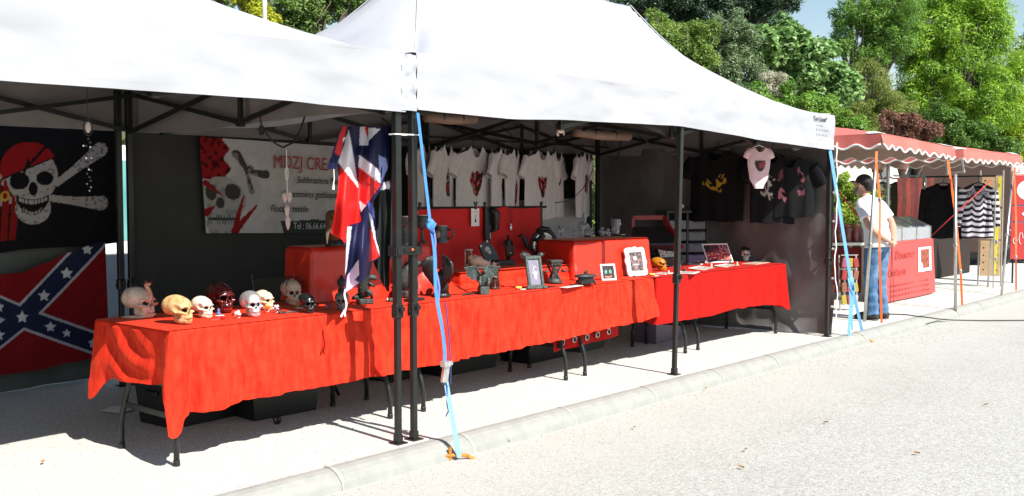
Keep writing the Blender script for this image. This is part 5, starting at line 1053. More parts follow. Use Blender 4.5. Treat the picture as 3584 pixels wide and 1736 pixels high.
# black shirts and a pink bodysuit at the side wall
def gold(U, Vv):
    v_ = Vv; c = flat(U, (.010, .010, .012)); n2 = nz(U * 18, Vv * 18, 1, 3)
    m1 = ((U - .42) / .16) ** 2 + ((v_ - .44) / .06) ** 2 < 1; m2 = ((U - .60) / .10) ** 2 + ((v_ - .40) / .13) ** 2 < 1
    return mixc(c, (m1 | m2) & (n2 > -.02), (.45, .30, .025))
p = at(2510, 500, X=5.90); p.z = 2.0
tshirt('black_t_shirt', 'large black shirt with a gold print on the side wall', p, -84, .60, .80, M_BSHIRT, gold, 11, grp='black shirts on the side wall')
def butter(U, Vv):
    c = flat(U, (.010, .010, .012)); n2 = nz(U * 22, Vv * 22, 1, 5); w = (((abs(U - .55) - .20) / .20) ** 2 + ((Vv - .30) / .11) ** 2 < 1) | (((abs(U - .55) - .16) / .15) ** 2 + ((Vv - .52) / .10) ** 2 < 1); return mixc(c, w & (n2 > .12), (.42, .40, .36))
p = at(2705, 520, X=5.86); p.z = 1.95
tshirt('black_t_shirt', 'black shirt with a pale butterfly-like print behind the pink bodysuit', p, -70, .44, .76, M_BSHIRT, butter, 12, grp='black shirts on the side wall')
def pinkp(U, Vv):
    c = flat(U, (.012, .013, .014)); n2 = nz(U * 9, Vv * 12, 1, 8)
    for cx, cy, rx, ry, q in ((.28, .28, .07, .10, .35), (.76, .25, .07, .13, .7), (.34, .64, .09, .14, 1.0), (.74, .54, .08, .11, .5)): c = mixc(c, (((U - cx) / rx) ** 2 + ((Vv - cy) / ry) ** 2 < 1) & (n2 > -.15), (.42 * q, .15 * q, .19 * q))
    return c
p = at(2812, 530, X=5.90); p.z = 1.90; p.y += .14
tshirt('black_t_shirt', 'black shirt with four pink prints next to the right tent corner', p, -76, .46, .64, M_BSHIRT, pinkp, 13, grp='black shirts on the side wall')
p = at(2657, 508, Y=.30)
t = thing('pink_bodysuit', 'pale pink baby bodysuit on a small hanger below the valance', 'bodysuit', p, math.radians(-34)); M_PINK = mat('pink_cotton', (.66, .44, .46), .85, bump=.15, bscale=30)
def bs(sgn):
    def f(u, v):
        a = 2 * u - 1; w = .115 + .012 * math.sin(v * 6); w *= (1 - .55 * sstep(.72, 1.0, v)); zt = -.02 - .02 * abs(a) - (.05 * max(0, 1 - (a / .45) ** 2)); return (a * w, sgn * .028 * math.sqrt(max(0, 1 - a * a)) + .006 * fbm(u * 3, v * 3, 2), zt + (-.43 - zt) * v)
    return f
def bsp(U, Vv):
    c = flat(U, (.66, .44, .46)); r2 = ((U - .5) / .24) ** 2 + ((Vv - .38) / .15) ** 2; c = mixc(c, r2 < 1, (.05, .04, .04)); c = mixc(c, ((U - .58) / .14) ** 2 + ((Vv - .37) / .09) ** 2 < 1, (.30, .06, .06)); return mixc(c, Vv > .82, (.70, .56, .60))
printed('body_front', 30, 50, bs(-1), bsp, M_PRINT, t); m = MB(); m.grid(20, 24, bs(1), flip=True); m.build('body_back', M_PINK, t, smooth=True)
for s in (-1, 1): m = MB(); m.tube([(s * .09, 0, -.045), (s * .125, 0, -.085), (s * .145, 0, -.13)], [.036, .036, .032], 10, flat=.5); m.build('sleeve', M_PINK, t, smooth=True)
MB().tube([(-.08, 0, -.03), (0, 0, .0), (.08, 0, -.03)], .005, 6).build('hanger', M_PAPER, t); MB().tube([(0, 0, 0), (0, 0, .03), (.012, 0, .045), (0, 0, .055)], .0025, 5).build('hook', M_STEEL, t)
# ------------------------------------------------------------------ advertising banner on the back wall
bn = thing('stall_banner', 'white advertising banner with a skull, roses and a moth on the back wall', 'banner', (0, 0, 0)); YB = 3.0
cTL = at(697, 478, Y=YB); cBL = at(722, 816, Y=YB); cTR = at(1185, 513, Y=YB); cBR = at(1185, 815, Y=YB)
def bpos(U, Vv, dy=0.0):
    a = cBL.lerp(cBR, U); b = cTL.lerp(cTR, U); q = a.lerp(b, Vv); w = .014 * fbm(U * 5, Vv * 3, 4) + .006 * math.sin(U * 12); return (q.x, YB + w - dy, q.z)
def bcol(U, Vv):
    n1 = nz(U * 12, Vv * 7, 1, 2); n2 = nz(U * 30, Vv * 18, 1, 5); n3 = nz(U * 5, Vv * 3, 1, 7); c = flat(U, (.50, .49, .50)); c = mixc(c, n3 > .2, (.45, .44, .45))
    rose = (U < .175 + .02 * np.sin(Vv * 30)) & (Vv > .56) ; c = mixc(c, rose, (.26, .012, .015)); c = mixc(c, rose & (n2 > .1), (.07, .004, .006))
    sk_ = (((U - .13) / .155) ** 2 + ((Vv - .36) / .24) ** 2 < 1) | (((U - .12) / .11) ** 2 + ((Vv - .10) / .20) ** 2 < 1); c = mixc(c, sk_, (.34, .34, .34)); c = mixc(c, sk_ & (n2 > .2), (.24, .24, .24))
    for ex, ey, rx, ry in ((.20, .44, .052, .085), (.055, .43, .04, .085), (.115, .32, .028, .06)): c = mixc(c, ((U - ex) / rx) ** 2 + ((Vv - ey) / ry) ** 2 < 1, (.05, .05, .05))
    c = mixc(c, (abs(Vv - .15) < .012) & (abs(U - .12) < .1), (.04, .04, .04)); c = mixc(c, (abs(Vv - .15) < .05) & (abs(U - .12) < .1) & (np.sin(U * 330) > .6), (.10, .10, .10))
    for x0, y0, x1, y1, w in ((.02, .52, .13, .40, .022), (.20, .02, .27, .40, .025), (.20, .02, .36, .30, .03), (.01, .22, .07, .28, .03)):
        dx, dy = x1 - x0, y1 - y0; tt = np.clip(((U - x0) * dx + (Vv - y0) * dy) / (dx * dx + dy * dy), 0, 1); c = mixc(c, np.hypot(U - x0 - tt * dx, (Vv - y0 - tt * dy) * .65) < w * (1 - tt * .8), (.24, .012, .015))
    for x0, y0, x1, y1, w in ((.30, .70, .24, .84, .032), (.32, .66, .43, .64, .032), (.30, .66, .33, .45, .02), (.29, .68, .33, .70, .02)):
        dx, dy = x1 - x0, y1 - y0; tt = np.clip(((U - x0) * dx + (Vv - y0) * dy) / (dx * dx + dy * dy), 0, 1); mm = np.hypot(U - x0 - tt * dx, (Vv - y0 - tt * dy) * .65) < w * (.5 + tt * .5); c = mixc(c, mm, (.06, .055, .055)); c = mixc(c, mm & (n2 > .18), (.2, .19, .18))
    return mixc(c, (Vv < .145 + .03 * n1) & (U > .55 + .03 * n1), (.045, .06, .06))
printed('sheet', 170, 100, lambda u, v: bpos(u, v), bcol, M_PRINT, bn)
def btext(body, U, Vv, size, mt, sx, shear=.0):
    q = bpos(U, Vv); q2 = bpos(U + .1, Vv); rz = 0; tl = math.atan2(q2[2] - q[2], q2[0] - q[0])
    text('lettering', body, size, mt, bn, Matrix.Translation((q[0], YB - .022, q[2])) @ Matrix.Rotation(math.pi / 2, 4, 'X') @ Matrix.Rotation(tl, 4, 'Z'), sx=sx, shear=shear)
btext('MDZJ CREAT', .485, .715, .165, M_INKR, .80)
btext('Sublimations Multi-', .655, .56, .088, M_INKB, .80, .2); btext('Accessoires gothiques', .54, .40, .088, M_INKB, .82, .2); btext('Flocage textile', .45, .235, .088, M_INKB, .80, .2)
btext('Tel : 06.66.64.05.', .62, .045, .085, mat('pale_ink', (.50, .50, .50), .6), .78)
# ------------------------------------------------------------------ flags at the back of the left tent
m = MB(); m.grid(50, 24, lambda u, v: (-7.2 + 6.94 * u, 3.46 + .05 * fbm(u * 22, v * 2, 3) + .10 * (1 - v) ** 3 * math.sin(u * 40) * .4, .006 + 2.2 * v))
tag(m.build('grey_sheet', mat('grey_green_sheet', (.085, .092, .085), .7, var=.15, vscale=3), smooth=True), 'dull grey sheet closing the back of the left tent behind the flags', 'sheet')
def seg(cx, cy, x0, y0, x1, y1): 
    dx, dy = x1 - x0, y1 - y0; tt = np.clip(((cx - x0) * dx + (cy - y0) * dy) / (dx * dx + dy * dy), 0, 1); return np.hypot(cx - x0 - tt * dx, cy - y0 - tt * dy), tt
def ppos(U, Vv):
    u = -330 + 745 * U; top = 428 + 12 * U; bot = 900 - 55 * sstep(.3, 1, U) + 10 * math.sin(U * 9); v = top + (bot - top) * (1 - Vv)
    q = at(u, v, Y=3.33 + .02 * fbm(U * 5, Vv * 3, 2) + .012 * math.sin(U * 17 + Vv * 3) * (1 - Vv)); return tuple(q)
def pcol(U, Vv):
    u = -330 + 745 * U; top = 428 + 12 * U; v = top + (895 - 40 * U - top) * (1 - Vv); cx = u * 1.2486; cy = (v - 400) * 1.2486; n2 = nz(U * 70, Vv * 45, 1, 3)
    K = (.006, .006, .008); Wc = (.34, .32, .32); Rd = (.26, .008, .010); c = flat(U, K)
    for x0, y0, x1, y1 in ((250, 300, 438, 155), (232, 368, 440, 390), (50, 320, -140, 160), (60, 370, -150, 400)):
        d, tt = seg(cx, cy, x0, y0, x1, y1); w = 15 + 17 * tt ** 2; mm = d < w; c = mixc(c, mm, Wc); c = mixc(c, mm & (n2 > .2) & (tt > .4), (.14, .13, .13))
    tail = (cx > -10) & (cx < 82 - abs(cy - 420) * .12) & (cy > 285) & (cy < 545) & (np.sin(cx * .16 + cy * .01) > -.75); c = mixc(c, tail, (.20, .008, .008))
    skm = (((cx - 140) / 112) ** 2 + ((cy - 270) / 118) ** 2 < 1) | (((cx - 145) / 78) ** 2 + ((cy - 410) / 72) ** 2 < 1) | ((abs(cx - 143) < 96 - (cy - 270) * .20) & (cy > 270) & (cy < 400)); c = mixc(c, skm, Wc); c = mixc(c, skm & (n2 > .32) & (cy > 200), (.16, .15, .15))
    ban = (((cx - 125) / 124) ** 2 + ((cy - 232) / 112) ** 2 < 1) & (cy < 282 - .40 * cx); c = mixc(c, ban, Rd); c = mixc(c, (abs(cy - 284 + .40 * cx) < 3.5) & (cx > 0) & (cx < 250), K)
    c = mixc(c, ((cx - 85) / 43) ** 2 + ((cy - 290) / 38) ** 2 < 1, K); d, tt = seg(cx, cy, 0, 276, 210, 134); d2, _ = seg(cx, cy, 105, 255, 125, 200); c = mixc(c, (d2 < 6), K); d3, _ = seg(cx, cy, 110, 240, 205, 136); c = mixc(c, d3 < 6, K)
    c = mixc(c, ((cx - 196) / 37) ** 2 + ((cy - 280) / 31) ** 2 < 1, K); c = mixc(c, ((cx - 145) / 20) ** 2 + ((cy - 326) / 30) ** 2 < 1, K)
    dx = cx - 143; up_ = 376 - .0042 * dx ** 2; lo_ = 440 - .0125 * dx ** 2; c = mixc(c, (cy > up_ - 4) & (cy < lo_ + 3) & (abs(dx) < 72), K); tm = np.sin(cx * .45) > -.8; c = mixc(c, (cy > up_) & (cy < up_ + 17) & (abs(dx) < 62) & tm, Wc); c = mixc(c, (cy < lo_) & (cy > lo_ - 13) & (abs(dx) < 40) & (cy > up_ + 20) & tm, (.28, .26, .25))
    ring = abs(np.hypot((cx - 22) / 1.0, (cy - 352) / 1.1) - 16) < 4.5; return mixc(c, ring, (.45, .30, .03))
o = printed('pirate_flag', 240, 150, ppos, pcol, M_PRINT); tag(o, 'black pirate flag with a red-scarfed skull and crossed bones', 'flag', 'flags hanging in the left tent')
TOPF = interp([(-420, 720), (-150, 730), (0, 700), (90, 692), (200, 650), (300, 605), (440, 556)]); BOTF = interp([(-420, 1250), (-100, 1165), (0, 1140), (150, 1120), (300, 1085), (470, 1045)])
def cpx(U, Vv): cx = -420 + 880 * U; t_ = TOPF(cx); b_ = BOTF(cx); return cx, t_ + (b_ - t_) * (1 - Vv)
def cpos(U, Vv):
    cx, cy = cpx(U, Vv); cx += 18 * sstep(.6, 1, U) * (1 - Vv)
    return tuple(at(cx / 1.2486, cy / 1.2486 + 400, Y=3.29 + .025 * fbm(U * 4, Vv * 2, 5) + .02 * math.sin(U * 14 + Vv * 4)))
def ccol(U, Vv):
    P_ = np.array([cpx(a, b) for a, b in zip(U, Vv)]); cx, cy = P_[:, 0], P_[:, 1]; c = flat(U, (.19, .006, .009)); lines = [((460, 505), (97, 887)), ((97, 887), (-330, 1230)), ((-330, 700), (97, 887)), ((97, 887), (480, 1030))]
    D = np.min([seg(cx, cy, *a, *b)[0] for a, b in lines], 0); c = mixc(c, D < 50, (.38, .37, .42)); c = mixc(c, D < 39, (.012, .016, .045))
    stars = [(380, 590, 26), (290, 695, 28), (192, 793, 27), (97, 887, 29), (-5, 965, 27), (-100, 1040, 27), (218, 930, 25), (285, 957, 20), (395, 1000, 26), (-5, 842, 25), (-110, 800, 25), (-220, 750, 25)]
    for x, y, R_ in stars:
        a = np.arctan2(cx - x, y - cy); r_ = np.hypot(cx - x, cy - y); k = (a + math.pi * 2) % (2 * math.pi / 5); k = np.minimum(k, 2 * math.pi / 5 - k); lim = R_ * .40 / np.maximum(.40 * np.cos(k) + .78 * np.sin(k), 1e-3); c = mixc(c, r_ < lim, (.50, .49, .53))
    return c
o = printed('saltire_flag', 250, 150, cpos, ccol, M_PRINT); tag(o, 'red flag with a white edged dark blue cross of stars, below the pirate flag', 'flag', 'flags hanging in the left tent')
# ------------------------------------------------------------------ flags hanging at the tent leg pair
def inpoly(x, y, P_):
    r_ = np.zeros(len(x), bool); n = len(P_)
    for i in range(n):
        x0, y0 = P_[i]; x1, y1 = P_[(i + 1) % n]
        if y0 == y1: continue
        cnd = ((y0 > y) != (y1 > y)); r_ ^= cnd & (x < (x1 - x0) * (y - y0) / (y1 - y0) + x0)
    return r_
def hang(name, label, Lf, Rf, y0, y1, polys, base, Yb, fold, nu=70, nv=170):
    Lf = interp(Lf); Rf = interp(Rf)
    def px(U, Vv): cy = y0 + (y1 - y0) * (1 - Vv); return Lf(cy) + (Rf(cy) - Lf(cy)) * U, cy
    def pos(U, Vv): cx, cy = px(U, Vv); return tuple(at(cx / 1.783 + 1100, cy / 1.783 + 400, Y=Yb + fold(cx, cy)))
    def col(U, Vv):
        P_ = np.array([px(a, b) for a, b in zip(U, Vv)]); x, y = P_[:, 0], P_[:, 1]; c = flat(U, base)
        for pts, cc in polys: c = mixc(c, inpoly(x, y, pts), cc)
        return c
    o = printed(name, nu, nv, pos, col, mat('flag_nylon', attr=True, rough=.5, var=.08, vscale=20, spec=.3)); return tag(o, label, 'flag', 'flags bunched at the tent legs')
Wt = (.74, .70, .76); Rd = (.58, .014, .014); Nv = (.007, .008, .045); Pk = (.62, .46, .58)
hang('union_flag', 'crumpled red, white and navy flag hanging beside the tent leg pair',
     [(75, 195), (180, 172), (300, 148), (450, 150), (600, 128), (740, 104), (790, 180), (850, 196), (1000, 192), (1110, 188)], [(75, 480), (250, 470), (330, 460), (440, 425), (560, 366), (700, 388), (890, 410), (925, 362), (1000, 348), (1060, 272), (1110, 200)], 75, 1112,
     [([(215, 95), (245, 258), (275, 460), (148, 300)], Wt), ([(215, 80), (288, 78), (278, 255), (245, 260)], Nv), ([(285, 78), (415, 90), (340, 165), (335, 192), (280, 196)], Wt), ([(312, 82), (340, 78), (335, 158)], Rd),
      ([(280, 252), (405, 348), (412, 432), (275, 328)], Wt), ([(402, 255), (448, 275), (460, 330), (418, 435), (405, 350)], (.30, .34, .62)), ([(275, 328), (418, 438), (320, 572), (275, 545)], Rd),
      ([(165, 325), (272, 456), (290, 670), (210, 695), (196, 805), (95, 735), (125, 600)], (.64, .012, .010)), ([(280, 540), (322, 570), (290, 612)], Wt), ([(332, 540), (368, 560), (378, 655), (345, 625)], (.06, .08, .34)), ([(338, 612), (360, 640), (411, 885), (382, 830)], Wt), ([(345, 690), (408, 888), (345, 922)], Rd),
      ([(207, 700), (234, 700), (203, 965), (190, 1010)], Wt), ([(205, 1008), (276, 905), (281, 1000), (198, 1092)], Pk), ([(188, 1100), (236, 1020), (276, 1052), (200, 1112)], Pk)], Nv, .27,
     lambda x, y: .035 * math.sin(x * .045 + y * .004) + .02 * math.sin(x * .019 - y * .008) + .012 * math.sin(y * .02))
hang('black_flag', 'black flag with a pale stripe hanging between the union flag and tent leg',
     [(75, 430), (420, 398), (560, 368), (760, 388), (920, 368), (1020, 410), (1105, 452)], [(75, 505), (470, 500), (700, 505), (880, 508), (910, 470), (1000, 468), (1105, 468)], 75, 1105,
     [([(380, 60), (520, 60), (520, 250), (460, 330), (380, 330)], Nv), ([(385, 440), (470, 415), (470, 465), (385, 475)], Wt)], (.012, .014, .014), .33, lambda x, y: .03 * math.sin(x * .085 + y * .002) + .01 * math.sin(y * .015))
hang('small_pennant', 'small navy and red pennant with a tassel, left of the union flag',
     [(75, 180), (170, 135), (250, 110), (340, 80)], [(75, 215), (180, 190), (250, 165), (320, 140), (340, 130)], 75, 342, [([(170, 75), (205, 75), (160, 262), (125, 240), (150, 160)], Rd), ([(178, 150), (200, 140), (180, 175)], Wt)], Nv, .24, lambda x, y: .012 * math.sin(x * .07), 24, 50)
t = thing('flag_tassel', 'thin white tassel under the small pennant', 'tassel', at(1168, 592, Y=.24)); MB().tube([(0, 0, 0), (.003, 0, -.06), (-.002, 0, -.085)], .003, 5).build('cord', M_PAPER, t); MB().tube([(-.002, 0, -.085), (-.004, 0, -.12)], [.004, .008], 6).build('tuft', M_PAPER, t)
t = thing('white_ribbon', 'white ribbon end hanging from the union flag over the smoky skull', 'ribbon', at(1206, 1012, Y=.25)); m = MB(); m.grid(1, 14, lambda u, v: (.014 * u - .004 * math.sin(v * 9), .004 * math.sin(v * 8), -.165 * v)); m.build('band', mat('pinkish_ribbon', (.72, .62, .68), .5), t, smooth=True); MB().tube([(.0, 0, -.12), (-.03, 0, -.165)], [.004, .007], 5).build('loose_end', mat('pinkish_ribbon'), t)
# ------------------------------------------------------------------ straps, ratchet, stakes
def ribbon(m, pts, w, wdir=(1, 0, 0), th=.0015):
    wd = Vector(wdir).normalized() * w / 2; P_ = [Vector(p) for p in pts]; n = len(P_); nn = Vector((0, -1, 0)) * th
    vs = [p - wd for p in P_] + [p + wd for p in P_] + [p - wd + nn for p in P_] + [p + wd + nn for p in P_]
    fs = []
    for i in range(n - 1): fs += [(i, n + i, n + i + 1, i + 1), (2 * n + i, 2 * n + i + 1, 3 * n + i + 1, 3 * n + i), (i, i + 1, 2 * n + i + 1, 2 * n + i), (n + i, 3 * n + i, 3 * n + i + 1, n + i + 1)]
    m.add(vs, fs)
def stake(name, label, p, rz, mt):
    t = thing(name, label, 'stake', p, rz, sc=1.15); MB().tube([(0, 0, -.05), (.0, 0, .07)], [.008, .009], 8).build('pin', mt, t); MB().tube([(-.05, 0, .022), (.0, .0, .028), (.09, -.01, .02)], .009, 7).build('cross_arm', mt, t, smooth=True); MB().tube([(.09, -.01, .02), (.12, -.015, .0), (.14, -.02, -.01)], [.010, .012, .008], 7).build('hook', mt, t, smooth=True); return t
M_ORMET = mat('orange_painted_steel', (.50, .19, .02), .5, var=.3, vscale=20)
t = thing('blue_tie_strap', 'blue ratchet strap running from the tent corner to a stake in the road', 'strap', (0, 0, 0))
e0 = at(1462, 395, Y=-.05); kn = at(1506, 785, Y=-.13); ra = at(1560, 1300, Y=-.22); e1 = at(1607, 1600, Z=-.08)
m = MB(); N_ = 16; ribbon(m, [e0.lerp(kn, k / N_) for k in range(N_ + 1)], .034, (1, .3, 0)); m.build('webbing', M_BLUEST, t)
m = MB(); ribbon(m, [kn.lerp(ra, k / 20) + Vector((.012 * math.sin(k * .5), 0, 0)) for k in range(21)], .036, (1, .2, 0)); m.build('webbing', M_BLUEST, t)
m = MB(); ribbon(m, [ra.lerp(e1, k / 12) + V(0, 0, -.06 * (1 - k / 12)) for k in range(13)], .034, (1, -.2, 0)); m.build('webbing', mat('pale_blue_strap', (.20, .38, .60), .6), t)
m = MB(); m.ell(kn, (.032, .022, .035)); m.tube([kn + V(-.03, -.01, .03), kn + V(.02, -.02, 0), kn + V(-.01, -.015, -.04)], .013, 8, flat=.5); m.tube([kn + V(.02, 0, .02), kn + V(-.03, -.01, -.01), kn + V(.02, -.01, -.05)], .012, 8, flat=.5); m.build('knot', M_BLUEST, t, smooth=True)
m = MB(); ribbon(m, [kn + V(.01 + .05 * (k / 10) + .012 * math.sin(k), -.012, -.02 - .45 * k / 10) for k in range(11)], .022, (1, .3, 0)); m.build('loose_end', mat('violet_blue_strap', (.16, .20, .60), .6), t)
m = MB(); m.box(ra + V(-.012, -.01, .0), (.045, .03, .13), Matrix.Rotation(.2, 3, 'Y'), bev=.006); m.box(ra + V(-.02, -.02, .05), (.055, .05, .035), bev=.006); m.tube([ra + V(-.04, -.02, .05), ra + V(.03, -.02, .05)], .014, 8); m.build('ratchet', mat('ratchet_metal', (.62, .63, .60), .35, metal=.8, var=.2, vscale=30), t)
m = MB(); m.tube([ra + V(.0, 0, .42), ra + V(.02, -.01, .2), ra + V(.035, -.01, .02), ra + V(.03, -.01, -.08), ra + V(.0, -.01, -.09), ra + V(-.005, 0, -.05)], .004, 6); m.tube([ra + V(.0, -.01, -.09), ra + V(.0, -.01, -.2), ra + V(.012, -.01, -.24), ra + V(-.01, -.01, -.27)], .004, 6); m.build('tail_cord', mat('dark_blue_cord', (.03, .05, .18), .6), t)
stake('orange_stake', 'orange steel stake in the road holding the near blue strap', at(1575, 1612, Z=-.10), math.radians(-25), M_ORMET)
t = thing('blue_tie_strap', 'light blue strap tied in a knot at the right tent corner', 'strap', (0, 0, 0)); M_LBL = mat('light_blue_strap', (.13, .34, .64), .6, var=.1, vscale=30)
e0 = at(2905, 525, Y=-.03); kn = at(2978, 985, Y=-.14); e1 = at(3022, 1180, Z=-.07)
m = MB(); ribbon(m, [e0.lerp(kn, k / 16) for k in range(17)], .042, (1, -.5, 0)); m.build('webbing', M_LBL, t); m = MB(); ribbon(m, [kn.lerp(e1, k / 10) for k in range(11)], .040, (1, -.5, 0)); m.build('webbing', M_LBL, t)
m = MB(); m.ell(kn, (.05, .03, .06)); m.tube([kn + V(-.07, 0, .04), kn + V(-.08, -.02, -.05), kn + V(-.02, -.03, -.14), kn + V(.05, -.02, -.10), kn + V(.06, 0, 0), kn + V(0, 0, .06)], .016, 8, flat=.5); m.build('knot', M_LBL, t, smooth=True)
for dx, L_, w in ((-.06, .60, .036), (-.0, .42, .026)):
    m = MB(); ribbon(m, [kn + V(dx + .02 * math.sin(k * .7), -.02, -.10 - L_ * k / 10) for k in range(11)], w, (1, -.5, 0)); m.build('loose_end', M_LBL, t)
stake('orange_stake', 'orange steel stake at the kerb holding the far blue strap', at(3018, 1200, Z=-.10), math.radians(-20), M_ORMET)
# ------------------------------------------------------------------ under the tables and at the back
def bin_(name, label, u, v, w, d, h, rz, mt, cat='bin', z=0.0, lid=True):
    t = thing(name, label, cat, at(u, v, Z=z) + V(0, d / 2, 0), math.radians(rz), 'storage bins under the tables')
    m = MB(); k = .9; m.add([(-w / 2 * k, -d / 2 * k, 0), (w / 2 * k, -d / 2 * k, 0), (w / 2 * k, d / 2 * k, 0), (-w / 2 * k, d / 2 * k, 0), (-w / 2, -d / 2, h), (w / 2, -d / 2, h), (w / 2, d / 2, h), (-w / 2, d / 2, h)], [(3, 2, 1, 0), (0, 1, 5, 4), (1, 2, 6, 5), (2, 3, 7, 6), (3, 0, 4, 7)]); m.build('tub', mt, t)
    MB().box((0, 0, h + .008), (w + .03, d + .03, .022), bev=.006).build('lid', mt, t)
    for s in (-1, 1): MB().box((s * (w / 2 + .004), 0, h * .72), (.02, .12, .03), bev=.004).build('handle', mt, t)
    return t
bin_('storage_bin', 'black storage bin under the left table, nearest the cloth corner', 735, 1478, .62, .40, .30, 4, M_BLACKPL)
bin_('storage_bin', 'second black storage bin under the left table, on small wheels', 1010, 1455, .55, .38, .32, -2, M_BLACKPL)
bin_('storage_bin', 'black storage bin right of the tent leg pair, under the second table', 1420, 1330, .40, .36, .28, 5, M_BLACKPL)
bin_('storage_bin', 'wide dark bin under the second table behind the blue strap', 1650, 1303, .72, .40, .30, 0, mat('dark_grey_bin', (.018, .019, .020), .5))
bin_('storage_bin', 'dark bin farther right under the second table', 1920, 1262, .60, .36, .22, 3, M_BLACKPL)
bin_('storage_bin', 'grey bin under the third table behind the eyelet strip', 2075, 1226, .50, .36, .26, 6, mat('mid_grey_bin', (.06, .06, .065), .5))
bin_('storage_bin', 'violet grey tub under the table by the side wall', 2345, 1196, .52, .30, .30, 0, mat('violet_tub', (.16, .12, .17), .5))
t = thing('wheel_foot', 'small black wheel at the corner of the wheeled bin', 'wheel', at(970, 1468, Z=.03)); MB().lathe([(.03, -.012), (.032, 0), (.03, .012)], 16, M=Matrix.Rotation(math.pi / 2, 3, 'Y')).build('tyre', M_BLACKPL, t, smooth=True); MB().lathe([(.012, -.014), (.012, .014)], 10, M=Matrix.Rotation(math.pi / 2, 3, 'Y')).build('hub', M_STEEL, t)
t = thing('eyelet_strip', 'red fabric strip with metal eyelets hanging below the velvet hem', 'fabric strip', (0, 0, 0)); a_ = at(1938, 1190, Y=.60); b_ = at(2168, 1128, Y=.60)
m = MB(); m.grid(30, 4, lambda u, v: (a_.x + (b_.x - a_.x) * u, .60 + .012 * math.sin(u * 14), .36 + .02 * u - .135 * v + .02 * u * v)); m.build('fabric', M_RED2, t, smooth=True)
for k, (u, v) in enumerate([(1969, 1197), (2011, 1188), (2055, 1180), (2092, 1171), (2131, 1160)]):
    q = at(u, v, Y=.585); MB().tube([(q.x + .024 * math.cos(a), q.y, q.z + .024 * math.sin(a)) for a in [j * math.pi / 8 for j in range(17)]], .0045, 6).build('eyelet', M_STEEL, t, smooth=True); MB().lathe([(.021, 0), (0, .0005)], 14, c=q + V(0, .004, 0), M=Matrix.Rotation(math.pi / 2, 3, 'X')).build('hole', M_BLACKPL, t)
m = MB(); m.grid(10, 5, lambda u, v: (.30 * u, .17 * v, .012 + .012 * math.sin(u * 5) * v)); o = m.build('paper_sheet', M_PAPER, smooth=True); o.location = at(415, 1452, Z=0); o.rotation_euler.z = .25; tag(o, 'sheet of paper lying on the gravel under the left table', 'paper')
# drawer tower
p = at(2385, 1003, Y=1.75); p.z = 0
t = thing('drawer_tower', 'grey plastic drawer tower standing before the side wall', 'drawers', p, math.radians(-38)); M_DR = mat('translucent_grey_drawer', (.17, .17, .19), .35, var=.15, vscale=8)
m = MB(); w, d = .50, .38; [m.box((s * (w / 2 - .012), 0, .66), (.024, d, 1.30), bev=.004) for s in (-1, 1)]; m.box((0, 0, 1.305), (w + .02, d + .02, .03), bev=.006); m.box((0, d / 2 - .01, .66), (w, .015, 1.3)); m.box((0, 0, .66), (.02, d * .96, 1.28)); m.build('frame', mat('dark_drawer_frame', (.05, .05, .055), .5), t)
for k in range(9):
    for s in (-1, 1):
        c = MATS['translucent_grey_drawer'] if (k, s) != (5, 1) else mat('lilac_drawer', (.30, .20, .36), .4)
        dr = MB().box((s * .117, -.01, .10 + k * .132), (.21, d * .9, .105), bev=.008).build('drawer', c, t); MB().box((s * .117, -d * .45 - .016, .135 + k * .132), (.08, .016, .014), bev=.003).build('pull', c, dr)
p = at(2225, 900, Y=1.55); p.z = .757
t = thing('heat_press', 'black heat press with a red lifting arm behind the plain red table', 'machine', V(p.x, 1.30, .757), math.radians(-30))
MB().box((0, 0, .05), (.42, .40, .10), bev=.01).build('base', M_BLACKPL, t); MB().box((0, .02, .28), (.38, .36, .10), Matrix.Rotation(.5, 3, 'X'), bev=.012).build('platen', M_BLACKPL, t)
m = MB(); m.bar((-.18, .18, .50), (.18, .18, .50), .03, .045); m.bar((.18, .18, .50), (.26, -.08, .18), .03, .045); m.bar((-.18, .18, .10), (-.18, .18, .50), .03); m.build('arm', mat('dark_red_paint', (.22, .006, .008), .4), t); MB().tube([(.22, .0, .52), (.22, -.14, .62)], .012, 8).build('handle', M_BLACKPL, t); MB().ell((.22, -.15, .625), .022).build('knob', mat('grey_knob', (.28, .26, .22), .4), t, smooth=True)
# hanging cables, rolls, small hung things
def cable(name, label, pts, r=.006, mt=None): m = MB(); m.tube(pts, r, 6); return tag(m.build(name, mt or M_CABLE, smooth=True), label, 'cable', 'cables hanging under the tent roofs')
cable('hanging_cable', 'black cable looping down before the banner top', [at(u, v, Y=.9) for u, v in ((1072, 372), (1066, 410), (1050, 460), (1025, 500), (990, 516), (960, 500), (935, 470), (915, 440))], .007)
t = thing('cable_plug', 'black plug dangling left of the cable loop', 'plug', at(915, 440, Y=.9)); MB().box((0, 0, -.03), (.03, .025, .06), bev=.006).build('body', M_BLACKPL, t); MB().tube([(0, 0, 0), (-.01, 0, .06)], .006, 6).build('lead', M_CABLE, t)
cable('hanging_cable', 'thin black cable curving below the rightmost white shirt', [at(u, v, Y=2.4) for u, v in ((2075, 592), (2060, 630), (2040, 660), (2010, 690), (1980, 705), (1942, 710))], .005)
cable('hanging_cable', 'black cable sagging beside the middle tent leg', [at(u, v, Y=1.2) for u, v in ((2245, 478), (2275, 505), (2310, 530), (2345, 539), (2372, 528))], .006)
cable('hanging_cable', 'black cable hanging from the truss near the drawer tower', [at(u, v, Y=1.6) for u, v in ((2172, 490), (2170, 530), (2158, 570), (2135, 595))], .006)
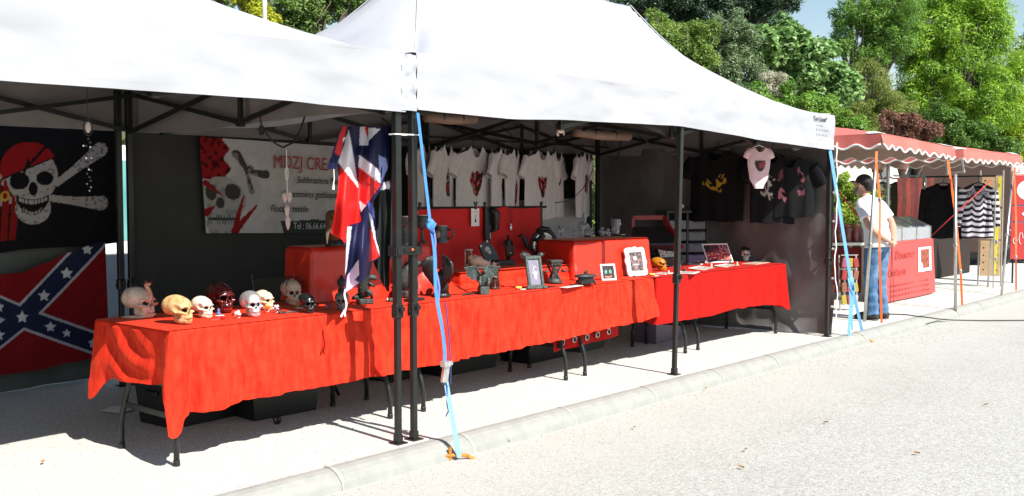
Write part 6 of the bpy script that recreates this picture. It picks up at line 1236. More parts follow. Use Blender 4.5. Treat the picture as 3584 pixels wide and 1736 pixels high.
cable('ground_cable', 'thin dark cable running along the road past the stalls', [at(u, v, Z=zz) for u, v, zz in ((3900, 1120, -.088), (3584, 1121, -.088), (3450, 1122, -.088), (3330, 1120, -.086), (3290, 1117, -.05), (3262, 1113, .012), (3205, 1106, .014), (3170, 1101, .012), (3110, 1099, .012))], .007)
t = thing('feather_charm', 'white feather charm on a string hanging before the banner', 'charm', at(1003, 522, Y=1.0)); MB().tube([(0, 0, 0), (.0, 0, -.12), (.002, 0, -.30)], .003, 5).build('string', M_PAPER, t); MB().tube([(.012 * math.cos(a), 0, -.13 + .045 * math.sin(a) - .03) for a in [k * .52 for k in range(13)]], .0028, 5).build('loop', M_PAPER, t)
M_FEA = mat('pale_feather', (.66, .54, .50), .9, var=.15, vscale=40)
for x, z, l in ((-.014, -.28, .07), (.016, -.27, .08), (0, -.36, .09), (.004, -.43, .10)): m = MB(); m.tube([(x, 0, z), (x * 1.3, 0, z - l * .3), (x * 1.2, 0, z - l * .7), (x, 0, z - l)], [.004, .022, .017, .002], 8, flat=.35); m.build('feather', M_FEA, t, smooth=True)
t = thing('bead_mobile', 'bead mobile with a small portrait pendant in the left tent', 'mobile', at(305, 305, Y=.35)); MB().tube([(0, 0, 0), (0, 0, -.16)], .002, 5).build('string', M_CABLE, t); m = MB(); m.tube([(.022 * math.cos(a), 0, -.195 + .04 * math.sin(a)) for a in [k * .52 for k in range(13)]], .003, 5); m.build('ring', M_CABLE, t); MB().ell((0, 0, -.195), (.015, .005, .028)).build('pendant', mat('cameo', (.45, .36, .33), .5), t, smooth=True)
m = MB(); [m.ell((.012 * math.sin(k * 2.3), 0, -.25 - k * .017), .006, 6, 5) for k in range(16)]; m.build('bead_string', mat('dark_bead', (.04, .05, .05), .15), t, smooth=True); m = MB(); [m.ell((x, 0, z), .005, 6, 5) for x, z in ((-.025, -.285), (.01, -.29), (-.012, -.345), (.014, -.345), (0, -.40))]; m.build('silver_bead', M_CRY, t, smooth=True)
for q, (u0, v0, u1, v1, lab) in enumerate([(1490, 408, 1660, 415, 'tan rolled blind stowed under the roof behind the blue strap'), (2015, 462, 2200, 478, 'tan rolled blind stowed under the roof near the middle leg')]):
    a_ = at(u0, v0, Y=1.0); b_ = at(u1, v1, Y=1.0); t = thing('rolled_blind', lab, 'rolled blind', (0, 0, 0), group='rolled blinds'); M_TANR = mat('tan_roll', (.20, .135, .095), .6, var=.15, vscale=6)
    MB().tube([a_, a_.lerp(b_, .5) + V(0, 0, -.012), b_], .042, 12).build('roll', M_TANR, t, smooth=True)
    for k in (.3, .7): q_ = a_.lerp(b_, k); MB().tube([q_ + V(-.005, 0, 0), q_ + V(.005, 0, 0)], .0455, 12).build('tie', M_CABLE, t); 
    MB().tube([a_.lerp(b_, .3), a_.lerp(b_, .3) + V(0, 0, .16)], .004, 5).build('cord', M_CABLE, t)
t = thing('white_bow', 'small white ornament hanging from the truss above the shirts', 'ornament', at(1962, 455, Y=.8)); m = MB(); m.ell((0, 0, -.01), (.045, .02, .018)); m.build('body', M_PALE, t, smooth=True); m = MB(); m.tube([(-.035, 0, -.01), (-.045, 0, -.035), (-.03, 0, -.05)], .008, 6); m.tube([(.035, 0, -.005), (.045, 0, -.03), (.04, 0, -.04)], .008, 6); m.build('leg', M_PALE, t, smooth=True); MB().tube([(0, 0, 0), (0, 0, .08)], .0025, 5).build('string', M_CABLE, t)
# folding chair behind the table
p = at(985, 1040, Y=1.75)
t = thing('folding_chair', 'dark folding chair behind the skull table', 'chair', V(p.x, 1.75, 0), math.radians(6)); MB().grid(8, 8, lambda u, v: (-.22 + .44 * u, .02 + .03 * v, .60 + .28 * v)).build('backrest', mat('dark_canvas', (.03, .035, .032), .7), t); MB().box((0, -.20, .45), (.44, .42, .02)).build('seat', mat('dark_canvas'), t)
for s in (-1, 1): MB().tube([(s * .23, .06, .92), (s * .23, -.02, .45), (s * .23, -.36, .0)], .012, 7).build('leg', M_BLACKM, t); MB().tube([(s * .23, -.38, .45), (s * .23, .12, 0)], .012, 7).build('leg', M_BLACKM, t)
# dry leaves blown onto the road
LV = None
LEAFLAB = ['dry brown leaf on the road, nearest the camera', 'dry leaf on the road below the middle tent leg', 'dry leaf lying mid road toward the right', 'dry leaf by the gravel edge left of the far strap', 'tiny dry leaf on the road near the lower right', 'curled dry leaf on the road, centre', 'dry leaf near the right picture edge on the road', 'small dry leaf on the gravel near the left table leg']
for k, (u, v) in enumerate([(2595, 1640), (2610, 1578), (2890, 1482), (2470, 1364), (3210, 1590), (2220, 1500), (3450, 1420), (150, 1622)]):
    p = at(u, v, Z=-.094 if k < 7 else .006)
    if LV is None:
        m = MB(); m.grid(4, 6, lambda a, b: ((a - .5) * .022 * math.sin(math.pi * min(.97, max(.03, b))), (b - .5) * .034, .006 + .008 * abs(a - .5) * 2 + .006 * b * b)); LV = m.build('dry_leaf', mat('dry_leaf', (.34, .17, .05), .8, var=.3, vscale=40), smooth=True); o = LV
    else: o = share('dry_leaf', LV, None)
    o.location = p; o.rotation_euler = (0, 0, k * 1.7); tag(o, LEAFLAB[k], 'leaf', 'dry leaves on the ground')
# ------------------------------------------------------------------ red market canopies on the right
M_REDCAN = mat('faded_red_canvas', (.58, .15, .125), .8, var=.08, vscale=3, bump=.15, bscale=12, spec=.15)
M_PINKUN = mat('canvas_lining', (.42, .30, .25), .85, var=.1, vscale=3)
M_PIPING = mat('white_piping', (.80, .79, .76), .6)
def canopy(name, label, x0, x1, y0, y1, zc, zp, vh, nsc, mt, under, lift=(0, 0, 0, 0), depth_sc=.05, patch=True, piping=M_PIPING, mt_side=None, grp='market canopies along the road'):
    t = thing(name, label, 'canopy', ((x0 + x1) / 2, (y0 + y1) / 2, 0), group=grp); cx, cy = (x0 + x1) / 2, (y0 + y1) / 2; hx, hy = (x1 - x0) / 2, (y1 - y0) / 2
    def rz(u, v):
        d = min(u, 1 - u) * 2 * hx; e = min(v, 1 - v) * 2 * hy; k = min(1, min(d, e) / min(hx, hy)); base = lift[0] * (1 - u) * (1 - v) + lift[1] * u * (1 - v) + lift[2] * u * v + lift[3] * (1 - u) * v
        return zc + base + (zp - zc) * k ** .85 + .010 * fbm(u * 6, v * 6, x0)
    m = MB(); m.grid(40, 36, lambda u, v: (-hx + 2 * hx * u, -hy + 2 * hy * v, rz(u, v))); m.grid(20, 18, lambda u, v: (-hx + 2 * hx * u, -hy + 2 * hy * v, rz(u, v) - .012), mi=1, flip=True); m.build('roof', [mt, under], t, smooth=True)
    for a, b, nn, ms in (((0, 0), (1, 0), (0, -1), mt), ((1, 0), (1, 1), (1, 0), mt), ((1, 1), (0, 1), (0, 1), mt), ((0, 1), (0, 0), (-1, 0), mt_side or mt)):
        Ls = 2 * (hx if nn[0] == 0 else hy); n_ = max(4, round(nsc * Ls / (2 * hx)))
        def f(u, v, o=0.0):
            U = a[0] + (b[0] - a[0]) * u; W_ = a[1] + (b[1] - a[1]) * u; zt = rz(U, W_) - .002; sc = .5 - .5 * math.cos(u * n_ * 2 * math.pi); zb = zt - vh + depth_sc * (1 - sc)
            w = .015 * math.sin(u * 17 + x0) * v + .02 * v; return (-hx + 2 * hx * U + nn[0] * (w + o), -hy + 2 * hy * W_ + nn[1] * (w + o), zt + (zb - zt) * v)
        m = MB(); m.grid(n_ * 10, 6, lambda u, v: f(u, v)); m.grid(n_ * 10, 4, lambda u, v: f(u, v, -.006), mi=1, flip=True); vo = m.build('valance', [ms, under], t, smooth=True)
        MB().tube([f(k / (n_ * 10), 1.0, .001) for k in range(n_ * 10 + 1)], .011, 6).build('piping', piping, vo, smooth=True)
    if patch:
        for sx in (-1, 1):
            m = MB(); c0 = Vector((sx * (hx - .10), -hy + .10)); vs = []
            for k in range(20): a = k * math.pi / 10; x = c0.x + .16 * math.cos(a); y = c0.y + .10 * math.sin(a); x = max(-hx + .0, min(hx, x)); y = max(-hy + .0, y); vs.append((x, y, rz((x + hx) / (2 * hx), (y + hy) / (2 * hy)) + .010))
            m.add(vs + [(c0.x, c0.y, rz((c0.x + hx) / (2 * hx), (c0.y + hy) / (2 * hy)) + .016)], [(k, (k + 1) % 20, 20) for k in range(20)]); m.build('corner_patch', M_PIPING, t, smooth=True)
    m = MB(); [m.bar((sx * (hx - .03), sy * (hy - .03), zc - .03), (0, 0, zp - .06), .02, .03) for sx in (-1, 1) for sy in (-1, 1)]; [m.bar((-hx + .03, s * (hy - .03), zc - .05), (hx - .03, s * (hy - .03), zc - .05), .025) for s in (-1, 1)]; m.build('frame', M_ALU, t)
    return t, cx, cy
def pole(t, c, a, b, r=.019):
    a = Vector(a) - Vector((c[0], c[1], 0)); b = Vector(b) - Vector((c[0], c[1], 0)); md = a.lerp(b, .48)
    o = MB().tube([a, b], r, 10).build('pole', M_ALU, t, smooth=True); MB().box(md, (.055, .05, .035), bev=.006).build('pole_clamp', M_STEEL, o); return o
c1, cx, cy = canopy('market_canopy', 'red market canopy with scalloped white-edged valance, next to the white tent', 7.40, 10.02, .0, 2.3, 2.175, 2.38, .17, 9, M_REDCAN, M_PINKUN, (.03, -.04, 0, .03))
pole(c1, (cx, cy), at(3026, 1125, Z=0), at(3066, 560, Y=.10)); pole(c1, (cx, cy), at(3344, 1088, Z=-.02) , at(3344, 610, X=9.75), .021); pole(c1, (cx, cy), (7.55, 2.2, 0), (7.5, 2.2, 2.15)); pole(c1, (cx, cy), (9.9, 2.2, 0), (9.9, 2.2, 2.15))
c2, cx, cy = canopy('market_canopy', 'second red market canopy beyond the first one', 10.38, 13.25, .0, 2.4, 2.12, 2.33, .17, 9, M_REDCAN, M_PINKUN, (0, .0, 0, .0))
pole(c2, (cx, cy), at(3505, 1035, Z=0), at(3545, 600, X=12.9)); pole(c2, (cx, cy), at(3457, 1005, Z=0), at(3487, 640, X=13.3), .016); pole(c2, (cx, cy), (10.6, 2.3, 0), (10.5, 2.3, 2.12)); pole(c2, (cx, cy), (13.1, 2.3, 0), (13.1, 2.3, 2.12))
# bracket between the canopies
t = thing('pole_bracket', 'square metal bracket hanging between the two red canopies', 'bracket', (0, 0, 0)); q = [at(u, v, X=9.9) for u, v in ((3312, 568), (3316, 607), (3373, 600), (3367, 556))]; m = MB(); [m.bar(q[k], q[(k + 1) % 4], .022, .022) for k in range(4)]; m.build('tube_frame', M_ALU, t); m = MB(); [m.box(x, (.035, .035, .035), bev=.004) for x in q]; m.build('corner_joint', M_STEEL, t)
# orange straps and a red bracing line
def ostrap(label, P_, w=.03, mt=M_ORST, stk=True):
    t = thing('orange_strap', label, 'strap', (0, 0, 0), group='orange straps of the red canopies'); m = MB(); n_ = len(P_)
    for a, b in zip(P_, P_[1:]): ribbon(m, [a.lerp(b, k / 6) for k in range(7)], w, (1, -.6, 0))
    m.build('webbing', mt, t); 
    if stk: e = P_[-1]; m = MB(); m.tube([e + V(0, 0, .10), e + V(.0, 0, -.02)], .006, 6); m.tube([e + V(-.07, 0, 0), e + V(.06, .0, .02)], .006, 6); m.build('peg', M_ORMET, t)
    MB().box(P_[len(P_) // 2], (.05, .03, .05), bev=.006).build('buckle', M_STEEL, t); return t
ostrap('orange strap beside the leaning pole in front of the man', [at(3068, 530, Y=.02), at(3066, 570, Y=.0), at(3080, 700, Y=-.05), at(3078, 880, Y=-.12), at(3086, 1150, Z=-.07)])
ostrap('orange strap at the second silver pole, forked near its top', [at(3318, 560, Y=.0), at(3345, 760, Y=-.1), at(3362, 950, Y=-.18), at(3368, 1085, Z=-.07)], .035)
ostrap('orange strap at the far right pole', [at(3549, 585, Y=-.02), at(3556, 760, Y=-.1), at(3556, 900, Y=-.2), at(3556, 1030, Z=-.07)], .03)
cable('bracing_line', 'red bracing line slanting across the striped sweater', [at(3255, 830, X=11.7), at(3470, 630, X=12.4)], .009, mat('red_rope', (.45, .03, .03), .7))
cable('bracing_line', 'red bracing line slanting left of the standing man', [at(2905, 630, X=8.6), at(3005, 760, X=8.6)], .010, mat('red_rope'))
# ------------------------------------------------------------------ sweet stall under the first red canopy
M_PANEL = mat('sun_bleached_red_panel', (.52, .075, .07), .6, var=.05, vscale=3, bump=.1, bscale=6)
pa = at(3092, 1062, Y=.76); pb = at(3262, 842, Y=.76)
t = thing('sweet_counter', 'sweet stall counter with a red printed front panel', 'counter', (0, 0, 0)); x0, x1, zt_ = pa.x + .05, pb.x + .06, .835
m = MB(); m.grid(20, 12, lambda u, v: (x0 + (x1 - x0) * u + .10 * (u - .4) * (1 - v), .755 - .03 * (1 - v) + .008 * math.sin(u * 8), .02 + (zt_ - .02) * v)); m.build('front_panel', M_PANEL, t, smooth=True)
MB().box(((x0 + x1) / 2, 1.10, .825), (x1 - x0, .66, .03), bev=.005).build('top', M_PANEL, t)
for sx in (x0 + .06, x1 - .06):
    for y in (.84, 1.36): MB().tube([(sx, y, 0), (sx, y, .81)], .018, 8).build('leg', M_ALU, t)
M_DKRED = mat('dark_red_ink', (.36, .038, .036), .6)
text('lettering', 'Douceur', .17, M_DKRED, t, facing(x0 + .30, .7395, .60), sx=1.25, shear=.2); text('lettering', 'Confiserie', .15, M_DKRED, t, facing(x0 + .02, .732, .37), sx=1.1, shear=.2)
for k in range(3):
    for j in range(14): MB().box((x0 + .12 + j * .115, .727 - .004 * k, .235 - k * .07), (.07, .003, .018)).build('faint_mark', mat('faint_red_ink', (.36, .035, .035), .6), t)
def art_candy(U, Vv): n2 = nz(U * 20, Vv * 20, 1, 4); c = flat(U, (.80, .78, .74)); m_ = (abs(U - .52) < .33) & (abs(Vv - .52) < .40) & ~((U < .35) & (Vv < .45) & (U + Vv < .62)); c = mixc(c, m_, (.22, .03, .02)); return mixc(c, m_ & (n2 > .1), (.38, .12, .07))
printed('picture', 40, 50, lambda u, v: (x1 - .72 + .55 * u, .728 + .012 * (v - .5), .37 + .36 * v), art_candy, M_PRINTG, t, smooth=False); MB().box((x1 - .62, .727, .10), (.09, .003, .10)).build('sticker', M_PAPER, t)
g_ = thing('glass_guard', 'slanted glass guard standing on the sweet counter', 'display case', (0, 0, 0)); gx0, gx1 = x0 + .12, x1 - .02; M_PANE = mat('pale_pane', (.66, .72, .76), .08, trans=.65)
for k in range(3):
    a = gx0 + (gx1 - gx0) * k / 3; b = gx0 + (gx1 - gx0) * (k + 1) / 3 - .015; m = MB(); m.add([(a, .80, .845), (b, .80, .845), (b, .80, 1.02), (a, .80, 1.02)], [(0, 1, 2, 3)]); m.add([(a, .80, 1.02), (b, .80, 1.02), (b, 1.12, 1.17), (a, 1.12, 1.17)], [(0, 1, 2, 3)]); o = m.build('pane', M_PANE, g_); solid(o, .006)
for k in range(4): a = gx0 + (gx1 - gx0) * k / 3 - .008; m = MB(); m.bar((a, .795, .845), (a, .795, 1.025), .014); m.bar((a, .795, 1.025), (a, 1.13, 1.18), .014); m.bar((a, 1.13, 1.18), (a, 1.13, .845), .014); m.build('frame', M_ALU, g_)
for k in range(7):
    q = thing('sweet_tray', 'tray of %s sweets under the glass guard, %s' % (('red', 'pink', 'white', 'brown', 'orange', 'cream', 'dark red')[k], ('leftmost', 'second from left', 'third from left', 'middle', 'third from right', 'second from right', 'rightmost')[k]), 'tray', (gx0 + .14 + k * (gx1 - gx0 - .28) / 6, 1.06, .842), 0, 'sweet trays under the glass')
    MB().box((0, 0, .02), (.19, .38, .04), bev=.005).build('tray', M_PAPER, q); m = MB(); rr = random.Random(k); [m.ell((rr.uniform(-.075, .075), rr.uniform(-.16, .16), .05 + rr.uniform(0, .03)), .022, 6, 5) for _ in range(40)]; m.build('sweets', mat('sweets_%d' % k, [(.5, .03, .03), (.7, .25, .3), (.75, .72, .68), (.25, .1, .05), (.7, .3, .05), (.7, .6, .4), (.3, .02, .03)][k], .4), q, smooth=True)
# side table behind the man
pt = at(2950, 866, Y=1.35); zt2 = pt.z
t = thing('trestle_table', 'white legged side table behind the right tent corner', 'table', V(pt.x, 1.35, 0), math.radians(-38)); zt2 = .84; M_WPNT = mat('white_painted_wood', (.62, .60, .55), .6, var=.1, vscale=10)
MB().box((0, 0, zt2 - .02), (.95, .55, .04), bev=.006).build('tabletop', M_WPNT, t)
for sx in (-1, 1):
    for sy in (-1, 1): MB().bar((.42 * sx, .22 * sy, zt2 - .04), (.46 * sx, .25 * sy, 0), .045).build('leg', M_WPNT, t)
    MB().bar((.44 * sx, -.23, .35), (.44 * sx, .23, .35), .035).build('rail', M_WPNT, t)
MB().box((0, .2, .42), (.8, .02, .66)).build('skirt', mat('dark_red_skirt', (.16, .015, .015), .8), t)
base = V(pt.x, 1.35, zt2); dr_ = Vector((math.cos(math.radians(-38)), math.sin(math.radians(-38)), 0)); dn_ = Vector((-dr_.y, dr_.x, 0))
def on(a, b): return base + dr_ * a + dn_ * b
t = thing('striped_bag_box', 'pink and white striped box of paper bags on the side table', 'box', on(-.1, .12), math.radians(-38)); 
for k in range(7): MB().box((-.11 + k * .036, 0, .20), (.034, .12 + .01 * (k % 2), .40 - .03 * (k % 2)), bev=.004).build('bag', mat('pink_stripe', (.50, .12, .20), .6) if k % 2 else mat('pale_stripe', (.72, .60, .62), .6), t)
t = thing('kitchen_scale', 'small white weighing scale on the side table', 'scale', on(.20, .05), math.radians(-38)); MB().box((0, 0, .06), (.20, .18, .12), bev=.012).build('body', M_WPNT, t); MB().box((0, -.092, .07), (.15, .006, .06)).build('display', mat('grey_display', (.20, .22, .22), .3), t); MB().lathe([(.04, .12), (.10, .135), (.11, .15), (.0, .148)], 16).build('pan', M_STEEL, t, smooth=True)
t = thing('white_tub', 'white tub of wrapped sweets at the table corner by the man', 'tub', on(.33, -.12), math.radians(-38)); MB().box((0, 0, .075), (.28, .22, .15), bev=.015).build('tub', M_WPNT, t); m = MB(); rr = random.Random(4); [m.ell((rr.uniform(-.12, .12), rr.uniform(-.09, .09), .15 + rr.uniform(0, .06)), (.03, .02, .02), 6, 5) for _ in range(46)]; m.build('sweets', mat('cellophane', (.55, .25, .22), .2, col2=(.75, .68, .62), vscale=14), t, smooth=True)
for k in range(5):
    t = thing('sweet_jar', 'dark red sweet jar in the row on the side table, %s' % ('leftmost', 'second from left', 'middle one', 'second from right', 'rightmost')[k], 'jar', on(-.38 + k * .125, -.13), 0, 'sweet jars on the side table'); MB().lathe([(.048, 0), (.052, .02), (.052, .17), (.035, .20), (.035, .215), (0, .215)], 14).build('jar', mat('dark_red_jar', (.16, .03, .03), .2, col2=(.30, .10, .09), vscale=18), t, smooth=True); MB().lathe([(.04, .21), (.04, .245), (.0, .247)], 12).build('lid', mat('jar_lid', (.40, .08, .08), .4), t, smooth=True)
t = thing('sweets_rack', 'low rack of colourful sweet packets standing at the man’s feet', 'rack', at(2998, 1100, Z=0) + V(.35, .25, 0), math.radians(-38)); m = MB(); [m.bar((s * .12, 0, 0), (s * .12, .05, .72), .015) for s in (-1, 1)]; [m.bar((-.12, 0, z), (.12, 0, z), .012) for z in (.1, .32, .54, .72)]; m.build('frame', M_STEEL, t)
for k in range(12): MB().box((-.08 + (k % 3) * .08, -.02, .14 + (k // 3) * .16), (.07, .03, .12), Matrix.Rotation(random.uniform(-.2, .2), 3, 'Y'), bev=.006).build('packet', mat('packet_%d' % (k % 5), [(.35, .28, .05), (.30, .04, .04), (.4, .38, .35), (.25, .1, .06), (.3, .08, .12)][k % 5], .35), t)
# hanging belts and ribbons rack
t = thing('ribbon_rack', 'dark red ribbons and belts hanging in a row behind the sweet counter', 'rack', (0, 0, 0)); a_ = at(3150, 622, Y=2.25); b_ = at(3262, 622, Y=2.25); MB().tube([a_ + V(-.3, 0, .03), b_ + V(.2, 0, .03)], .014, 8).build('rail', M_BLACKM, t)
for k in range(9):
    p = a_.lerp(b_, k / 8); m = MB(); L_ = random.uniform(1.0, 1.25); ribbon(m, [p + V(.01 * math.sin(j), .01 * math.cos(j), -L_ * j / 8) for j in range(9)], .13 if k != 6 else .12, (1, -.3, 0)); o = m.build('ribbon', mat('ribbon_red_%d' % (k % 3), [(.11, .012, .008), (.07, .010, .008), (.15, .022, .010)][k % 3], .6, var=.3, vscale=9) if k != 6 else M_BLACKPL, t)
    if k == 6: [MB().box(p + V(0, -.012, -.12 - j * .22), (.07, .004, .05)).build('white_mark', M_PAPER, o) for j in range(3)]
for k in range(4): q = a_.lerp(b_, .1 + k * .26); MB().box(q + V(0, -.02, -1.22), (.30, .12, .16), bev=.02).build('orange_pouch', mat('orange_pouch', (.55, .09, .02), .6, col2=(.12, .03, .02), vscale=5), t)
t = thing('brown_counter', 'dark brown covered counter behind the glass guard', 'counter', V((a_.x + b_.x) / 2, 2.0, 0)); MB().box((0, 0, .42), (2.6, .7, .84), bev=.02).build('skirt', mat('dark_brown_cloth', (.018, .010, .007), .8, var=.2, vscale=4), t); MB().box((0, 0, .855), (2.7, .76, .03), bev=.006).build('top', mat('brown_top', (.22, .10, .05), .6), t)
# ------------------------------------------------------------------ hanging sweater and shirt, plywood panels, signs
WS = .96
t2 = thing('garment_rail', 'black rail holding the striped sweater and the dark long shirt', 'rail', (0, 0, 0)); ga = at(3240, 640, X=13.1); gb = at(3485, 640, X=13.1); MB().tube([V(13.1, ga.y, 1.80), V(13.1, gb.y, 1.80)], .014, 8).build('bar', M_BLACKM, t2)
for y in (ga.y, gb.y): MB().tube([(13.1, y, 0), (13.1, y, 1.80)], .011, 8).build('post', M_ALU, t2)
def stripes(U, Vv): c = flat(U, (.66, .63, .70)); c = mixc(c, (np.sin(Vv * 2 * math.pi * 9.2 + .6) > .05), (.014, .013, .022)); return mixc(c, (abs(Vv - .155) < .045) & (abs(U - .5) < .40), (.45, .43, .50))
M_STR = bpy.data.materials.new('striped_knit'); M_STR.use_nodes = True; n_ = M_STR.node_tree.nodes; L_ = M_STR.node_tree.links; tc = n_.new('ShaderNodeTexCoord'); sp = n_.new('ShaderNodeSeparateXYZ'); mu = n_.new('ShaderNodeMath'); mu.operation = 'MULTIPLY'; mu.inputs[1].default_value = 62; si = n_.new('ShaderNodeMath'); si.operation = 'SINE'; gt = n_.new('ShaderNodeMath'); gt.operation = 'GREATER_THAN'; gt.inputs[1].default_value = 0; mxx = n_.new('ShaderNodeMix'); mxx.data_type = 'RGBA'; mxx.inputs[6].default_value = (.66, .63, .70, 1); mxx.inputs[7].default_value = (.014, .013, .022, 1)
L_.new(tc.outputs['Object'], sp.inputs[0]); L_.new(sp.outputs[2], mu.inputs[0]); L_.new(mu.outputs[0], si.inputs[0]); L_.new(si.outputs[0], gt.inputs[0]); L_.new(gt.outputs[0], mxx.inputs[0]); L_.new(mxx.outputs[2], n_['Principled BSDF'].inputs['Base Color']); n_['Principled BSDF'].inputs['Roughness'].default_value = .9
p = at(3424, 655, X=13.1); p.z = 1.70
sw_ = tshirt('striped_sweater', 'black and white striped long-sleeved sweater with lettering on the rail', p, -74, .44, .90, M_STR, stripes, 21, long_=True, cat='sweater', grp='garments on the far rail')
text('lettering', 'VINTAGE', .115, M_INKB, sw_, facing(-.165, -.082, -.215), sx=.64, ext=.002)
p = at(3302, 655, X=13.1); p.z = 1.70
tshirt('dark_long_shirt', 'black long-sleeved shirt hanging left of the striped sweater', p, -74, .56, .92, M_BSHIRT, None, 22, long_=True, cat='shirt', grp='garments on the far rail')
M_PLY = mat('plywood', (.42, .28, .15), .7, col2=(.52, .37, .22), vscale=5, stretch=(1, 1, 6), bump=.1, bscale=30)
w0 = at(3470, 700, X=13.45)
t = thing('plywood_stand', 'tall stand of three plywood panels with holes at the right', 'panel stand', V(13.45, w0.y, 0), math.radians(-70))
for k, z in enumerate((.46, 1.02, 1.56)):
    pnl = MB().box((0, 0, z), (.30, .018, .50 if k else .58), bev=.003).build('panel', M_PLY, t)
    for j in range(8): MB().lathe([(.014, 0), (0, .0004)], 10, c=(-.10 + .2 * (j % 2), -.010, z - .19 + .12 * (j // 2)), M=Matrix.Rotation(math.pi / 2, 3, 'X')).build('hole', mat('hole_dark', (.03, .02, .015), .9), pnl)
for s in (-1, 1): MB().tube([(s * .17, .02, 0), (s * .17, .02, 1.9)], .014, 8).build('post', M_ALU, t)
yl = at(3500, 620, X=13.3); ye = at(3480, 960, X=13.3)
t = thing('yellow_strap', 'yellow strap stretched along the plywood stand', 'strap', (0, 0, 0)); m = MB(); ribbon(m, [yl.lerp(ye, k / 8) for k in range(9)], .045, (.3, -1, 0)); m.build('webbing', mat('yellow_webbing', (.70, .62, .03), .6), t); [MB().box(yl.lerp(ye, k), (.06, .06, .05), bev=.006).build('buckle', M_STEEL, t) for k in (.38, .66, .84)]
sg = at(3572, 950, X=14.4)
t = thing('red_sign_stand', 'stand of red and white sign panels at the right edge', 'sign', V(14.4, sg.y - .08, 0), math.radians(-65)); M_SIGNR = mat('sign_red', (.55, .05, .045), .5)
MB().tube([(-.2, .02, 0), (-.2, .02, 2.0)], .015, 8).build('post', M_BLACKM, t); MB().tube([(.2, .02, 0), (.2, .02, 2.0)], .015, 8).build('post', M_BLACKM, t)
for z, h in ((.72, .62), (1.18, .26), (1.58, .50), (1.92, .14)):
    pn = MB().box((0, 0, z), (.50, .02, h), bev=.004).build('panel', M_SIGNR if h != .14 else M_PAPER, t)
    if h == .50: MB().lathe([(.17, 0), (0, .002)], 24, c=(0, -.013, z), M=Matrix.Rotation(math.pi / 2, 3, 'X')).build('disc', M_PAPER, pn)
    elif h == .26: MB().prism([(-.09, 0), (0, -.08), (.09, 0), (0, .08)], .003, c=(0, -.014, z)).build('diamond', M_PAPER, pn)
    elif h == .62:
        m = MB()
        for k in range(5): m.tube([(-.18 + .09 * k + .03 * math.cos(a), -.013, z + .05 * math.sin(k * 2) + .05 * math.sin(a) * (1 + k % 2)) for a in [j * .6 for j in range(9)]], .006, 5)
        m.build('scroll', M_PAPER, pn)
    else: text('lettering', 'Li', .13, M_SIGNR, pn, facing(-.22, -.013, z - .05))
# ------------------------------------------------------------------ stalls and vehicles beyond
a_ = at(2925, 640, Y=3.4); b_ = at(3335, 640, Y=3.4)
bc, cx, cy = canopy('beige_canopy', 'white and beige market canopy beyond the red ones', a_.x, b_.x, 3.4, 5.6, 2.14, 2.5, .40, 9, mat('offwhite_canvas', (.66, .65, .60), .8, var=.05, vscale=4, bump=.2, bscale=6), M_PINKUN, depth_sc=.05, patch=False, mt_side=mat('brown_canvas', (.20, .13, .10), .8, var=.1, vscale=3))
for p in ((a_.x + .1, 3.5), (b_.x - .1, 3.5), (a_.x + .1, 5.5), (b_.x - .1, 5.5)): pole(bc, (cx, cy), (p[0], p[1], 0), (p[0], p[1], 2.1))
a_ = at(3345, 640, Y=2.7); b_ = at(3600, 640, Y=2.7)
bc, cx, cy = canopy('brown_canopy', 'brown market canopy at the far right behind the second red one', a_.x, b_.x, 2.7, 5.0, 2.22, 2.65, .40, 12, mat('brown_canvas2', (.34, .235, .19), .8, col2=(.26, .17, .135), vscale=2), M_PINKUN, depth_sc=.05, patch=False)
for p in ((a_.x + .1, 2.8), (b_.x - .1, 2.8), (a_.x + .1, 4.9), (b_.x - .1, 4.9)): pole(bc, (cx, cy), (p[0], p[1], 0), (p[0], p[1], 2.2))
lp = far(3107, 700, 15.5); t = thing('globe_lamp', 'lamp post with three pinkish globes behind the first red canopy', 'street lamp', V(lp.x, lp.y, 0)); zl = far(3107, 612, 15.5).z; M_GLOBE = mat('pinkish_globe', (.56, .36, .31), .35, var=.1, vscale=6)
MB().lathe([(.05, 0), (.05, .3), (.028, .34), (.024, zl - .02), (.03, zl), (.02, zl + .28), (0, zl + .3)], 12).build('post', M_ALU, t, smooth=True)
rv = Vector((float(_rt[0]), float(_rt[1]), 0)); fv = Vector((float(_fw[0]), float(_fw[1]), 0))
for k, (u, dep) in enumerate(((3060, .0), (3094, .18), (3160, 0))):
    off_ = rv * ((u - 3107) * 15.5 / FPX) + fv * dep; MB().tube([V(0, 0, zl - .02), off_ * .35 + V(0, 0, zl - .06), off_ * .8 + V(0, 0, zl - .05), off_ + V(0, 0, zl + .04)], .012, 8).build('arm', mat('brown_arm', (.30, .18, .14), .5), t, smooth=True); gl = MB().ell(off_ + V(0, 0, zl + .15), .082, 16, 12).build('globe', M_GLOBE, t, smooth=True); MB().lathe([(.03, 0), (.05, .03), (.04, .06)], 12, c=off_ + V(0, 0, zl + .03)).build('collar', mat('brown_arm'), gl, smooth=True)
pp = far(3281, 500, 24); t = thing('white_pole', 'plain white pole rising behind the red canopies', 'pole', V(pp.x, pp.y, 0)); zz = far(3285, 400, 24).z; MB().lathe([(.05, 0), (.05, zz - 1), (.04, zz - .98), (.04, zz), (0, zz + .01)], 12).build('shaft', mat('white_pole_paint', (.70, .70, .68), .5), t, smooth=True); MB().lathe([(.06, zz - .62), (.06, zz - .56)], 12).build('band', M_STEEL, t)
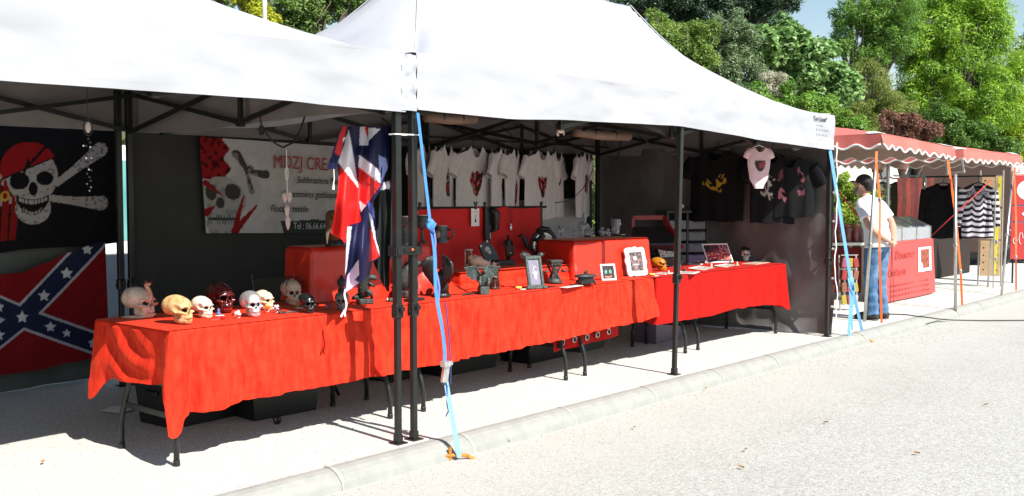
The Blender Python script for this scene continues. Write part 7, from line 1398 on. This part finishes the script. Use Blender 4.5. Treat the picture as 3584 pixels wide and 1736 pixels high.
# brown box trailer
wl = at(3282, 905, Z=0); wl2 = far(3282, 905, 22.5)
t = thing('market_trailer', 'dark brown box trailer standing behind the hanging garments', 'trailer', V(far(3370, 900, 21.5).x, far(3370, 900, 21.5).y, 0), math.radians(-52)); M_TRA = mat('trailer_brown', (.045, .022, .014), .5, var=.2, vscale=2)
MB().box((0, .9, 1.28), (1.9, 1.9, 2.0), bev=.04).build('body', M_TRA, t); MB().box((0, .9, .26), (1.9, 1.7, .08)).build('chassis', M_BLACKM, t)
for s in (-1, 1): w_ = MB().lathe([(.20, -.09), (.29, -.08), (.31, 0), (.29, .08), (.20, .09)], 24, c=(s * .92, .25, .31), M=Matrix.Rotation(math.pi / 2, 3, 'Y')).build('tyre', M_BLACKPL, t, smooth=True); MB().lathe([(.19, -.07), (.19, .095), (.06, .10), (0, .10)], 20, c=(s * .92, .25, .31), M=Matrix.Rotation(math.pi / 2, 3, 'Y')).build('rim', M_ALU, w_, smooth=True)
MB().bar((-.6, -.1, .75), (-.45, -.55, .0), .04).build('prop_leg', M_ALU, t)
def car(name, label, loc, rz, col, glass, van=False):
    t = thing(name, label, 'van' if van else 'car', loc, rz); L_ = 4.6 if van else 4.0; H = 1.95 if van else 1.45; Wd = 1.8
    pr = [(-L_ / 2, .35), (-L_ / 2, .95), (-L_ / 2 + .15, H - .05), (-L_ / 2 + .4, H), (L_ / 2 - 1.35, H), (L_ / 2 - .75, 1.12 if van else .98), (L_ / 2 - .1, .92 if van else .80), (L_ / 2, .6), (L_ / 2, .35)] if van else [(-L_ / 2, .38), (-L_ / 2, .85), (-L_ / 2 + .35, .98), (-L_ / 2 + .85, H - .06), (-L_ / 2 + 1.2, H), (.35, H), (1.05, .97), (L_ / 2 - .15, .82), (L_ / 2, .6), (L_ / 2, .35)]
    m = MB(); m.prism(pr, Wd, c=(0, -Wd / 2, 0)); o = m.build('body', col, t); b = o.modifiers.new('b', 'BEVEL'); b.width = .05; b.segments = 2
    for s in (-1, 1):
        for x0_, x1_ in (((-1.9, -.7), (-.6, .35), (.45, 1.05)) if van else ((-1.05, -.12), (-.04, .72))):
            zt_ = H - .14; zb_ = 1.08 if van else .98; m = MB(); y = s * (Wd / 2 + .004); m.add([(x0_, y, zb_), (x1_, y, zb_), (x1_ - (.35 if x1_ > .6 else 0), y, zt_), (x0_ + (.18 if x0_ < -1 and not van else 0), y, zt_)], [(0, 1, 2, 3)]); solid(m.build('window', glass, t), .006)
        MB().box((-.2, s * (Wd / 2 + .012), .88), (.18, .02, .03), bev=.005).build('door_handle', M_BLACKPL, t); MB().box((L_ / 2 - .06, s * .62, .68), (.12, .36, .16), bev=.03).build('headlight', mat('headlight_glass', (.7, .72, .74), .1), t); MB().box((-L_ / 2 + .04, s * .7, .80), (.08, .2, .2), bev=.02).build('tail_light', mat('tail_red', (.35, .02, .02), .2), t)
        for x in (-L_ / 2 + .8, L_ / 2 - .8):
            w_ = MB().lathe([(.20, -.10), (.30, -.09), (.32, 0), (.30, .09), (.20, .10)], 24, c=(x, s * (Wd / 2 - .06), .32), M=Matrix.Rotation(math.pi / 2, 3, 'X')).build('tyre', M_BLACKPL, t, smooth=True); MB().lathe([(.0, -.115 * 1), (.07, -.115), (.20, -.09), (.20, .09), (.07, .115), (0, .115)], 20, c=(x, s * (Wd / 2 - .06), .32), M=Matrix.Rotation(math.pi / 2, 3, 'X')).build('rim', M_ALU, w_, smooth=True)
    MB().box((L_ / 2 + .01, 0, .45), (.08, 1.6, .16), bev=.03).build('bumper', M_BLACKPL, t); return t
wc = at(3548, 915, Z=0)
car('parked_car', 'blue parked car glimpsed beyond the plywood stand', V(wc.x + 1.0, wc.y + .2, 0), math.radians(170), mat('blue_car_paint', (.05, .12, .24), .25, coat=.8), mat('dark_car_glass', (.02, .025, .03), .08))
vp = at(435, 800, Y=4.35)
car('white_van', 'white van with teal tinted windows seen through the gap between the tents', V(vp.x - .35, 5.2, 0), 0, mat('white_van_paint', (.80, .81, .82), .3, coat=.6), mat('teal_glass', (.10, .34, .33), .1, col2=(.22, .50, .48), vscale=1.2), van=True)
# ------------------------------------------------------------------ the man
MT = thing('person', 'man in white T-shirt and jeans, hands clasped behind his back', 'person', V(7.83, .20, 0), math.radians(-190))
M_SKIN = mat('skin', (.50, .27, .19), .55, var=.1, vscale=12); M_TEE = mat('white_tee', (.74, .72, .77), .85, bump=.5, bscale=9); M_JEAN = mat('faded_jeans', (.030, .085, .19), .85, col2=(.13, .25, .40), vscale=9, bump=.6, bscale=14, stretch=(1, 1, .6)); M_HAIR = mat('dark_hair', (.018, .013, .011), .7, bump=.6, bscale=70); M_BEARD = mat('greying_beard', (.06, .05, .045), .85, col2=(.17, .155, .145), vscale=30, bump=.5, bscale=80)
def fused(m, name, mt, parent, vox, it=6):
    """overlapping limbs fused into one continuous skin"""
    o = m.build(name, mt, parent, smooth=True); r_ = o.modifiers.new('fuse', 'REMESH'); r_.mode = 'VOXEL'; r_.voxel_size = vox; r_.use_smooth_shade = True
    sm = o.modifiers.new('smooth', 'SMOOTH'); sm.iterations = it; sm.factor = .5; return o
m = MB()
m.tube([(0, .03, .88), (0, .02, 1.0), (0, -.02, 1.15), (0, -.07, 1.30), (0, -.11, 1.40), (0, -.15, 1.465)], [.12, .125, .145, .165, .15, .07], 16, flat=.66)
m.tube([(0, -.12, 1.42), (0, -.155, 1.48), (0, -.18, 1.54)], [.075, .062, .062], 12)
m.ell((0, -.195, 1.625), (.080, .100, .110), 18, 14); m.ell((0, -.225, 1.562), (.058, .072, .055), 14, 10); m.ell((0, -.285, 1.61), (.014, .030, .018), 8, 6); m.ell((0, -.275, 1.655), (.05, .024, .014), 10, 6)
for s in (-1, 1):
    m.ell((s * .082, -.185, 1.615), (.012, .024, .034), 10, 8)
    m.tube([(s * .15, -.11, 1.41), (s * .205, -.06, 1.33), (s * .245, .03, 1.20), (s * .25, .06, 1.13), (s * .20, .11, 1.06), (s * .11, .165, .985), (s * .06, .195, .955)], [.06, .056, .047, .044, .040, .030, .027], 12)
    m.ell((s * .035, .212, .930), (.038, .020, .034), 10, 8)
    for k in range(4): x = s * .03 - .030 + .02 * k; m.tube([(x, .218, .925), (x - s * .012, .230, .895 + .004 * abs(k - 1)), (x - s * .026, .224, .874 + .005 * abs(k - 1))], [.0105, .0098, .008], 8)
    m.tube([(s * .055, .222, .945), (s * .045, .245, .925), (s * .022, .252, .908)], [.012, .0105, .009], 8)
    m.tube([(s * .085, .02, .90), (s * .09, .0, .70), (s * .10, -.01, .50), (s * .102, .015, .32), (s * .105, .03, .09)], [.09, .082, .058, .056, .04], 12)
fused(m, 'body', M_SKIN, MT, .0085, 3)
m = MB()
m.tube([(0, .035, .865), (0, .025, .95), (0, .0, 1.07), (0, -.035, 1.19), (0, -.075, 1.31), (0, -.105, 1.39), (0, -.135, 1.445), (0, -.15, 1.47)], [.200, .192, .180, .180, .192, .172, .115, .080], 20, flat=.74)
m.tube([(-.02, .06, 1.05), (.0, .11, 1.00), (.05, .115, .96)], [.05, .05, .03], 8); m.tube([(-.1, .08, 1.15), (.0, .10, 1.12), (.1, .08, 1.16)], [.03, .035, .03], 8)
for s in (-1, 1): m.tube([(s * .13, -.105, 1.405), (s * .195, -.075, 1.36), (s * .232, -.015, 1.27), (s * .247, .018, 1.215)], [.078, .078, .072, .072], 14)
fused(m, 't_shirt', M_TEE, MT, .011, 4)
m = MB(); m.tube([(0, .03, .96), (0, .035, .90), (0, .03, .83)], [.155, .168, .16], 18, flat=.72); rr = random.Random(3)
for s in (-1, 1):
    P_ = []; R_ = []
    for k in range(22): a = k / 21; z = .86 - .80 * a; P_.append((s * (.085 + .022 * a), .02 - .028 * math.sin(a * math.pi) + .02 * a, z)); R_.append((.106 - .034 * min(1, a * 1.7) + .006 * a) + .006 * math.sin(k * 2.1 + s) * (.3 + a))
    m.tube(P_, R_, 14)
fused(m, 'jeans', M_JEAN, MT, .011, 2)
for s in (-1, 1):
    m = MB(); m.tube([(s * .11, .11, .045), (s * .11, .05, .06), (s * .112, -.06, .05), (s * .115, -.15, .035), (s * .116, -.195, .024)], [.036, .052, .048, .043, .018], 12); sh_ = m.build('shoe', mat('dark_brown_shoe', (.035, .025, .02), .5), MT, smooth=True); MB().box((s * .113, -.04, .009), (.085, .29, .018), bev=.006).build('sole', mat('shoe_sole', (.10, .09, .08), .7), sh_)
m = MB(); m.ell((0, -.225, 1.692), (.089, .104, .090), 20, 14); m.tube([(0, -.165, 1.68), (0, -.158, 1.62), (0, -.165, 1.575)], [.075, .068, .03], 10); [m.ell((s * .074, -.225, 1.685), (.016, .05, .045), 8, 6) for s in (-1, 1)]; fused(m, 'hair', M_HAIR, MT, .009, 2)
m = MB(); m.tube([(-.070, -.245, 1.625), (-.060, -.29, 1.585), (-.035, -.335, 1.56), (0, -.35, 1.548), (.035, -.335, 1.56), (.060, -.29, 1.585), (.070, -.245, 1.625)], [.010, .018, .022, .024, .022, .018, .010], 10); m.ell((0, -.352, 1.613), (.034, .010, .008), 10, 6); m.build('beard', M_BEARD, MT, smooth=True)
for s in (-1, 1): m = MB(); m.ell((s * .032, -.332, 1.664), (.012, .010, .008), 8, 6); e_ = m.build('eye', M_PAPER, MT, smooth=True); MB().ell((s * .032, -.340, 1.664), (.005, .004, .005), 8, 6).build('iris', M_HAIR, e_)
m = MB(); m.tube([(-.024, -.347, 1.598), (0, -.352, 1.596), (.024, -.347, 1.598)], .006, 6); m.build('mouth', mat('lip', (.30, .12, .10), .5), MT, smooth=True)
for o in MT.children:
    if o.name.split('.')[0] in ('hair', 'beard', 'eye', 'mouth'): o.location = (0, .05, -.03)
